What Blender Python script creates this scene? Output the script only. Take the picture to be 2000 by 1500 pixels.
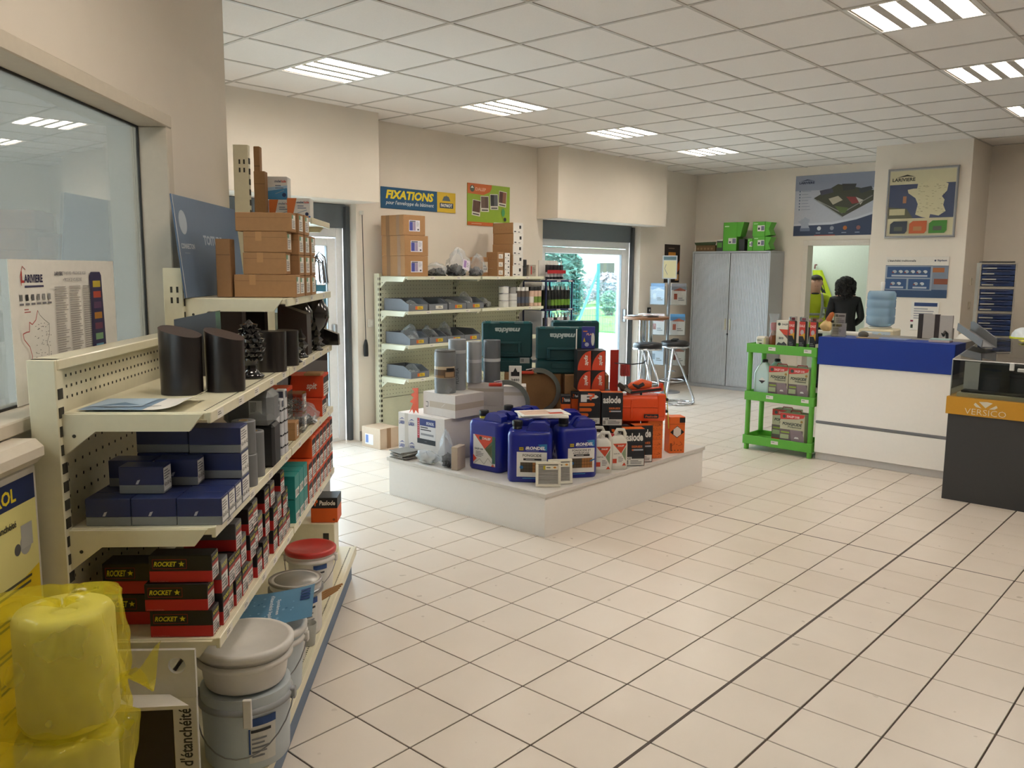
import bpy, math, random
from mathutils import Vector, Matrix
random.seed(7)
scene = bpy.context.scene
COL = scene.collection
for o in list(bpy.data.objects): bpy.data.objects.remove(o)

# ---------------- camera ----------------
CAM_H = 1.70
YAW, PITCH, ROLL = 0.73078148, 0.13594928, 0.00826363
fw = Vector((math.cos(YAW)*math.cos(PITCH), math.sin(YAW)*math.cos(PITCH), -math.sin(PITCH)))
r0 = Vector((math.sin(YAW), -math.cos(YAW), 0)); u0 = r0.cross(fw)
rr = r0*math.cos(ROLL) + u0*math.sin(ROLL); uu = u0*math.cos(ROLL) - r0*math.sin(ROLL)
cam = bpy.data.objects.new('camera', bpy.data.cameras.new('camera')); COL.objects.link(cam)
cam.data.sensor_width = 36.0; cam.data.lens = 36.0*1643.575/2000.0
cam.data.clip_start = 0.05; cam.data.clip_end = 300
mw = Matrix((rr, uu, -fw)).transposed().to_4x4(); mw.translation = Vector((0, 0, CAM_H))
cam.matrix_world = mw
scene.camera = cam

# ---------------- world, exposure ----------------
SKY = 5.6          # overcast sky strength
LAMP = 16.5        # ceiling tube strength
w = bpy.data.worlds.new('overcast_sky'); scene.world = w; w.use_nodes = True
nt = w.node_tree; bg = nt.nodes['Background']
geo = nt.nodes.new('ShaderNodeTexCoord'); nz = nt.nodes.new('ShaderNodeTexNoise'); nz.inputs['Scale'].default_value = 1.6
rp = nt.nodes.new('ShaderNodeValToRGB'); rp.color_ramp.elements[0].color = (.64, .81, 1, 1); rp.color_ramp.elements[1].color = (.84, .92, 1, 1)
nt.links.new(geo.outputs['Generated'], nz.inputs['Vector']); nt.links.new(nz.outputs['Fac'], rp.inputs['Fac'])
nt.links.new(rp.outputs['Color'], bg.inputs['Color']); bg.inputs['Strength'].default_value = SKY
vs = scene.view_settings
vs.view_transform = 'Standard'; vs.look = 'None'; vs.gamma = 1.0; vs.use_curve_mapping = False; vs.exposure = 1.2

# ---------------- materials ----------------
def lin(c): return c/12.92 if c <= .04045 else ((c+.055)/1.055)**2.4
def rgb(h): return tuple(lin(int(h[i:i+2], 16)/255) for i in (0, 2, 4))
MATS = {}
def M(h, rough=.5, metal=0., var=.05, scale=40., bump=0., spec=.5, coat=0., emit=0.):
    key = (h, rough, metal, var, scale, bump, spec, coat, emit)
    if key in MATS: return MATS[key]
    m = bpy.data.materials.new('mat_%s_%d' % (h, len(MATS))); m.use_nodes = True
    n = m.node_tree.nodes; l = m.node_tree.links; p = n['Principled BSDF']
    c = rgb(h)
    p.inputs['Roughness'].default_value = rough; p.inputs['Metallic'].default_value = metal
    p.inputs['Specular IOR Level'].default_value = spec
    if coat: p.inputs['Coat Weight'].default_value = coat; p.inputs['Coat Roughness'].default_value = .08
    tc = n.new('ShaderNodeTexCoord'); t = n.new('ShaderNodeTexNoise'); t.inputs['Scale'].default_value = scale; t.inputs['Detail'].default_value = 3
    l.new(tc.outputs['Object'], t.inputs['Vector'])
    mx = n.new('ShaderNodeMix'); mx.data_type = 'RGBA'
    mx.inputs[6].default_value = tuple(max(0, q*(1-var)) for q in c)+(1,); mx.inputs[7].default_value = tuple(min(1, q*(1+var)) for q in c)+(1,)
    l.new(t.outputs['Fac'], mx.inputs[0]); l.new(mx.outputs[2], p.inputs['Base Color'])
    if bump:
        b = n.new('ShaderNodeBump'); b.inputs['Strength'].default_value = bump; b.inputs['Distance'].default_value = .004
        l.new(t.outputs['Fac'], b.inputs['Height']); l.new(b.outputs['Normal'], p.inputs['Normal'])
    if emit:
        p.inputs['Emission Color'].default_value = c+(1,); p.inputs['Emission Strength'].default_value = emit
    MATS[key] = m; return m
def glass(name, tint='f2f8f8', refl=.08, rough=0.0):
    if name in MATS: return MATS[name]
    m = bpy.data.materials.new(name); m.use_nodes = True; n = m.node_tree.nodes; l = m.node_tree.links
    for q in list(n):
        if q.type != 'OUTPUT_MATERIAL': n.remove(q)
    tr = n.new('ShaderNodeBsdfTransparent'); tr.inputs[0].default_value = rgb(tint)+(1,)
    gl = n.new('ShaderNodeBsdfGlossy'); gl.inputs['Roughness'].default_value = rough
    lw = n.new('ShaderNodeLayerWeight'); lw.inputs['Blend'].default_value = .25
    mp = n.new('ShaderNodeMath'); mp.operation = 'MULTIPLY_ADD'; mp.inputs[1].default_value = .6; mp.inputs[2].default_value = refl
    l.new(lw.outputs['Fresnel'], mp.inputs[0]); mp.use_clamp = True
    mx = n.new('ShaderNodeMixShader'); l.new(mp.outputs[0], mx.inputs[0]); l.new(tr.outputs[0], mx.inputs[1]); l.new(gl.outputs[0], mx.inputs[2])
    l.new(mx.outputs[0], n['Material Output'].inputs[0]); MATS[name] = m; return m
def film(name, h, alpha, rough=.15, tint=None):
    """thin coloured plastic film: part transparent, part diffuse/glossy"""
    if name in MATS: return MATS[name]
    m = bpy.data.materials.new(name); m.use_nodes = True; n = m.node_tree.nodes; l = m.node_tree.links
    p = n['Principled BSDF']; c = rgb(h); p.inputs['Base Color'].default_value = c+(1,); p.inputs['Roughness'].default_value = rough
    tr = n.new('ShaderNodeBsdfTransparent'); tr.inputs[0].default_value = (tint or tuple(min(1, q*.7+.3) for q in c))+(1,)
    t = n.new('ShaderNodeTexNoise'); t.inputs['Scale'].default_value = 9; tc = n.new('ShaderNodeTexCoord'); l.new(tc.outputs['Object'], t.inputs['Vector'])
    ml = n.new('ShaderNodeMath'); ml.operation = 'MULTIPLY_ADD'; ml.inputs[1].default_value = .35; ml.inputs[2].default_value = alpha-.17; ml.use_clamp = True
    l.new(t.outputs['Fac'], ml.inputs[0])
    mx = n.new('ShaderNodeMixShader'); l.new(ml.outputs[0], mx.inputs[0]); l.new(tr.outputs[0], mx.inputs[1]); l.new(p.outputs[0], mx.inputs[2])
    b = n.new('ShaderNodeBump'); b.inputs['Strength'].default_value = .6; b.inputs['Distance'].default_value = .02
    l.new(t.outputs['Fac'], b.inputs['Height']); l.new(b.outputs['Normal'], p.inputs['Normal'])
    l.new(mx.outputs[0], n['Material Output'].inputs[0]); MATS[name] = m; return m
def INK(h): return M(h, .55, var=.02, scale=30)

WHITE = M('f1efe9', .45); CREAM = M('e9e3c6', .38, coat=.2); KRAFT = M('a98057', .8, var=.08, scale=60, bump=.08); KRAFT2 = M('9a734d', .8, var=.08, scale=60, bump=.08)
WCARD = M('dcd6d2', .75, var=.04, scale=50, bump=.05); BLACK = M('1a1a1c', .5); CHROME = M('d8d8dc', .12, metal=1.); STEEL = M('9a9ca0', .32, metal=1.)
PAPER = M('ece9e2', .6); DARK = M('0d0d0e', .8); ORANGE = M('e8641f', .5); BLUE = M('1b2c86', .35, coat=.25)

# ---------------- mesh building ----------------
class MB:
    def __init__(s): s.v = []; s.f = []; s.m = []; s.sm = []; s.mats = []
    def mi(s, mat):
        if mat not in s.mats: s.mats.append(mat)
        return s.mats.index(mat)
    def add(s, vs, fs, mat, smooth=False):
        b = len(s.v); s.v += [tuple(q) for q in vs]; k = s.mi(mat)
        for f in fs: s.f.append(tuple(i+b for i in f)); s.m.append(k); s.sm.append(smooth)
        return s
    def box(s, x0, x1, y0, y1, z0, z1, mat, ch=0.):
        if ch <= 0:
            vs = [(x, y, z) for x in (x0, x1) for y in (y0, y1) for z in (z0, z1)]
            return s.add(vs, [(0, 1, 3, 2), (4, 6, 7, 5), (0, 4, 5, 1), (2, 3, 7, 6), (0, 2, 6, 4), (1, 5, 7, 3)], mat)
        X = (x0, x1); Y = (y0, y1); Z = (z0, z1); vs = []; ix = {}
        for a in (0, 1):
            for b in (0, 1):
                for c in (0, 1):
                    sx, sy, sz = 1-2*a, 1-2*b, 1-2*c
                    for ax in range(3):
                        p = [X[a]+sx*ch, Y[b]+sy*ch, Z[c]+sz*ch]; p[ax] = (X[a], Y[b], Z[c])[ax]
                        ix[(a, b, c, ax)] = len(vs); vs.append(p)
        fs = []
        for ax in range(3):
            for e in (0, 1):
                q = []
                for (i, j) in ((0, 0), (1, 0), (1, 1), (0, 1)):
                    t = [i, j]; t.insert(ax, e); q.append(ix[(t[0], t[1], t[2], ax)])
                if (e == 0) != (ax == 1): q.reverse()
                fs.append(tuple(q))
        for ax in range(3):           # edges along axis ax
            o1, o2 = [k for k in range(3) if k != ax]
            for i in (0, 1):
                for j in (0, 1):
                    q = []
                    for (e, wh) in ((0, o1), (1, o1), (1, o2), (0, o2)):
                        t = [0, 0, 0]; t[ax] = e; t[o1] = i; t[o2] = j; q.append(ix[(t[0], t[1], t[2], wh)])
                    fs.append(tuple(q))
        for a in (0, 1):
            for b in (0, 1):
                for c in (0, 1): fs.append(tuple(ix[(a, b, c, k)] for k in range(3)))
        return s.add(vs, fs, mat)
    def prism(s, poly, o, u, v, n, depth, mat, smooth=False):
        """extrude a 2-D outline lying in plane (o;u,v) along n by depth"""
        o, u, v, n = Vector(o), Vector(u), Vector(v), Vector(n); k = len(poly)
        a = [o+u*p[0]+v*p[1] for p in poly]; b = [q+n*depth for q in a]
        s.add(a+b, [tuple(range(k-1, -1, -1)), tuple(range(k, 2*k))], mat)
        s.add(a+b, [(i, (i+1) % k, k+(i+1) % k, k+i) for i in range(k)], mat, smooth); return s
    def lathe(s, prof, mat, n=24, c=(0, 0, 0), smooth=True, sx=1., sy=1., rot=None):
        vs = []
        for (r, z) in prof:
            for i in range(n):
                a = 2*math.pi*i/n; p = Vector((r*math.cos(a)*sx, r*math.sin(a)*sy, z))
                if rot is not None: p = rot @ p
                vs.append(p+Vector(c))
        fs = []
        for k in range(len(prof)-1):
            for i in range(n):
                j = (i+1) % n; fs.append((k*n+i, k*n+j, (k+1)*n+j, (k+1)*n+i))
        s.add(vs, fs, mat, smooth)
        e = len(prof)-1
        s.add(vs, [tuple(range(n-1, -1, -1)), tuple(range(e*n, e*n+n))], mat); return s
    def tube(s, pts, r, mat, n=8, closed=False, smooth=True):
        P = [Vector(p) for p in pts]; k = len(P); vs = []; prev = None
        for i in range(k):
            if closed: t = (P[(i+1) % k]-P[i-1])
            else: t = P[min(i+1, k-1)]-P[max(i-1, 0)]
            t.normalize()
            if prev is None:
                a = t.orthogonal().normalized()
            else:
                a = prev-t*prev.dot(t)
                a = a.normalized() if a.length > 1e-6 else t.orthogonal().normalized()
            prev = a; b = t.cross(a)
            rad = r[i] if isinstance(r, (list, tuple)) else r
            for j in range(n):
                q = 2*math.pi*j/n; vs.append(P[i]+(a*math.cos(q)+b*math.sin(q))*rad)
        fs = []
        for i in range(k if closed else k-1):
            for j in range(n):
                i2 = (i+1) % k; fs.append((i*n+j, i*n+(j+1) % n, i2*n+(j+1) % n, i2*n+j))
        s.add(vs, fs, mat, smooth)
        if not closed: s.add(vs, [tuple(range(n-1, -1, -1)), tuple(range((k-1)*n, k*n))], mat)
        return s
    def grid(s, fn, nu, nv, mat, smooth=True, wrap=False):
        vs = [fn(i/nu, j/nv) for j in range(nv+1) for i in range(nu if wrap else nu+1)]; w_ = nu if wrap else nu+1; fs = []
        for j in range(nv):
            for i in range(nu):
                i2 = (i+1) % w_ if wrap else i+1
                fs.append((j*w_+i, j*w_+i2, (j+1)*w_+i2, (j+1)*w_+i))
        return s.add(vs, fs, mat, smooth)
    def ico(s, c, r, mat, n=8, sz=1.):
        prof = [(max(1e-4, r*math.sin(math.pi*k/n)), -r*sz*math.cos(math.pi*k/n)) for k in range(n+1)]
        return s.lathe(prof, mat, n=2*n, c=c)
    def build(s, name, parent=None, loc=(0, 0, 0), rotz=0., label=None, cat=None, group=None, kind=None):
        me = bpy.data.meshes.new(name); me.from_pydata(s.v, [], s.f)
        for m in s.mats: me.materials.append(m)
        me.polygons.foreach_set('material_index', s.m); me.polygons.foreach_set('use_smooth', s.sm); me.update()
        o = bpy.data.objects.new(name, me); COL.objects.link(o)
        o.location = loc; o.rotation_euler = (0, 0, rotz)
        if parent: o.parent = parent
        return tag(o, label, cat, group, kind)
def tag(o, label=None, cat=None, group=None, kind=None):
    if label: o['label'] = label
    if cat: o['category'] = cat
    if group: o['group'] = group
    if kind: o['kind'] = kind
    return o
def thing(name, label, cat, loc=(0, 0, 0), rotz=0., group=None):
    o = bpy.data.objects.new(name, None); COL.objects.link(o); o.empty_display_size = .1
    o.location = loc; o.rotation_euler = (0, 0, rotz); return tag(o, label, cat, group)
def dup(root, loc, rotz, label=None, group=None):
    r = root.copy(); COL.objects.link(r); r.location = loc; r.rotation_euler = (0, 0, rotz)
    if label: r['label'] = label
    if group: r['group'] = group
    for ch in list(root.children):
        c = ch.copy(); COL.objects.link(c); c.parent = r
        for g in ch.children:
            d = g.copy(); COL.objects.link(d); d.parent = c
    return r

# ---------------- lettering / flat print ----------------
TXT = {}
def textmesh(t, bold, shear):
    k = (t, bold, shear)
    if k in TXT: return TXT[k]
    cu = bpy.data.curves.new('txt', 'FONT'); cu.body = t; cu.resolution_u = 2; cu.offset = bold; cu.shear = shear
    ob = bpy.data.objects.new('txt', cu); COL.objects.link(ob)
    dg = bpy.context.evaluated_depsgraph_get(); ev = ob.evaluated_get(dg); me = ev.to_mesh()
    vs = [tuple(v.co) for v in me.vertices]; fs = [tuple(p.vertices) for p in me.polygons]
    ev.to_mesh_clear(); bpy.data.objects.remove(ob); bpy.data.curves.remove(cu)
    if not vs: vs = [(0, 0, 0)]
    x0 = min(v[0] for v in vs); x1 = max(v[0] for v in vs); y0 = min(v[1] for v in vs); y1 = max(v[1] for v in vs)
    TXT[k] = ([((v[0]-x0)/max(1e-6, x1-x0), (v[1]-y0)/max(1e-6, y1-y0)) for v in vs], fs); return TXT[k]
class Print:
    """flat print laid on a face: origin o (lower-left), u right, v up, n outwards"""
    def __init__(s, o, u, v, n=None, eps=.0007):
        s.o, s.u, s.v = Vector(o), Vector(u).normalized(), Vector(v).normalized()
        s.n = Vector(n).normalized() if n is not None else s.u.cross(s.v); s.eps = eps; s.k = 1; s.mb = MB()
    def P(s, x, y, k=None): return s.o+s.u*x+s.v*y+s.n*s.eps*(k or s.k)
    def poly(s, pts, h, k=None):
        s.mb.add([s.P(x, y, k) for x, y in pts], [tuple(range(len(pts)))], INK(h)); s.k += .25; return s
    def rect(s, x0, y0, x1, y1, h, k=None): return s.poly([(x0, y0), (x1, y0), (x1, y1), (x0, y1)], h, k)
    def circ(s, x, y, r, h, n=16, ry=None):
        return s.poly([(x+r*math.cos(2*math.pi*i/n), y+(ry or r)*math.sin(2*math.pi*i/n)) for i in range(n)], h)
    def line(s, pts, wd, h):
        for (a, b) in zip(pts[:-1], pts[1:]):
            d = Vector((b[0]-a[0], b[1]-a[1])); 
            if d.length < 1e-6: continue
            q = Vector((-d.y, d.x)).normalized()*wd/2
            s.mb.add([s.P(a[0]-q.x, a[1]-q.y), s.P(b[0]-q.x, b[1]-q.y), s.P(b[0]+q.x, b[1]+q.y), s.P(a[0]+q.x, a[1]+q.y)], [(0, 1, 2, 3)], INK(h))
        s.k += .25; return s
    def text(s, t, x0, y0, x1, y1, h, bold=.02, shear=0., rot=0):
        """fit text into the rectangle; rot in quarter turns (1 = reads upwards)"""
        vs, fs = textmesh(t, bold, shear); q = []
        for (a, b) in vs:
            if rot == 1: a, b = 1-b, a
            elif rot == 2: a, b = 1-a, 1-b
            elif rot == 3: a, b = b, 1-a
            q.append(s.P(x0+a*(x1-x0), y0+b*(y1-y0)))
        s.mb.add(q, fs, INK(h)); s.k += .25; return s
    def lines(s, x0, y0, x1, y1, n, h, seed=1):
        r = random.Random(seed); dy = (y1-y0)/n
        for i in range(n):
            e = x0+(x1-x0)*r.uniform(.6, 1); yy = y1-(i+.75)*dy
            s.mb.add([s.P(x0, yy), s.P(e, yy), s.P(e, yy+dy*.45), s.P(x0, yy+dy*.45)], [(0, 1, 2, 3)], INK(h))
        s.k += .25; return s
    def bars(s, x0, y0, x1, y1, n, h, seed=3):
        r = random.Random(seed); dx = (x1-x0)/n
        for i in range(n):
            a = x0+i*dx; s.mb.add([s.P(a, y0), s.P(a+dx*r.uniform(.3, .8), y0), s.P(a+dx*.6, y1), s.P(a, y1)], [(0, 1, 2, 3)], INK(h))
        s.k += .25; return s
    def done(s, parent, name='printed_label'): return s.mb.build(name, parent)
def FRONT(w_, d): return Print((-w_/2, -d/2, 0), (1, 0, 0), (0, 0, 1))
def RIGHT(w_, d): return Print((w_/2, -d/2, 0), (0, 1, 0), (0, 0, 1))
def LEFT(w_, d): return Print((-w_/2, d/2, 0), (0, -1, 0), (0, 0, 1))
def TOP(w_, d, h): return Print((-w_/2, -d/2, h), (1, 0, 0), (0, 1, 0))
def block(name, w_, d, h, mat, loc, rotz, label, cat, group=None, ch=.002):
    return MB().box(-w_/2, w_/2, -d/2, d/2, 0, h, mat, ch).build(name, None, loc, rotz, label, cat, group)
D45 = Vector((1, 1, 0))/math.sqrt(2); N45 = Vector((-1, 1, 0))/math.sqrt(2)
def GP(s, l, z): return D45*s+N45*l+Vector((0, 0, z))
R45 = math.radians(45); RM45 = math.radians(-45); DEG = math.radians

# ---------------- structure ----------------
CEIL = 3.1055; WALLY = 6.57; SOFY = 6.25
WALL = M('e6ddd0', .85, var=.03, scale=6, bump=.05); WALL2 = WALL
def struct(mb, name): return mb.build(name, kind='structure')
# floor with its tiles
TP = .30648; FX, FY = 1.853, 2.444
fl = MB(); fl.box(-3.4, 13.2, -4.2, 7.0, -.12, -.004, M('54483f', .9, var=.15, scale=30))
floor = struct(fl, 'floor')
def tile_mat():
    m = bpy.data.materials.new('floor_tile'); m.use_nodes = True; n = m.node_tree.nodes; l = m.node_tree.links; p = n['Principled BSDF']
    oi = n.new('ShaderNodeObjectInfo'); t = n.new('ShaderNodeTexNoise'); t.inputs['Scale'].default_value = 3.0; t.inputs['Detail'].default_value = 5
    tc = n.new('ShaderNodeNewGeometry'); l.new(tc.outputs['Position'], t.inputs['Vector'])
    mx = n.new('ShaderNodeMix'); mx.data_type = 'RGBA'; mx.inputs[6].default_value = rgb('d9cdbf')+(1,); mx.inputs[7].default_value = rgb('e8ded2')+(1,)
    ad = n.new('ShaderNodeMath'); ad.operation = 'MULTIPLY_ADD'; ad.inputs[1].default_value = .35; l.new(oi.outputs['Random'], ad.inputs[0])
    m2 = n.new('ShaderNodeMath'); m2.operation = 'MULTIPLY'; m2.inputs[1].default_value = .65; l.new(t.outputs['Fac'], m2.inputs[0]); l.new(m2.outputs[0], ad.inputs[2])
    l.new(ad.outputs[0], mx.inputs[0]); l.new(mx.outputs[2], p.inputs['Base Color'])
    t2 = n.new('ShaderNodeTexNoise'); t2.inputs['Scale'].default_value = 14; l.new(tc.outputs['Position'], t2.inputs['Vector'])
    mr = n.new('ShaderNodeMapRange'); mr.inputs['To Min'].default_value = .22; mr.inputs['To Max'].default_value = .42; l.new(t2.outputs['Fac'], mr.inputs['Value']); l.new(mr.outputs[0], p.inputs['Roughness'])
    return m
TILE = tile_mat()
g = .0032; tm = MB().box(-TP/2+g, TP/2-g, -TP/2+g, TP/2-g, -.006, 0, TILE, .0012)
me_tile = bpy.data.meshes.new('tile'); me_tile.from_pydata(tm.v, [], tm.f); me_tile.materials.append(TILE)
cells = []
for i in range(-18, 40):
    for j in range(-24, 16):
        x = FX+(i+.5)*TP; y = FY+(j+.5)*TP
        if -3.0 < x < 12.9 and -4.0 < y < 6.9:
            v = Vector((x, y, -CAM_H)); d = v.dot(fw); px = 1000+1643.6*v.dot(rr)/max(d, .01); py = 750-1643.6*v.dot(uu)/max(d, .01)
            inview = d > .3 and 480 < px < 2060 and 700 < py < 1600
            cells.append((0 if inview else 1, d if inview else 0, x, y, j))
cells.sort()
rest = MB()
for k, (nv_, d, x, y, j) in enumerate(cells):
    sx = 0
    if k < 300:
        o = bpy.data.objects.new('tile', me_tile); COL.objects.link(o); o.parent = floor; o.location = (x, y, 0)
        if j == -4: o.scale = (1, .984, 1)       # wider joint either side of the movement gap
    else: rest.box(x-TP/2+g, x+TP/2-g, y-TP/2+g, y+TP/2-g, -.006, 0, TILE)
rest.build('tile_field', floor, kind='stuff')
# movement joint: dark strip along the room
MB().box(-2.9, 12.6, FY-3*TP-.006, FY-3*TP+.006, -.004, .0006, M('5a5048', .8)).build('movement_joint', floor)

# ceiling: panels in a T-bar grid, with lights let in
CX, CY = 2.95, 4.285
ceilmb = MB().box(-3.4, 13.2, -4.2, 6.95, CEIL+.03, CEIL+.12, M('8d8a86', .9)); ceiling = struct(ceilmb, 'ceiling')
PANEL = M('ece7e2', .95, var=.05, scale=120, bump=.12); BAR = M('c4beb6', .5)
lights = [(i, 1) for i in (1, 4, 7, 10)]+[(i, -5) for i in (-3, 0, 3, 6, 9)]
pm = MB().box(-.294, .294, -.294, .294, .002, .018, PANEL, .002)
me_panel = bpy.data.meshes.new('ceiling_panel'); me_panel.from_pydata(pm.v, [], pm.f); me_panel.materials.append(PANEL)
for i in range(-10, 17):
    for j in range(-14, 4):
        x = CX+(i+.5)*.6; y = CY+(j+.5)*.6
        if (i, j) in lights or not (-3.2 < x < 13 and -4.0 < y < 6.8): continue
        o = bpy.data.objects.new('ceiling_panel', me_panel); COL.objects.link(o); o.parent = ceiling; o.location = (x, y, CEIL)
for i in range(-10, 18):
    x = CX+i*.6
    if -3.3 < x < 13.1: MB().box(x-.011, x+.011, -4.1, 6.9, CEIL-.003, CEIL+.03, BAR).build('grid_bar', ceiling)
for j in range(-14, 5):
    y = CY+j*.6
    if -4.1 < y < 6.9: MB().box(-3.3, 13.1, y-.011, y+.011, CEIL-.0025, CEIL+.03, BAR).build('grid_bar', ceiling)
TUBE = M('fff3e4', .4, var=.0, emit=LAMP); REFL = M('bdb7ae', .6); LOUV = M('bdb7ae', .7)
def ceiling_light(i, j, where, name='ceiling_light'):
    t = thing(name, 'recessed four-tube square ceiling light '+where, 'ceiling light', (CX+(i+.5)*.6, CY+(j+.5)*.6, CEIL), 0, 'ceiling lights')
    f = MB()
    for a, b, c, d in ((-.297, .297, -.297, -.275), (-.297, .297, .275, .297), (-.297, -.275, -.275, .275), (.275, .297, -.275, .275)): f.box(a, b, c, d, -.004, .06, M('e4e2de', .4))
    f.box(-.29, .29, -.29, .29, .075, .08, REFL); f.build('light_housing', t)
    for k in range(4):
        y = -.2025+k*.135
        MB().box(-.262, .262, y-.032, y+.032, .010, .02, TUBE, .004).build('light_tube', t)
        if k < 3: MB().prism([(-.026, 0), (.026, 0), (.012, .05), (-.012, .05)], (-.27, y+.0675, -.006), (0, 1, 0), (0, 0, 1), (1, 0, 0), .54, LOUV).build('reflector', t)
    for k in (-1, 1): MB().box(-.27+.0, .27, k*.268-.006, k*.268+.006, .0, .05, LOUV).build('reflector', t)
WH = {(1, 1): 'above the cream shelving and the first glass door', (4, 1): 'in front of the blue and yellow wall sign', (7, 1): 'between the two shutter soffits', (10, 1): 'near the grey tambour cabinet',
      (3, -5): 'above the open floor before the counter', (6, -5): 'above the yellow-banded display case', (9, -5): 'above the desk behind the counter'}
WH[(0, -5)] = 'continuing the row above the counter towards the shop front'; WH[(-3, -5)] = 'in the row above the counter, beside the partition window'
for (i, j) in lights: ceiling_light(i, j, WH[(i, j)], 'ceiling_light_offscreen' if (i, j) in ((0, -5), (-3, -5)) else 'ceiling_light')

# walls
wm = MB()
def wallbox(*a): wm.box(*a, WALL)
wallbox(1.9, 2.95, WALLY, WALLY+.35, 0, CEIL+.05)
wallbox(5.08, 7.86, WALLY, WALLY+.35, 0, CEIL+.05)
wallbox(9.97, 11.6, WALLY, WALLY+.35, 0, CEIL+.05)
wallbox(2.95, 5.08, WALLY, WALLY+.35, 2.30, CEIL+.05); wallbox(7.86, 9.97, WALLY, WALLY+.35, 2.30, CEIL+.05)
wall_main = struct(wm, 'wall_left')
SOFM = WALL
struct(MB().box(2.75, 5.11, SOFY, WALLY, 2.30, CEIL+.03, SOFM, .004), 'trim_1')
struct(MB().box(7.745, 10.1, SOFY, WALLY, 2.29, CEIL+.03, SOFM, .004), 'trim_2')
wm = MB()   # back wall with the office door opening
for a in ((11.45, 11.57, 4.82, 6.9, 0, CEIL+.05), (11.45, 11.57, 3.40, 3.96, 0, CEIL+.05), (11.45, 11.57, 3.96, 4.82, 2.06, CEIL+.05)): wm.box(*a, WALL2)
struct(wm, 'wall_back')
struct(MB().box(10.05, 11.6, 2.49, 3.49, 0, CEIL+.05, WALL, .003), 'wall_pillar')
struct(MB().box(10.82, 10.95, -4.0, 2.49, 0, CEIL+.05, WALL2), 'wall_back_right')
struct(MB().box(-3.2, 10.95, -4.15, -4.0, 0, CEIL+.05, WALL2), 'wall_right')
struct(MB().box(-3.2, -3.05, -4.0, -.6, 0, CEIL+.05, WALL2), 'wall_behind')
# small office behind the door opening
struct(MB().box(13.0, 13.1, 3.0, 6.3, 0, CEIL+.05, M('cfd6cf', .85)), 'wall_office_back')
struct(MB().box(11.57, 13.1, 6.2, 6.3, 0, CEIL+.05, M('cfd6cf', .85)), 'wall_office_left')
struct(MB().box(11.6, 13.1, 3.0, 3.1, 0, CEIL+.05, M('cfd6cf', .85)), 'wall_office_right')
fr = MB(); FRM = M('d8cfc2', .6)
fr.box(11.42, 11.6, 4.80, 4.87, 0, 2.12, FRM, .003); fr.box(11.42, 11.6, 3.92, 3.98, 0, 2.12, FRM, .003); fr.box(11.42, 11.6, 3.98, 4.80, 2.05, 2.12, FRM, .003)
struct(fr, 'door_3')
ol = thing('ceiling_light_offscreen', 'office ceiling light beyond the doorway', 'ceiling light', (12.3, 5.5, CEIL-.03)); MB().box(-.28, .28, -.28, .28, 0, .03, M('f4fff8', .4, var=0, emit=11)).build('diffuser', ol)
# baseboards
SK = M('9b9186', .55)
for nm, a in (('baseboard_left', [(5.08, 5.30, WALLY-.014, WALLY), (9.97, 11.45, WALLY-.014, WALLY)]), ('baseboard_back', [(11.436, 11.45, 4.87, 6.57)])):
    b = MB()
    for q in a: b.box(q[0], q[1], q[2], q[3], 0, .10, SK, .003)
    struct(b, nm)
struct(MB().box(10.036, 10.05, 2.49, 3.49, 0, .09, SK, .003), 'baseboard_pillar')

# glazed partition at 45 degrees: plane l = 1.19
def frame45(mb, s0, s1, l0, l1, z0, z1, mat, ch=0):
    b = MB().box(s0, s1, l0, l1, z0, z1, mat, ch)
    mb.add([GP(*v) for v in b.v], b.f, mat)
PW = WALL
pm_ = MB()
frame45(pm_, -2.6, 4.38, 1.19, 1.31, 0, 1.29, PW); frame45(pm_, -2.6, 4.38, 1.19, 1.31, 2.285, CEIL+.05, PW); frame45(pm_, 3.49, 4.38, 1.19, 1.31, 1.29, 2.285, PW); frame45(pm_, -2.6, -1.6, 1.19, 1.31, 1.29, 2.285, PW)
struct(pm_, 'wall_partition')
e = GP(4.38, 1.31, 0); eX = e.x
struct(MB().box(eX-.02, eX+.10, e.y-.06, WALLY, 0, CEIL+.05, PW), 'wall_office_side')
win = MB(); WF = M('cfc5b4', .55)
frame45(win, -1.6, 3.49, 1.16, 1.30, 2.235, 2.285, WF, .004); frame45(win, 3.43, 3.49, 1.16, 1.30, 1.30, 2.235, WF, .004); frame45(win, -1.6, 3.49, 1.16, 1.33, 1.262, 1.30, WF, .004)
window_1 = struct(win, 'window_1')
gs = MB(); frame45(gs, -1.6, 3.43, 1.275, 1.281, 1.30, 2.235, glass('partition_glass', 'e8e9e6', .10)); gs.build('pane', window_1)
gk = MB(); GK = M('2a2a28', .6)
frame45(gk, -1.6, 3.43, 1.268, 1.275, 2.228, 2.236, GK); frame45(gk, 3.424, 3.431, 1.268, 1.275, 1.30, 2.235, GK); frame45(gk, -1.6, 3.43, 1.268, 1.275, 1.299, 1.307, GK); gk.build('gasket', window_1)
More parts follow.
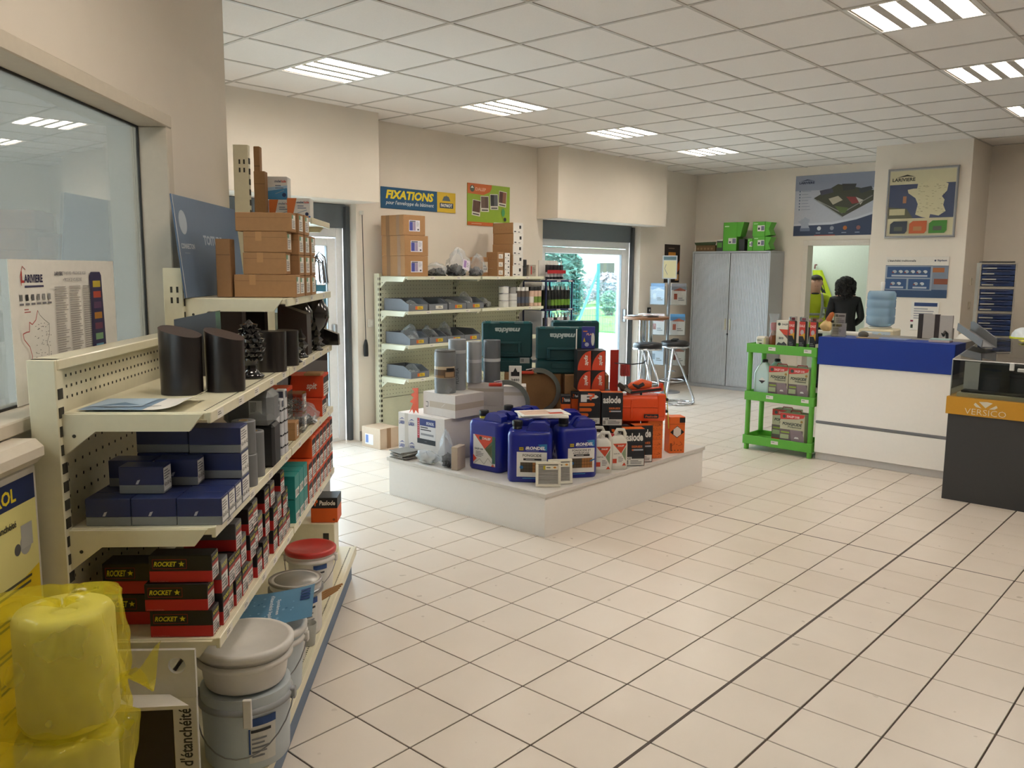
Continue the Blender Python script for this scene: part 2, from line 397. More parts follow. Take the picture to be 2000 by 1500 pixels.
# the office behind the glass: far wall of pale panels with cover strips, its ceiling beam
ow = MB(); OM = M('dcdedc', .7, var=.03, scale=4)
frame45(ow, -2.6, 4.3, 3.6, 3.7, 0, CEIL+.03, OM); struct(ow, 'wall_office_far')
for s in (-.6, .8, 2.2, 3.6):
    q = MB(); frame45(q, s-.02, s+.02, 3.585, 3.6, 0, 2.85, M('aab2b2', .6)); struct(q, 'trim_3')
q = MB(); frame45(q, -2.6, 4.3, 3.40, 3.6, 2.85, 3.0, M('c9cfcf', .6)); struct(q, 'trim_4')
q = MB(); frame45(q, 4.3, 4.38, 1.31, 3.7, 0, CEIL+.03, OM); struct(q, 'wall_office_end')
ol = thing('ceiling_light_offscreen', 'office ceiling light behind the glazed partition', 'ceiling light', GP(1.2, 2.6, CEIL-.03), R45); MB().box(-.58, .58, -.28, .28, 0, .03, M('f4fbff', .4, var=0, emit=17)).build('diffuser', ol)

# glass doors with shutters
def shopdoor(name, x0, x1, wide):
    fm = MB(); F_ = M('eef0f2', .4); y0, y1 = 6.72, 6.79
    fm.box(x0+.03, x0+.11, y0, y1, 0, 2.075, F_, .004); fm.box(x1-.13, x1-.05, y0, y1, 0, 2.075, F_, .004); fm.box(x0+.11, x1-.13, y0, y1, 1.985, 2.075, F_, .004); fm.box(x0+.11, x1-.13, y0, y1, 0, .03, F_)
    d = struct(fm, name)
    xm = x1-.13; lf = MB(); a, b = x0+.12, xm-.012
    lf.box(b-.10, b, y0-.012, y1-.01, .03, 1.975, F_, .006); lf.box(a, a+.10, y0-.012, y1-.01, .03, 1.975, F_, .006); lf.box(a+.10, b-.10, y0-.012, y1-.01, 1.90, 1.975, F_, .006); lf.box(a+.10, b-.10, y0-.012, y1-.01, .03, .16, F_, .006)
    leaf = lf.build('door_leaf', d)
    MB().box(a+.10, b-.10, y0+.02, y0+.028, .16, 1.90, glass('door_glass', 'f4fbfb', .03)).build('pane', leaf)
    gk = MB(); gk.box(b-.108, b-.100, y0-.014, y0+.02, .16, 1.90, M('8a8f92', .5)); gk.build('gasket', leaf)
    MB().box(b-.065, b-.035, y0-.07, y0-.012, .98, 1.16, M('b8babd', .3, metal=.8), .006).build('door_handle', leaf)
    MB().box(x0+.02, x1-.02, 6.70, 6.90, 2.075, 2.298, M('6f767d', .5), .006).build('shutter_box', d)
    for xx in (x0+.006, x1-.05): MB().box(xx, xx+.044, 6.66, 6.715, 0, 2.28, M('5b6064', .4, metal=.5), .003).build('guide_rail', d)
    return d
shopdoor('door_1', 2.95, 5.08, 1); shopdoor('door_2', 7.86, 9.97, 1)
ORD = ['first', 'second', 'third', 'fourth', 'fifth', 'sixth', 'seventh', 'eighth', 'ninth', 'tenth', 'eleventh', 'twelfth']; LEV = ['bottom', 'second', 'third', 'fourth', 'fifth']
# =============== long cream shelving along the glazed partition ===============
G0 = GP(3.27, 1.10, 0)
g1 = thing('gondola_shelving', 'long cream metal shelving in stepped heights along the glazed partition', 'shelving', G0, R45)
def gl(s, l): return (s-3.27, l-1.10)
SS = [2.25, 3.27, 4.31]; HOLE = M('3a382e', .8)
for s, top in zip(SS, (1.455, 1.693, 2.29)):
    x, _ = gl(s, 0); p = MB().box(x-.018, x+.022, -.032, .04, 0, top, CREAM, .002).build('upright', g1)
    q = MB()
    z = .25
    while z < top-.06:
        q.box(x-.012, x+.014, -.034, -.026, z, z+.028, HOLE); z += .05
    for a in (-.012, .010):
        for b in (.07, .11):
            if top > 1.5: q.box(x-.0188, x-.017, a-.004, a+.004, top-b-.022, top-b, HOLE)
    q.build('slot', p, kind='stuff')
for (a, b, top) in ((2.25, 3.27, 1.455), (3.27, 4.31, 1.693), (4.31, 4.93, 1.90)):
    x0, x1 = a-3.27+.022, b-3.27-.018
    pn = MB().box(x0, x1, .0, .03, .2, top-.028, CREAM).build('back_panel', g1)
    MB().box(x0-.03, x1+.02, -.036, .042, top-.028, top, CREAM, .003).build('top_rail', g1)
    h = MB(); z = top-.055
    while z > (1.33 if top < 1.5 else 1.5):
        k = x0+.025
        while k < x1-.02: h.box(k-.003, k+.003, -.0012, .001, z-.0038, z+.0038, HOLE); k += .030
        z -= .030
    for z0, z1 in ((1.02, 1.24), (.70, .93)):
        z = z0
        while z < z1 and top < 1.5:
            k = x0+.02
            while k < x1: h.box(k-.003, k+.003, -.001, .001, z-.004, z+.004, HOLE); k += .045
            z += .045
    h.build('perforation', pn, kind='stuff')
def g_shelf(parent, x0, x1, yb, yf, z, sgn=1, brackets=True, tags=0, seed=1, dots=True, mat=CREAM):
    """shelf from back y=yb to front y=yf (yf < yb), top at z"""
    m = MB().box(x0, x1, yf+.002, yb, z-.022, z, mat, .002); m.box(x0, x1, yf, yf+.012, z-.030, z+.001, mat, .002)
    sh = m.build('shelf', parent); rnd = random.Random(seed)
    if brackets:
        for xx in (x0-.012, x1-.004):
            d = yb-yf; MB().prism([(yb+.004, z-.004), (yf+.02, z-.004), (yf+.055, z-.05), (yb-.085, z-.05), (yb-.005, z-.112), (yb+.004, z-.112)], (xx, 0, 0), (0, 1, 0), (0, 0, 1), (1, 0, 0), .016, mat).build('bracket', sh)
            MB().lathe([(.005, 0), (.005, .003)], HOLE, 8, (xx-.0015, yb-.03, z-.062), rot=Matrix.Rotation(math.pi/2, 3, 'Y')).build('rivet', sh)
    for k in range(tags):
        a = x0+(k+.5+rnd.uniform(-.15, .15))*(x1-x0)/tags
        t = Print((a-.03, yf-.0003, z-.028), (1, 0, 0), (0, 0, 1)); t.rect(0, 0, .06, .026, 'e6e2d8'); t.lines(.006, .008, .045, .02, 2, '6a6a66', seed+k); t.done(sh, 'price_tag')
    if dots:
        q = MB(); k = x0+.03
        while k < x1-.02: q.box(k-.003, k+.003, yf+.022, yf+.027, z-.001, z+.0008, HOLE); k += .016
        q.build('perforation', sh, kind='stuff')
    return sh
def S1(a, b, z, depth=.385, **k): return g_shelf(g1, a-3.27+.012, b-3.27-.004, -.032, -.032-depth, z, **k)
S1(2.25, 3.27, 1.313, tags=5, seed=3); S1(3.27, 4.31, 1.313, tags=5, seed=4)
S1(2.25, 3.27, .995, tags=4, seed=5); S1(3.27, 4.31, .995, tags=4, seed=6)
S1(2.25, 3.27, .676, tags=5, seed=7); S1(3.27, 4.31, .676, tags=4, seed=8)
S1(3.27, 4.31, 1.58, tags=3, seed=9); S1(4.31, 4.86, 1.945, depth=.30, seed=10, dots=False)
bm = MB().box(-1.02, 1.24, -.49, .0, .155, .18, CREAM, .003); bm.box(-1.02, 1.24, -.495, -.482, .135, .181, CREAM, .002); bs = bm.build('base_shelf', g1)
q = MB(); k = -1.0
while k < 1.22: q.box(k-.003, k+.003, -.468, -.462, .179, .1808, HOLE); k += .016
q.build('perforation', bs, kind='stuff')
MB().box(-1.02, 1.22, -.47, .0, 0, .136, M('5f7794', .5), .003).build('plinth', g1)
eb = MB().box(1.10, 1.24, -.40, .0, .18, .352, CREAM, .003); eb.box(1.098, 1.101, -.37, -.34, .20, .30, HOLE); eb.build('end_riser', g1)

# ---------- top shelf: roof fittings ----------
TERRA = M('221d1c', .28, var=.2, scale=12, bump=.15, coat=.25); TERRA2 = M('3c2d27', .5, var=.2, scale=10, bump=.2); GLAZE = M('141213', .12, var=.2, scale=14, bump=.1, coat=.6)
def slant_tile(s, l, r, hl, slope, label, top=TERRA2, z=1.314, tw=0.):
    m = MB(); n = 28; vs = []
    for k in range(n):
        a = 2*math.pi*k/n; x = r*math.cos(a); y = r*.85*math.sin(a); sq = 1+.06*abs(math.sin(2*a)); vs.append((x*sq, y*sq, 0))
    tops = [(x*1.02, y*1.02, hl-slope*(x+.5*(-y))) for x, y, _ in vs]
    m.add(vs+tops, [(i, (i+1) % n, n+(i+1) % n, n+i) for i in range(n)], TERRA, True); m.add(vs, [tuple(range(n-1, -1, -1))], TERRA); m.add(tops, [tuple(range(n))], top)
    return m.build('ridge_tile', None, GP(s, l, z), RM45+tw, label, 'roof tile', 'dark roof fittings on the top shelf')
slant_tile(2.60, .868, .060, .190, .25, 'dark barrel roof tile with sloping top behind the open brochure')
slant_tile(2.665, .755, .058, .178, .28, 'dark barrel roof tile with sloping brown top beside the pinecone finial', tw=.15)
slant_tile(3.17, .725, .052, .150, .0, 'flat-topped dark barrel roof tile just past the pinecone finial', TERRA)
slant_tile(3.36, .705, .040, .140, .05, 'small flat-topped dark barrel roof tile before the spiked finials', TERRA)
def cone_finial(s, l, sc, label, kind):
    t = thing('roof_finial', label, 'finial', GP(s, l, 1.314), .3, 'dark roof fittings on the top shelf')
    MB().lathe([(.044*sc, 0), (.048*sc, .008*sc), (.036*sc, .016*sc), (.026*sc, .03*sc), (.024*sc, .05*sc), (.03*sc, .065*sc)], GLAZE, 20).build('foot', t)
    b = MB()
    if kind == 'cone':
        prof = [(.028, .06), (.044, .085), (.047, .11), (.042, .14), (.03, .17), (.016, .192), (.003, .204)]
        b.lathe([(r*sc*.86, z*sc) for r, z in prof], GLAZE, 20)
        for ring in range(8):
            z = .068+ring*.0165; 
            f = (z-.06)/.145; r = .047*math.sin(math.pi*(.25+.72*f))+.003
            nn = 10 if ring < 6 else 7
            for k in range(nn):
                a = 2*math.pi*(k+.5*(ring % 2))/nn; c = Vector((r*.9*math.cos(a), r*.9*math.sin(a), z))*sc; o_ = Vector((math.cos(a), math.sin(a), .75)).normalized(); tn = Vector((-math.sin(a), math.cos(a), 0))
                up = o_.cross(tn)*-1
                b.add([c-tn*.012*sc-up*.009*sc, c+tn*.012*sc-up*.009*sc, c+tn*.009*sc+up*.008*sc, c-tn*.009*sc+up*.008*sc, c+o_*.011*sc+up*.004*sc], [(0, 1, 4), (1, 2, 4), (2, 3, 4), (3, 0, 4)], GLAZE)
        b.build('pinecone', t)
    elif kind == 'spike':
        b.lathe([(.03*sc, .06*sc), (.05*sc, .085*sc), (.022*sc, .11*sc), (.034*sc, .13*sc), (.012*sc, .16*sc), (.002, .19*sc)], GLAZE, 6, smooth=False); b.build('spike', t)
    else:
        b.lathe([(.028*sc, .06*sc), (.05*sc, .085*sc), (.062*sc, .12*sc), (.06*sc, .155*sc), (.042*sc, .185*sc), (.036*sc, .205*sc), (.034*sc, .215*sc)], GLAZE, 20); b.build('urn', t)
    return t
cone_finial(2.97, .755, 1.0, 'glazed black pinecone roof finial on the top shelf', 'cone')
cone_finial(3.47, .70, .62, 'small spiked black finial beside the small barrel tile', 'spike'); cone_finial(3.66, .712, .66, 'small spiked black finial before the tall wedge tile', 'spike'); cone_finial(3.98, .70, .60, 'small spiked black finial under the urn finials', 'spike')
cone_finial(4.06, .80, 1.15, 'glossy black urn finial behind the wedge tile', 'urn'); cone_finial(4.2, .75, 1.18, 'glossy black urn finial nearest the glass door', 'urn')
def wedge(s, l, w_, d, h0, h1, label, mat=TERRA, z=1.314, tw=0):
    return MB().prism([(-w_/2, 0), (w_/2, 0), (w_/2*.96, h1), (-w_/2*.96, h0)], (0, -d/2, 0), (1, 0, 0), (0, 0, 1), (0, 1, 0), d, mat).build('ridge_tile', None, GP(s, l, z), RM45+tw, label, 'roof tile', 'dark roof fittings on the top shelf')
wedge(3.80, .765, .13, .10, .225, .18, 'tall dark wedge tile with a brown sloping top', TERRA2)
wedge(4.27, .70, .12, .05, .10, .055, 'low glossy trapezoid tile at the shelf end by the door', GLAZE)
wedge(3.05, .955, .15, .06, .20, .23, 'dark ridge tile standing at the back behind the pinecone finial'); wedge(3.40, .965, .17, .06, .21, .235, 'dark ridge tile at the back under the higher shelf', TERRA2); wedge(3.62, .93, .17, .06, .2, .22, 'black ridge tile at the back behind the wedge tile')
# open brochure
b = MB(); PB = M('7f9cb8', .35)
b.grid(lambda u, v: (-.13+.17*u, -.1+.2*v, .004+.001*math.sin(3*u)), 6, 3, PB); br = b.build('brochure', None, GP(2.365, .905, 1.3145), RM45, 'open blue and white brochure lying at the front of the top shelf', 'brochure')
pg = MB().grid(lambda u, v: (.04+.115*u, -.1+.2*v, .0045+.026*u*u*u), 8, 3, PAPER).build('page', br)
p = Print((-.13, -.1, .0055), (1, 0, 0), (0, 1, 0)); p.rect(.01, .05, .15, .19, 'a9c0d4'); p.poly([(.03, .06), (.08, .12), (.14, .07)], '5f7f9c'); p.line([(.06, .03), (.2, .06)], .006, '5e6468'); p.done(br)

# ---------- blue screw boxes ----------
NAVY = M('232f63', .45, coat=.15); GREYB = M('878c90', .5)
def screwbox(s, l, z, label, w_=.120, d=.066, h=.076, txt='4,0 x 50  A2', front=True):
    m = MB().box(-w_/2, w_/2, -d/2, d/2, .024, h, NAVY, .0015); m.box(-w_/2, w_/2, -d/2, d/2, 0, .0245, GREYB, .0012)
    o = m.build('screw_box', None, GP(s+d/2, l, z), RM45, label, 'box', 'navy screw boxes on the middle shelf')
    q = RIGHT(w_, d); q.rect(.004, .006, d-.004, h-.005, 'e3e2df'); q.lines(.008, .036, d-.012, h-.010, 4, '77777a'); q.text(txt, .008, .016, d-.008, .030, '1c1c20', .02); q.done(o)
    if front:
        q = FRONT(w_, d); q.poly([(.045, .027), (.052, .027), (.058, .040), (.050, .038)], 'b9bccd'); q.done(o, 'printed_logo')
    return o
ZB = .996
for k, l in enumerate((.974, .852, .730)): screwbox(2.278, l, ZB, 'navy and grey screw box of the front bottom row, %s from the back panel' % ORD[k])
for k, l in enumerate((.974, .852, .730)): screwbox(2.348, l, ZB, 'navy and grey screw box of the second bottom row, %s from the back panel' % ORD[k])
[screwbox(2.418, l, ZB, 'navy and grey screw box of the third bottom row, %s from the back panel' % ORD[k]) for k, l in enumerate((.974, .852, .730))]
screwbox(2.325, .900, ZB+.077, 'navy and grey screw box standing alone on the front row'); screwbox(2.405, .96, ZB+.077, 'navy screw box behind the lone front box'); screwbox(2.415, .835, ZB+.077, 'navy screw box with its white label beside the lone front box')
for k in range(3): screwbox(2.492, .745, ZB+k*.0775, 'navy screw box in the tall stack by the grey rolls, %s layer' % LEV[k], w_=.15, d=.085, txt='4,0 x 40  A2', front=False)
for k in range(3): screwbox(2.50, .90, ZB+k*.0775, 'navy screw box in the tall stack nearer the back panel, %s layer' % LEV[k], w_=.15, d=.085, txt='4,0 x 40  A2', front=False)
# grey tape rolls and wrapped pack
LEAD = M('7d7f82', .45, metal=.35, var=.1, scale=20); 
def roll(s, l, z, r, h, label, mat=LEAD, core=M('b59a70', .8)):
    o = MB().lathe([(r*.98, 0), (r, .004), (r, h-.004), (r*.98, h), (r*.42, h), (r*.40, h-.004), (r*.40, h-.02)], mat, 24).build('tape_roll', None, GP(s, l, z), 0, label, 'roll', 'grey lead tape rolls')
    MB().lathe([(r*.41, h-.03), (r*.41, h+.0005), (r*.36, h+.0005), (r*.36, h-.03)], core, 18).build('core', o); return o
roll(2.71, .715, ZB, .037, .105, 'lower grey lead tape roll in the stack beside the navy boxes'); roll(2.71, .717, ZB+.107, .037, .107, 'upper grey lead tape roll in the stack beside the navy boxes')
roll(2.84, .72, ZB, .035, .155, 'tall grey lead tape roll under the wrapped black pack')
pk = MB().box(-.085, .085, -.06, .06, 0, .120, M('232427', .4), .02).build('wrapped_pack', None, GP(2.97, .755, ZB+.156), RM45, 'black roll pack in clear wrap with a barcode sticker', 'pack')
p = FRONT(.17, .12); p.rect(.09, .04, .135, .09, 'd9d7d2'); p.bars(.095, .05, .117, .085, 7, '333333'); p.done(pk)
MB().box(-.088, .088, -.063, .063, -.0005, .123, film('clear_film', 'e8eef2', .22), .022).build('clear_wrap', pk)
MB().box(-.075, .075, -.05, .05, 0, .154, M('2b2c2f', .5), .01).build('wrapped_pack', None, GP(3.0, .75, ZB), RM45, 'dark bundle of rolls supporting the wrapped black pack', 'pack')
SILV = M('cfd0d4', .35)
for k, (s, l) in enumerate(((3.11, .712), (3.155, .706), (3.20, .702), (3.235, .740))):
    hh = (.20, .215, .245, .235)[k]
    o = MB().box(-.018, .018, -.02, .02, 0, hh, SILV, .003).build('strip_pack', None, GP(s, l, ZB), RM45, 'tall white and silver strip pack, %s from the grey rolls' % ORD[k], 'pack', 'strip packs')
    for face in (FRONT(.036, .04), RIGHT(.036, .04)):
        for z in (.03, .075, .125, .17): face.rect(0, z, .04 if face.u.y else .036, z+.006, '1d1d25')
        face.rect(.004, hh-.03, .03, hh-.006, '3b3f55'); face.done(o)
# ---------- bay 2, middle shelf ----------
o = block('small_carton', .075, .075, .075, KRAFT, GP(3.46, .735, ZB), RM45, 'small brown carton on the middle shelf before the clear screw boxes', 'carton')
q = RIGHT(.075, .075); q.rect(.03, .012, .055, .06, 'e1ddd3'); q.lines(.034, .02, .052, .05, 4, '555555'); q.done(o)
MB().box(-.0372, .0372, -.0378, -.037, .045, .046, M('7d5c3a', .8)).build('flap_seam', o)
CLEAR = glass('clear_plastic', 'eef2f4', .12)
def clearbox(s, l, z, label, w_=.10, d=.09, h=.085):
    t = thing('clear_box', label, 'box', GP(s, l, z), RM45, 'clear boxes of screws'); MB().box(-w_/2, w_/2, -d/2, d/2, 0, h, CLEAR, .004).build('plastic_case', t)
    f = MB(); r = random.Random(int(s*100))
    for k in range(70):
        c = Vector((r.uniform(-.04, .04), r.uniform(-.035, .035), r.uniform(.008, h*.62))); a = Vector((r.uniform(-1, 1), r.uniform(-1, 1), r.uniform(-.5, .5))).normalized()*.016
        p0, p1 = c-a, c+a
        for pp in (p0, p1):
            pp.x = max(-.045, min(.045, pp.x)); pp.y = max(-.04, min(.04, pp.y)); pp.z = max(.004, min(h-.006, pp.z))
        f.tube([p0, p1], .0016, STEEL, 4)
    f.build('screws', t, kind='stuff'); p = RIGHT(w_, d); p.rect(.03, .02, .07, .065, 'e4e2dc'); p.lines(.034, .03, .066, .055, 3, '555555'); p.rect(.05, .03, .06, .042, '222222'); p.done(t)
clearbox(3.62, .745, ZB, 'clear plastic box of long screws, lower of its stack'); clearbox(3.62, .745, ZB+.087, 'clear plastic box of long screws, upper of its stack')
# crumpled clear bag
def bag(name, loc, rx, ry, rz, label, inner, icol, seed, film_m, tie=True, group=None, tilt=0., n=26, n_in=40, rz0=None):
    t = thing(name, label, 'bag', loc, random.Random(seed).uniform(0, 6) if rz0 is None else rz0, group); r = random.Random(seed)
    ph = [r.uniform(0, 6.28) for _ in range(8)]
    def shape(u, v):
        a = 2*math.pi*u; e = v*math.pi; rr_ = math.sin(e)**.7
        k = 1+.16*math.sin(3*a+ph[0]+5*v)+.12*math.sin(7*a+ph[1]-9*v)+.09*math.sin(11*a+15*v+ph[2])
        z = (1-math.cos(e))/2
        if tie and v > .72: k *= .55+.45*abs(math.sin(5*a+ph[3])); z += (v-.72)*.9
        return (rx*rr_*k*math.cos(a)+(tilt+.25*rx*math.sin(ph[5]))*z, ry*rr_*k*math.sin(a), max(.0005, rz*z*(1+.22*math.sin(2*a+ph[4])*(1-.6*z)+.10*math.sin(5*a+ph[6]))))
    MB().grid(shape, n, 16, film_m, True, True).build('plastic_film', t)
    f = MB()
    for k in range(n_in):
        a = r.uniform(0, 6.28); q = r.uniform(0, .75); c = Vector((rx*q*math.cos(a)*.9, ry*q*math.sin(a)*.9, r.uniform(.06, .5)*rz*(1-q*.4)))
        d = Vector((r.uniform(-1, 1), r.uniform(-1, 1), r.uniform(-.5, .5))).normalized(); e_ = d.orthogonal().normalized()*min(rx, ry)*.18; g_ = d*min(rx, ry)*.3; h_ = d.cross(e_)*.6
        vs = [c+g_*i+e_*j+h_*m for i in (-1, 1) for j in (-1, 1) for m in (-1, 1)]
        for v in vs: v.z = max(.003, v.z)
        f.add(vs, [(0, 1, 3, 2), (4, 6, 7, 5), (0, 4, 5, 1), (2, 3, 7, 6), (0, 2, 6, 4), (1, 5, 7, 3)], icol)
    f.build(inner, t, kind='stuff'); return t
FILM = film('bag_film', 'f4f7fa', .20, .12)
bag('plastic_bag', GP(3.80, .72, ZB+.001), .04, .05, .07, 'small clear bag of screws at the edge of the middle shelf', 'screws', STEEL, 5, FILM)
# orange nail and anchor boxes
OR = M('d2451f', .5); OR2 = M('dd5a24', .5); TEAL = M('1f8a86', .5)
def spitbox(s, l, z, w_, d, h, label, mat=OR, group='orange anchor boxes on the cream shelving', mark=True, pat=0):
    o = block('anchor_box', w_, d, h, mat, GP(s, l, z), RM45, label, 'box', group, .0015)
    q = RIGHT(w_, d); q.rect(.006, .004, d-.006, h*.62, 'e8e6e0') if pat == 0 else q.rect(.006, .004, d-.006, h*.4, 'e8e6e0')
    q.rect(.006, h*.62, d-.006, h*.90, '23252b') if pat == 0 else None
    q.lines(.010, h*.12, d-.012, h*.55 if pat == 0 else h*.36, 4, '6d6d70', int(s*77)); q.bars(d*.62, h*.1, d-.01, h*.28, 4, '222222'); q.done(o)
    if mark:
        q = FRONT(w_, d); q.poly([(0, 0), (w_*.14, 0), (w_*.05, h*.5), (w_*.10, h), (0, h)], '2a2b30'); q.text('spit', w_*.52, h*.3, w_*.82, h*.68, 'e6d8cf', .03, .2); q.done(o, 'printed_logo')
    return o
spitbox(4.05, .76, ZB, .15, .12, .085, 'orange anchor box with open flap on the middle shelf', mark=False); spitbox(4.1, .765, ZB+.087, .165, .16, .105, 'large orange anchor box with a white logo under the finials')
block('small_carton', .08, .09, .012, KRAFT, GP(4.05, .73, ZB+.1935), RM45, 'flat brown carton lying on the large orange anchor box', 'carton')
spitbox(3.8, .86, ZB, .13, .12, .17, 'tall plain anchor box at the back of the middle shelf', OR, mark=False)
# lower shelf (0.676): red/black boxes, teal boxes, orange boxes
ZL = .677; RKB = M('1e1d1f', .42); RKR = M('c02a28', .45); RKG = M('5f6063', .45)
def rocket(s, l, z, w_, d, h, label, grey=False, word=True):
    m = MB().box(-w_/2, w_/2, -d/2, d/2, h*.42, h, RKG if grey else RKB, .0012); m.box(-w_/2, w_/2, -d/2, d/2, 0, h*.424, RKR, .0012)
    o = m.build('nail_box', None, GP(s+d/2, l, z), RM45, label, 'box', 'red and black nail boxes on the lower shelf')
    if word:
        q = FRONT(w_, d); a, b = w_*.06, w_*.60; yb, yt = h*.52, h*.86
        q.line([(a, yb), (b, yb), (b, yt), (a, yt), (a, yb)], .0012, 'a82c26'); q.text('ROCKET', a+.003, yb+.006, b*.74, yt-.006, 'd8cf2e', .03, .25)
        st = []
        for k in range(10):
            rr_ = .009 if k % 2 == 0 else .004; an = math.pi/2+k*math.pi/5; st.append((b*.87+rr_*math.cos(an), (yb+yt)/2+rr_*math.sin(an)))
        q.poly(st, 'd8cf2e'); q.text('www.rocket.eu', w_*.03, h*.03, w_*.3, h*.08, 'd98a80', 0.); q.done(o, 'printed_logo')
    q = RIGHT(w_, d); q.rect(.003, .004, d-.003, h*.55, 'dcd8d4'); q.rect(.003, h*.55, d-.003, h*.68, 'a5302c'); q.rect(.003, h*.7, d-.003, h*.94, '2a2a2c' if not grey else '707174'); q.text('ROCKET', .006, h*.76, d-.006, h*.88, 'd8cf2e', .02); q.lines(.006, h*.1, d-.008, h*.5, 4, '77777a', int(s*91)); q.bars(d*.55, h*.08, d-.008, h*.3, 6, '222222'); q.done(o)
    return o
rocket(2.272, .790, ZL, .17, .062, .077, 'bottom box of the front stack of red and black nail boxes'); rocket(2.268, .800, ZL+.078, .17, .062, .077, 'middle box of the front stack of red and black nail boxes'); rocket(2.278, .788, ZL+.156, .17, .062, .077, 'top box of the front stack of red and black nail boxes')
rnd = random.Random(11)
for c, s in enumerate((2.345, 2.415, 2.485, 2.56, 2.64, 2.72, 2.80, 2.88, 2.96, 3.04, 3.12, 3.20)):
    hh = .085 if c % 3 else .095; n_ = (2, 2, 3, 2, 3, 3, 2, 3, 3, 2, 3, 2)[c]; z = ZL
    for k in range(n_):
        rocket(s, .775+rnd.uniform(-.008, .008), z, .155, .066, hh, 'white-labelled nail box, %s layer of the %s stack behind the ROCKET boxes' % (LEV[k], ORD[c]), grey=(c+k) % 3 == 1, word=False); z += hh+.001
for k in range(2): rocket(2.36, .96, ZL+k*.092, .15, .075, .09, 'red and black nail box in the dark corner by the back panel, %s layer' % LEV[k])
for c, s in enumerate((3.325, 3.415, 3.505)):
    for k in range(2): spitbox(s+.04, .765, ZL+k*.098, .16, .084, .096, 'teal box with white end label, %s layer of the %s teal stack' % (LEV[k], ORD[c]), TEAL, 'teal boxes on the lower shelf', mark=False, pat=1)
for c in range(7):
    s = 3.61+c*.096
    for k in range(3 if c > 0 else 2): spitbox(s+.045, .765, ZL+k*.0905, .16, .09, .089, 'orange box on the lower shelf, %s layer of the %s stack after the teal boxes' % (LEV[k], ORD[c]), OR2 if (c+k) % 2 else OR, 'orange boxes stacked on the lower shelf', mark=False)
# black and orange box at the far end
def pasbox(name, w_, d, h, loc, rotz, label, black_top=.42, text='Paslode', grp='black and orange nailer boxes'):
    m = MB().box(-w_/2, w_/2, -d/2, d/2, 0, h*(1-black_top), ORANGE, .0015); m.box(-w_/2, w_/2, -d/2, d/2, h*(1-black_top)-.0005, h, M('1c1f24', .45), .0015)
    o = m.build(name, None, loc, rotz, label, 'box', grp)
    q = FRONT(w_, d); q.text(text, w_*.32, h*(1-black_top*.72), w_*.92, h*(1-black_top*.26), 'efeae2', .03, .15); q.poly([(w_*.14, h*(1-black_top*.8)), (w_*.18, h*(1-black_top*.8)), (w_*.2, h*(1-black_top*.5)), (w_*.26, h*(1-black_top*.45)), (w_*.27, h*(1-black_top*.2)), (w_*.12, h*(1-black_top*.18)), (w_*.14, h*(1-black_top*.35)), (w_*.2, h*(1-black_top*.36)), (w_*.2, h*(1-black_top*.44)), (w_*.13, h*(1-black_top*.5))], 'ef6a24'); q.circ(w_*.86, h*.12, h*.05, '9c4216'); q.done(o, 'printed_logo')
    return o
pasbox('nailer_box', .14, .14, .135, GP(4.46, .755, .3525), RM45, 'black and orange nailer box on the cream end riser')

# ---------- upper shelf of the second bay: brown cartons ----------
ZT = 1.5815
def carton(s, l, z, w_, d, h, label, mat=KRAFT, tape=None, lab=True, name='carton', cat='carton', group='brown cartons on the upper shelf', rot=RM45):
    o = block(name, w_, d, h, mat, GP(s, l, z), rot, label, cat, group)
    q = FRONT(w_, d); q.rect(w_*.02, h*.72, w_*.98, h*.735, '7b5a3a')
    if tape: q.rect(w_*tape-.012, h*.55, w_*tape+.012, h, 'b98d5c')
    q.done(o, 'flap_and_tape')
    if lab:
        q = RIGHT(w_, d); q.rect(.012, h*.15, d-.015, h*.9, 'e5e3dc'); q.rect(.012, h*.7, d*.4, h*.9, '5d9a7a'); q.lines(.018, h*.2, d-.022, h*.62, 5, '6c6c6c', int(s*50+z*33)); q.done(o)
    return o
carton(3.42, .79, ZT, .24, .09, .088, 'long flat carton at the bottom front of the upper shelf', tape=.3)
carton(3.42, .79, ZT+.089, .165, .09, .085, 'second carton up in the front stack on the upper shelf', tape=.4)
carton(3.42, .785, ZT+.175, .168, .09, .08, 'third carton up in the front stack on the upper shelf', tape=.35)
carton(3.42, .79, ZT+.256, .215, .09, .072, 'top carton of the front stack on the upper shelf')
carton(3.40, .946, ZT, .055, .07, .225, 'narrow upright carton beside the blue roofing board', KRAFT2, lab=False)
for c, s in enumerate((3.53, 3.64, 3.75)):
    for k in range(4 if c < 2 else 3): carton(s, .755-.004*c, ZT+k*.0835, .16, .10, .0825, 'small white-labelled carton, %s layer of the %s stack behind the front cartons' % (LEV[k], ORD[c]), KRAFT2 if (c+k) % 2 else KRAFT)
carton(3.9, .78, ZT, .15, .11, .10, 'brown carton beside the bunch of wire hooks', lab=True); carton(3.92, .80, ZT+.101, .13, .10, .13, 'upright brown carton behind the wire hooks', KRAFT2, lab=False)
# bunch of wire hooks
t = thing('wire_hooks', 'bunch of bent steel wire hooks at the end of the upper shelf', 'hooks', GP(4.1, .735, ZT), 0); r = random.Random(4)
f = MB()
for k in range(26):
    a = r.uniform(-2.2, .6); d = Vector((math.cos(a+DEG(-45)), math.sin(a+DEG(-45)), 0)); h0 = r.uniform(.15, .20); L_ = r.uniform(.04, .075)
    f.tube([d*.006, d*.008+Vector((0, 0, h0*.8)), d*L_*.5+Vector((0, 0, h0)), d*L_*.9+Vector((0, 0, h0*.85)), d*L_*1.05+Vector((0, 0, h0*.25))], .0022, STEEL, 5)
f.build('wires', t, kind='stuff'); MB().lathe([(.018, 0), (.02, .06), (.018, .06)], M('3a9fc4', .5), 10).build('bundle_band', t)
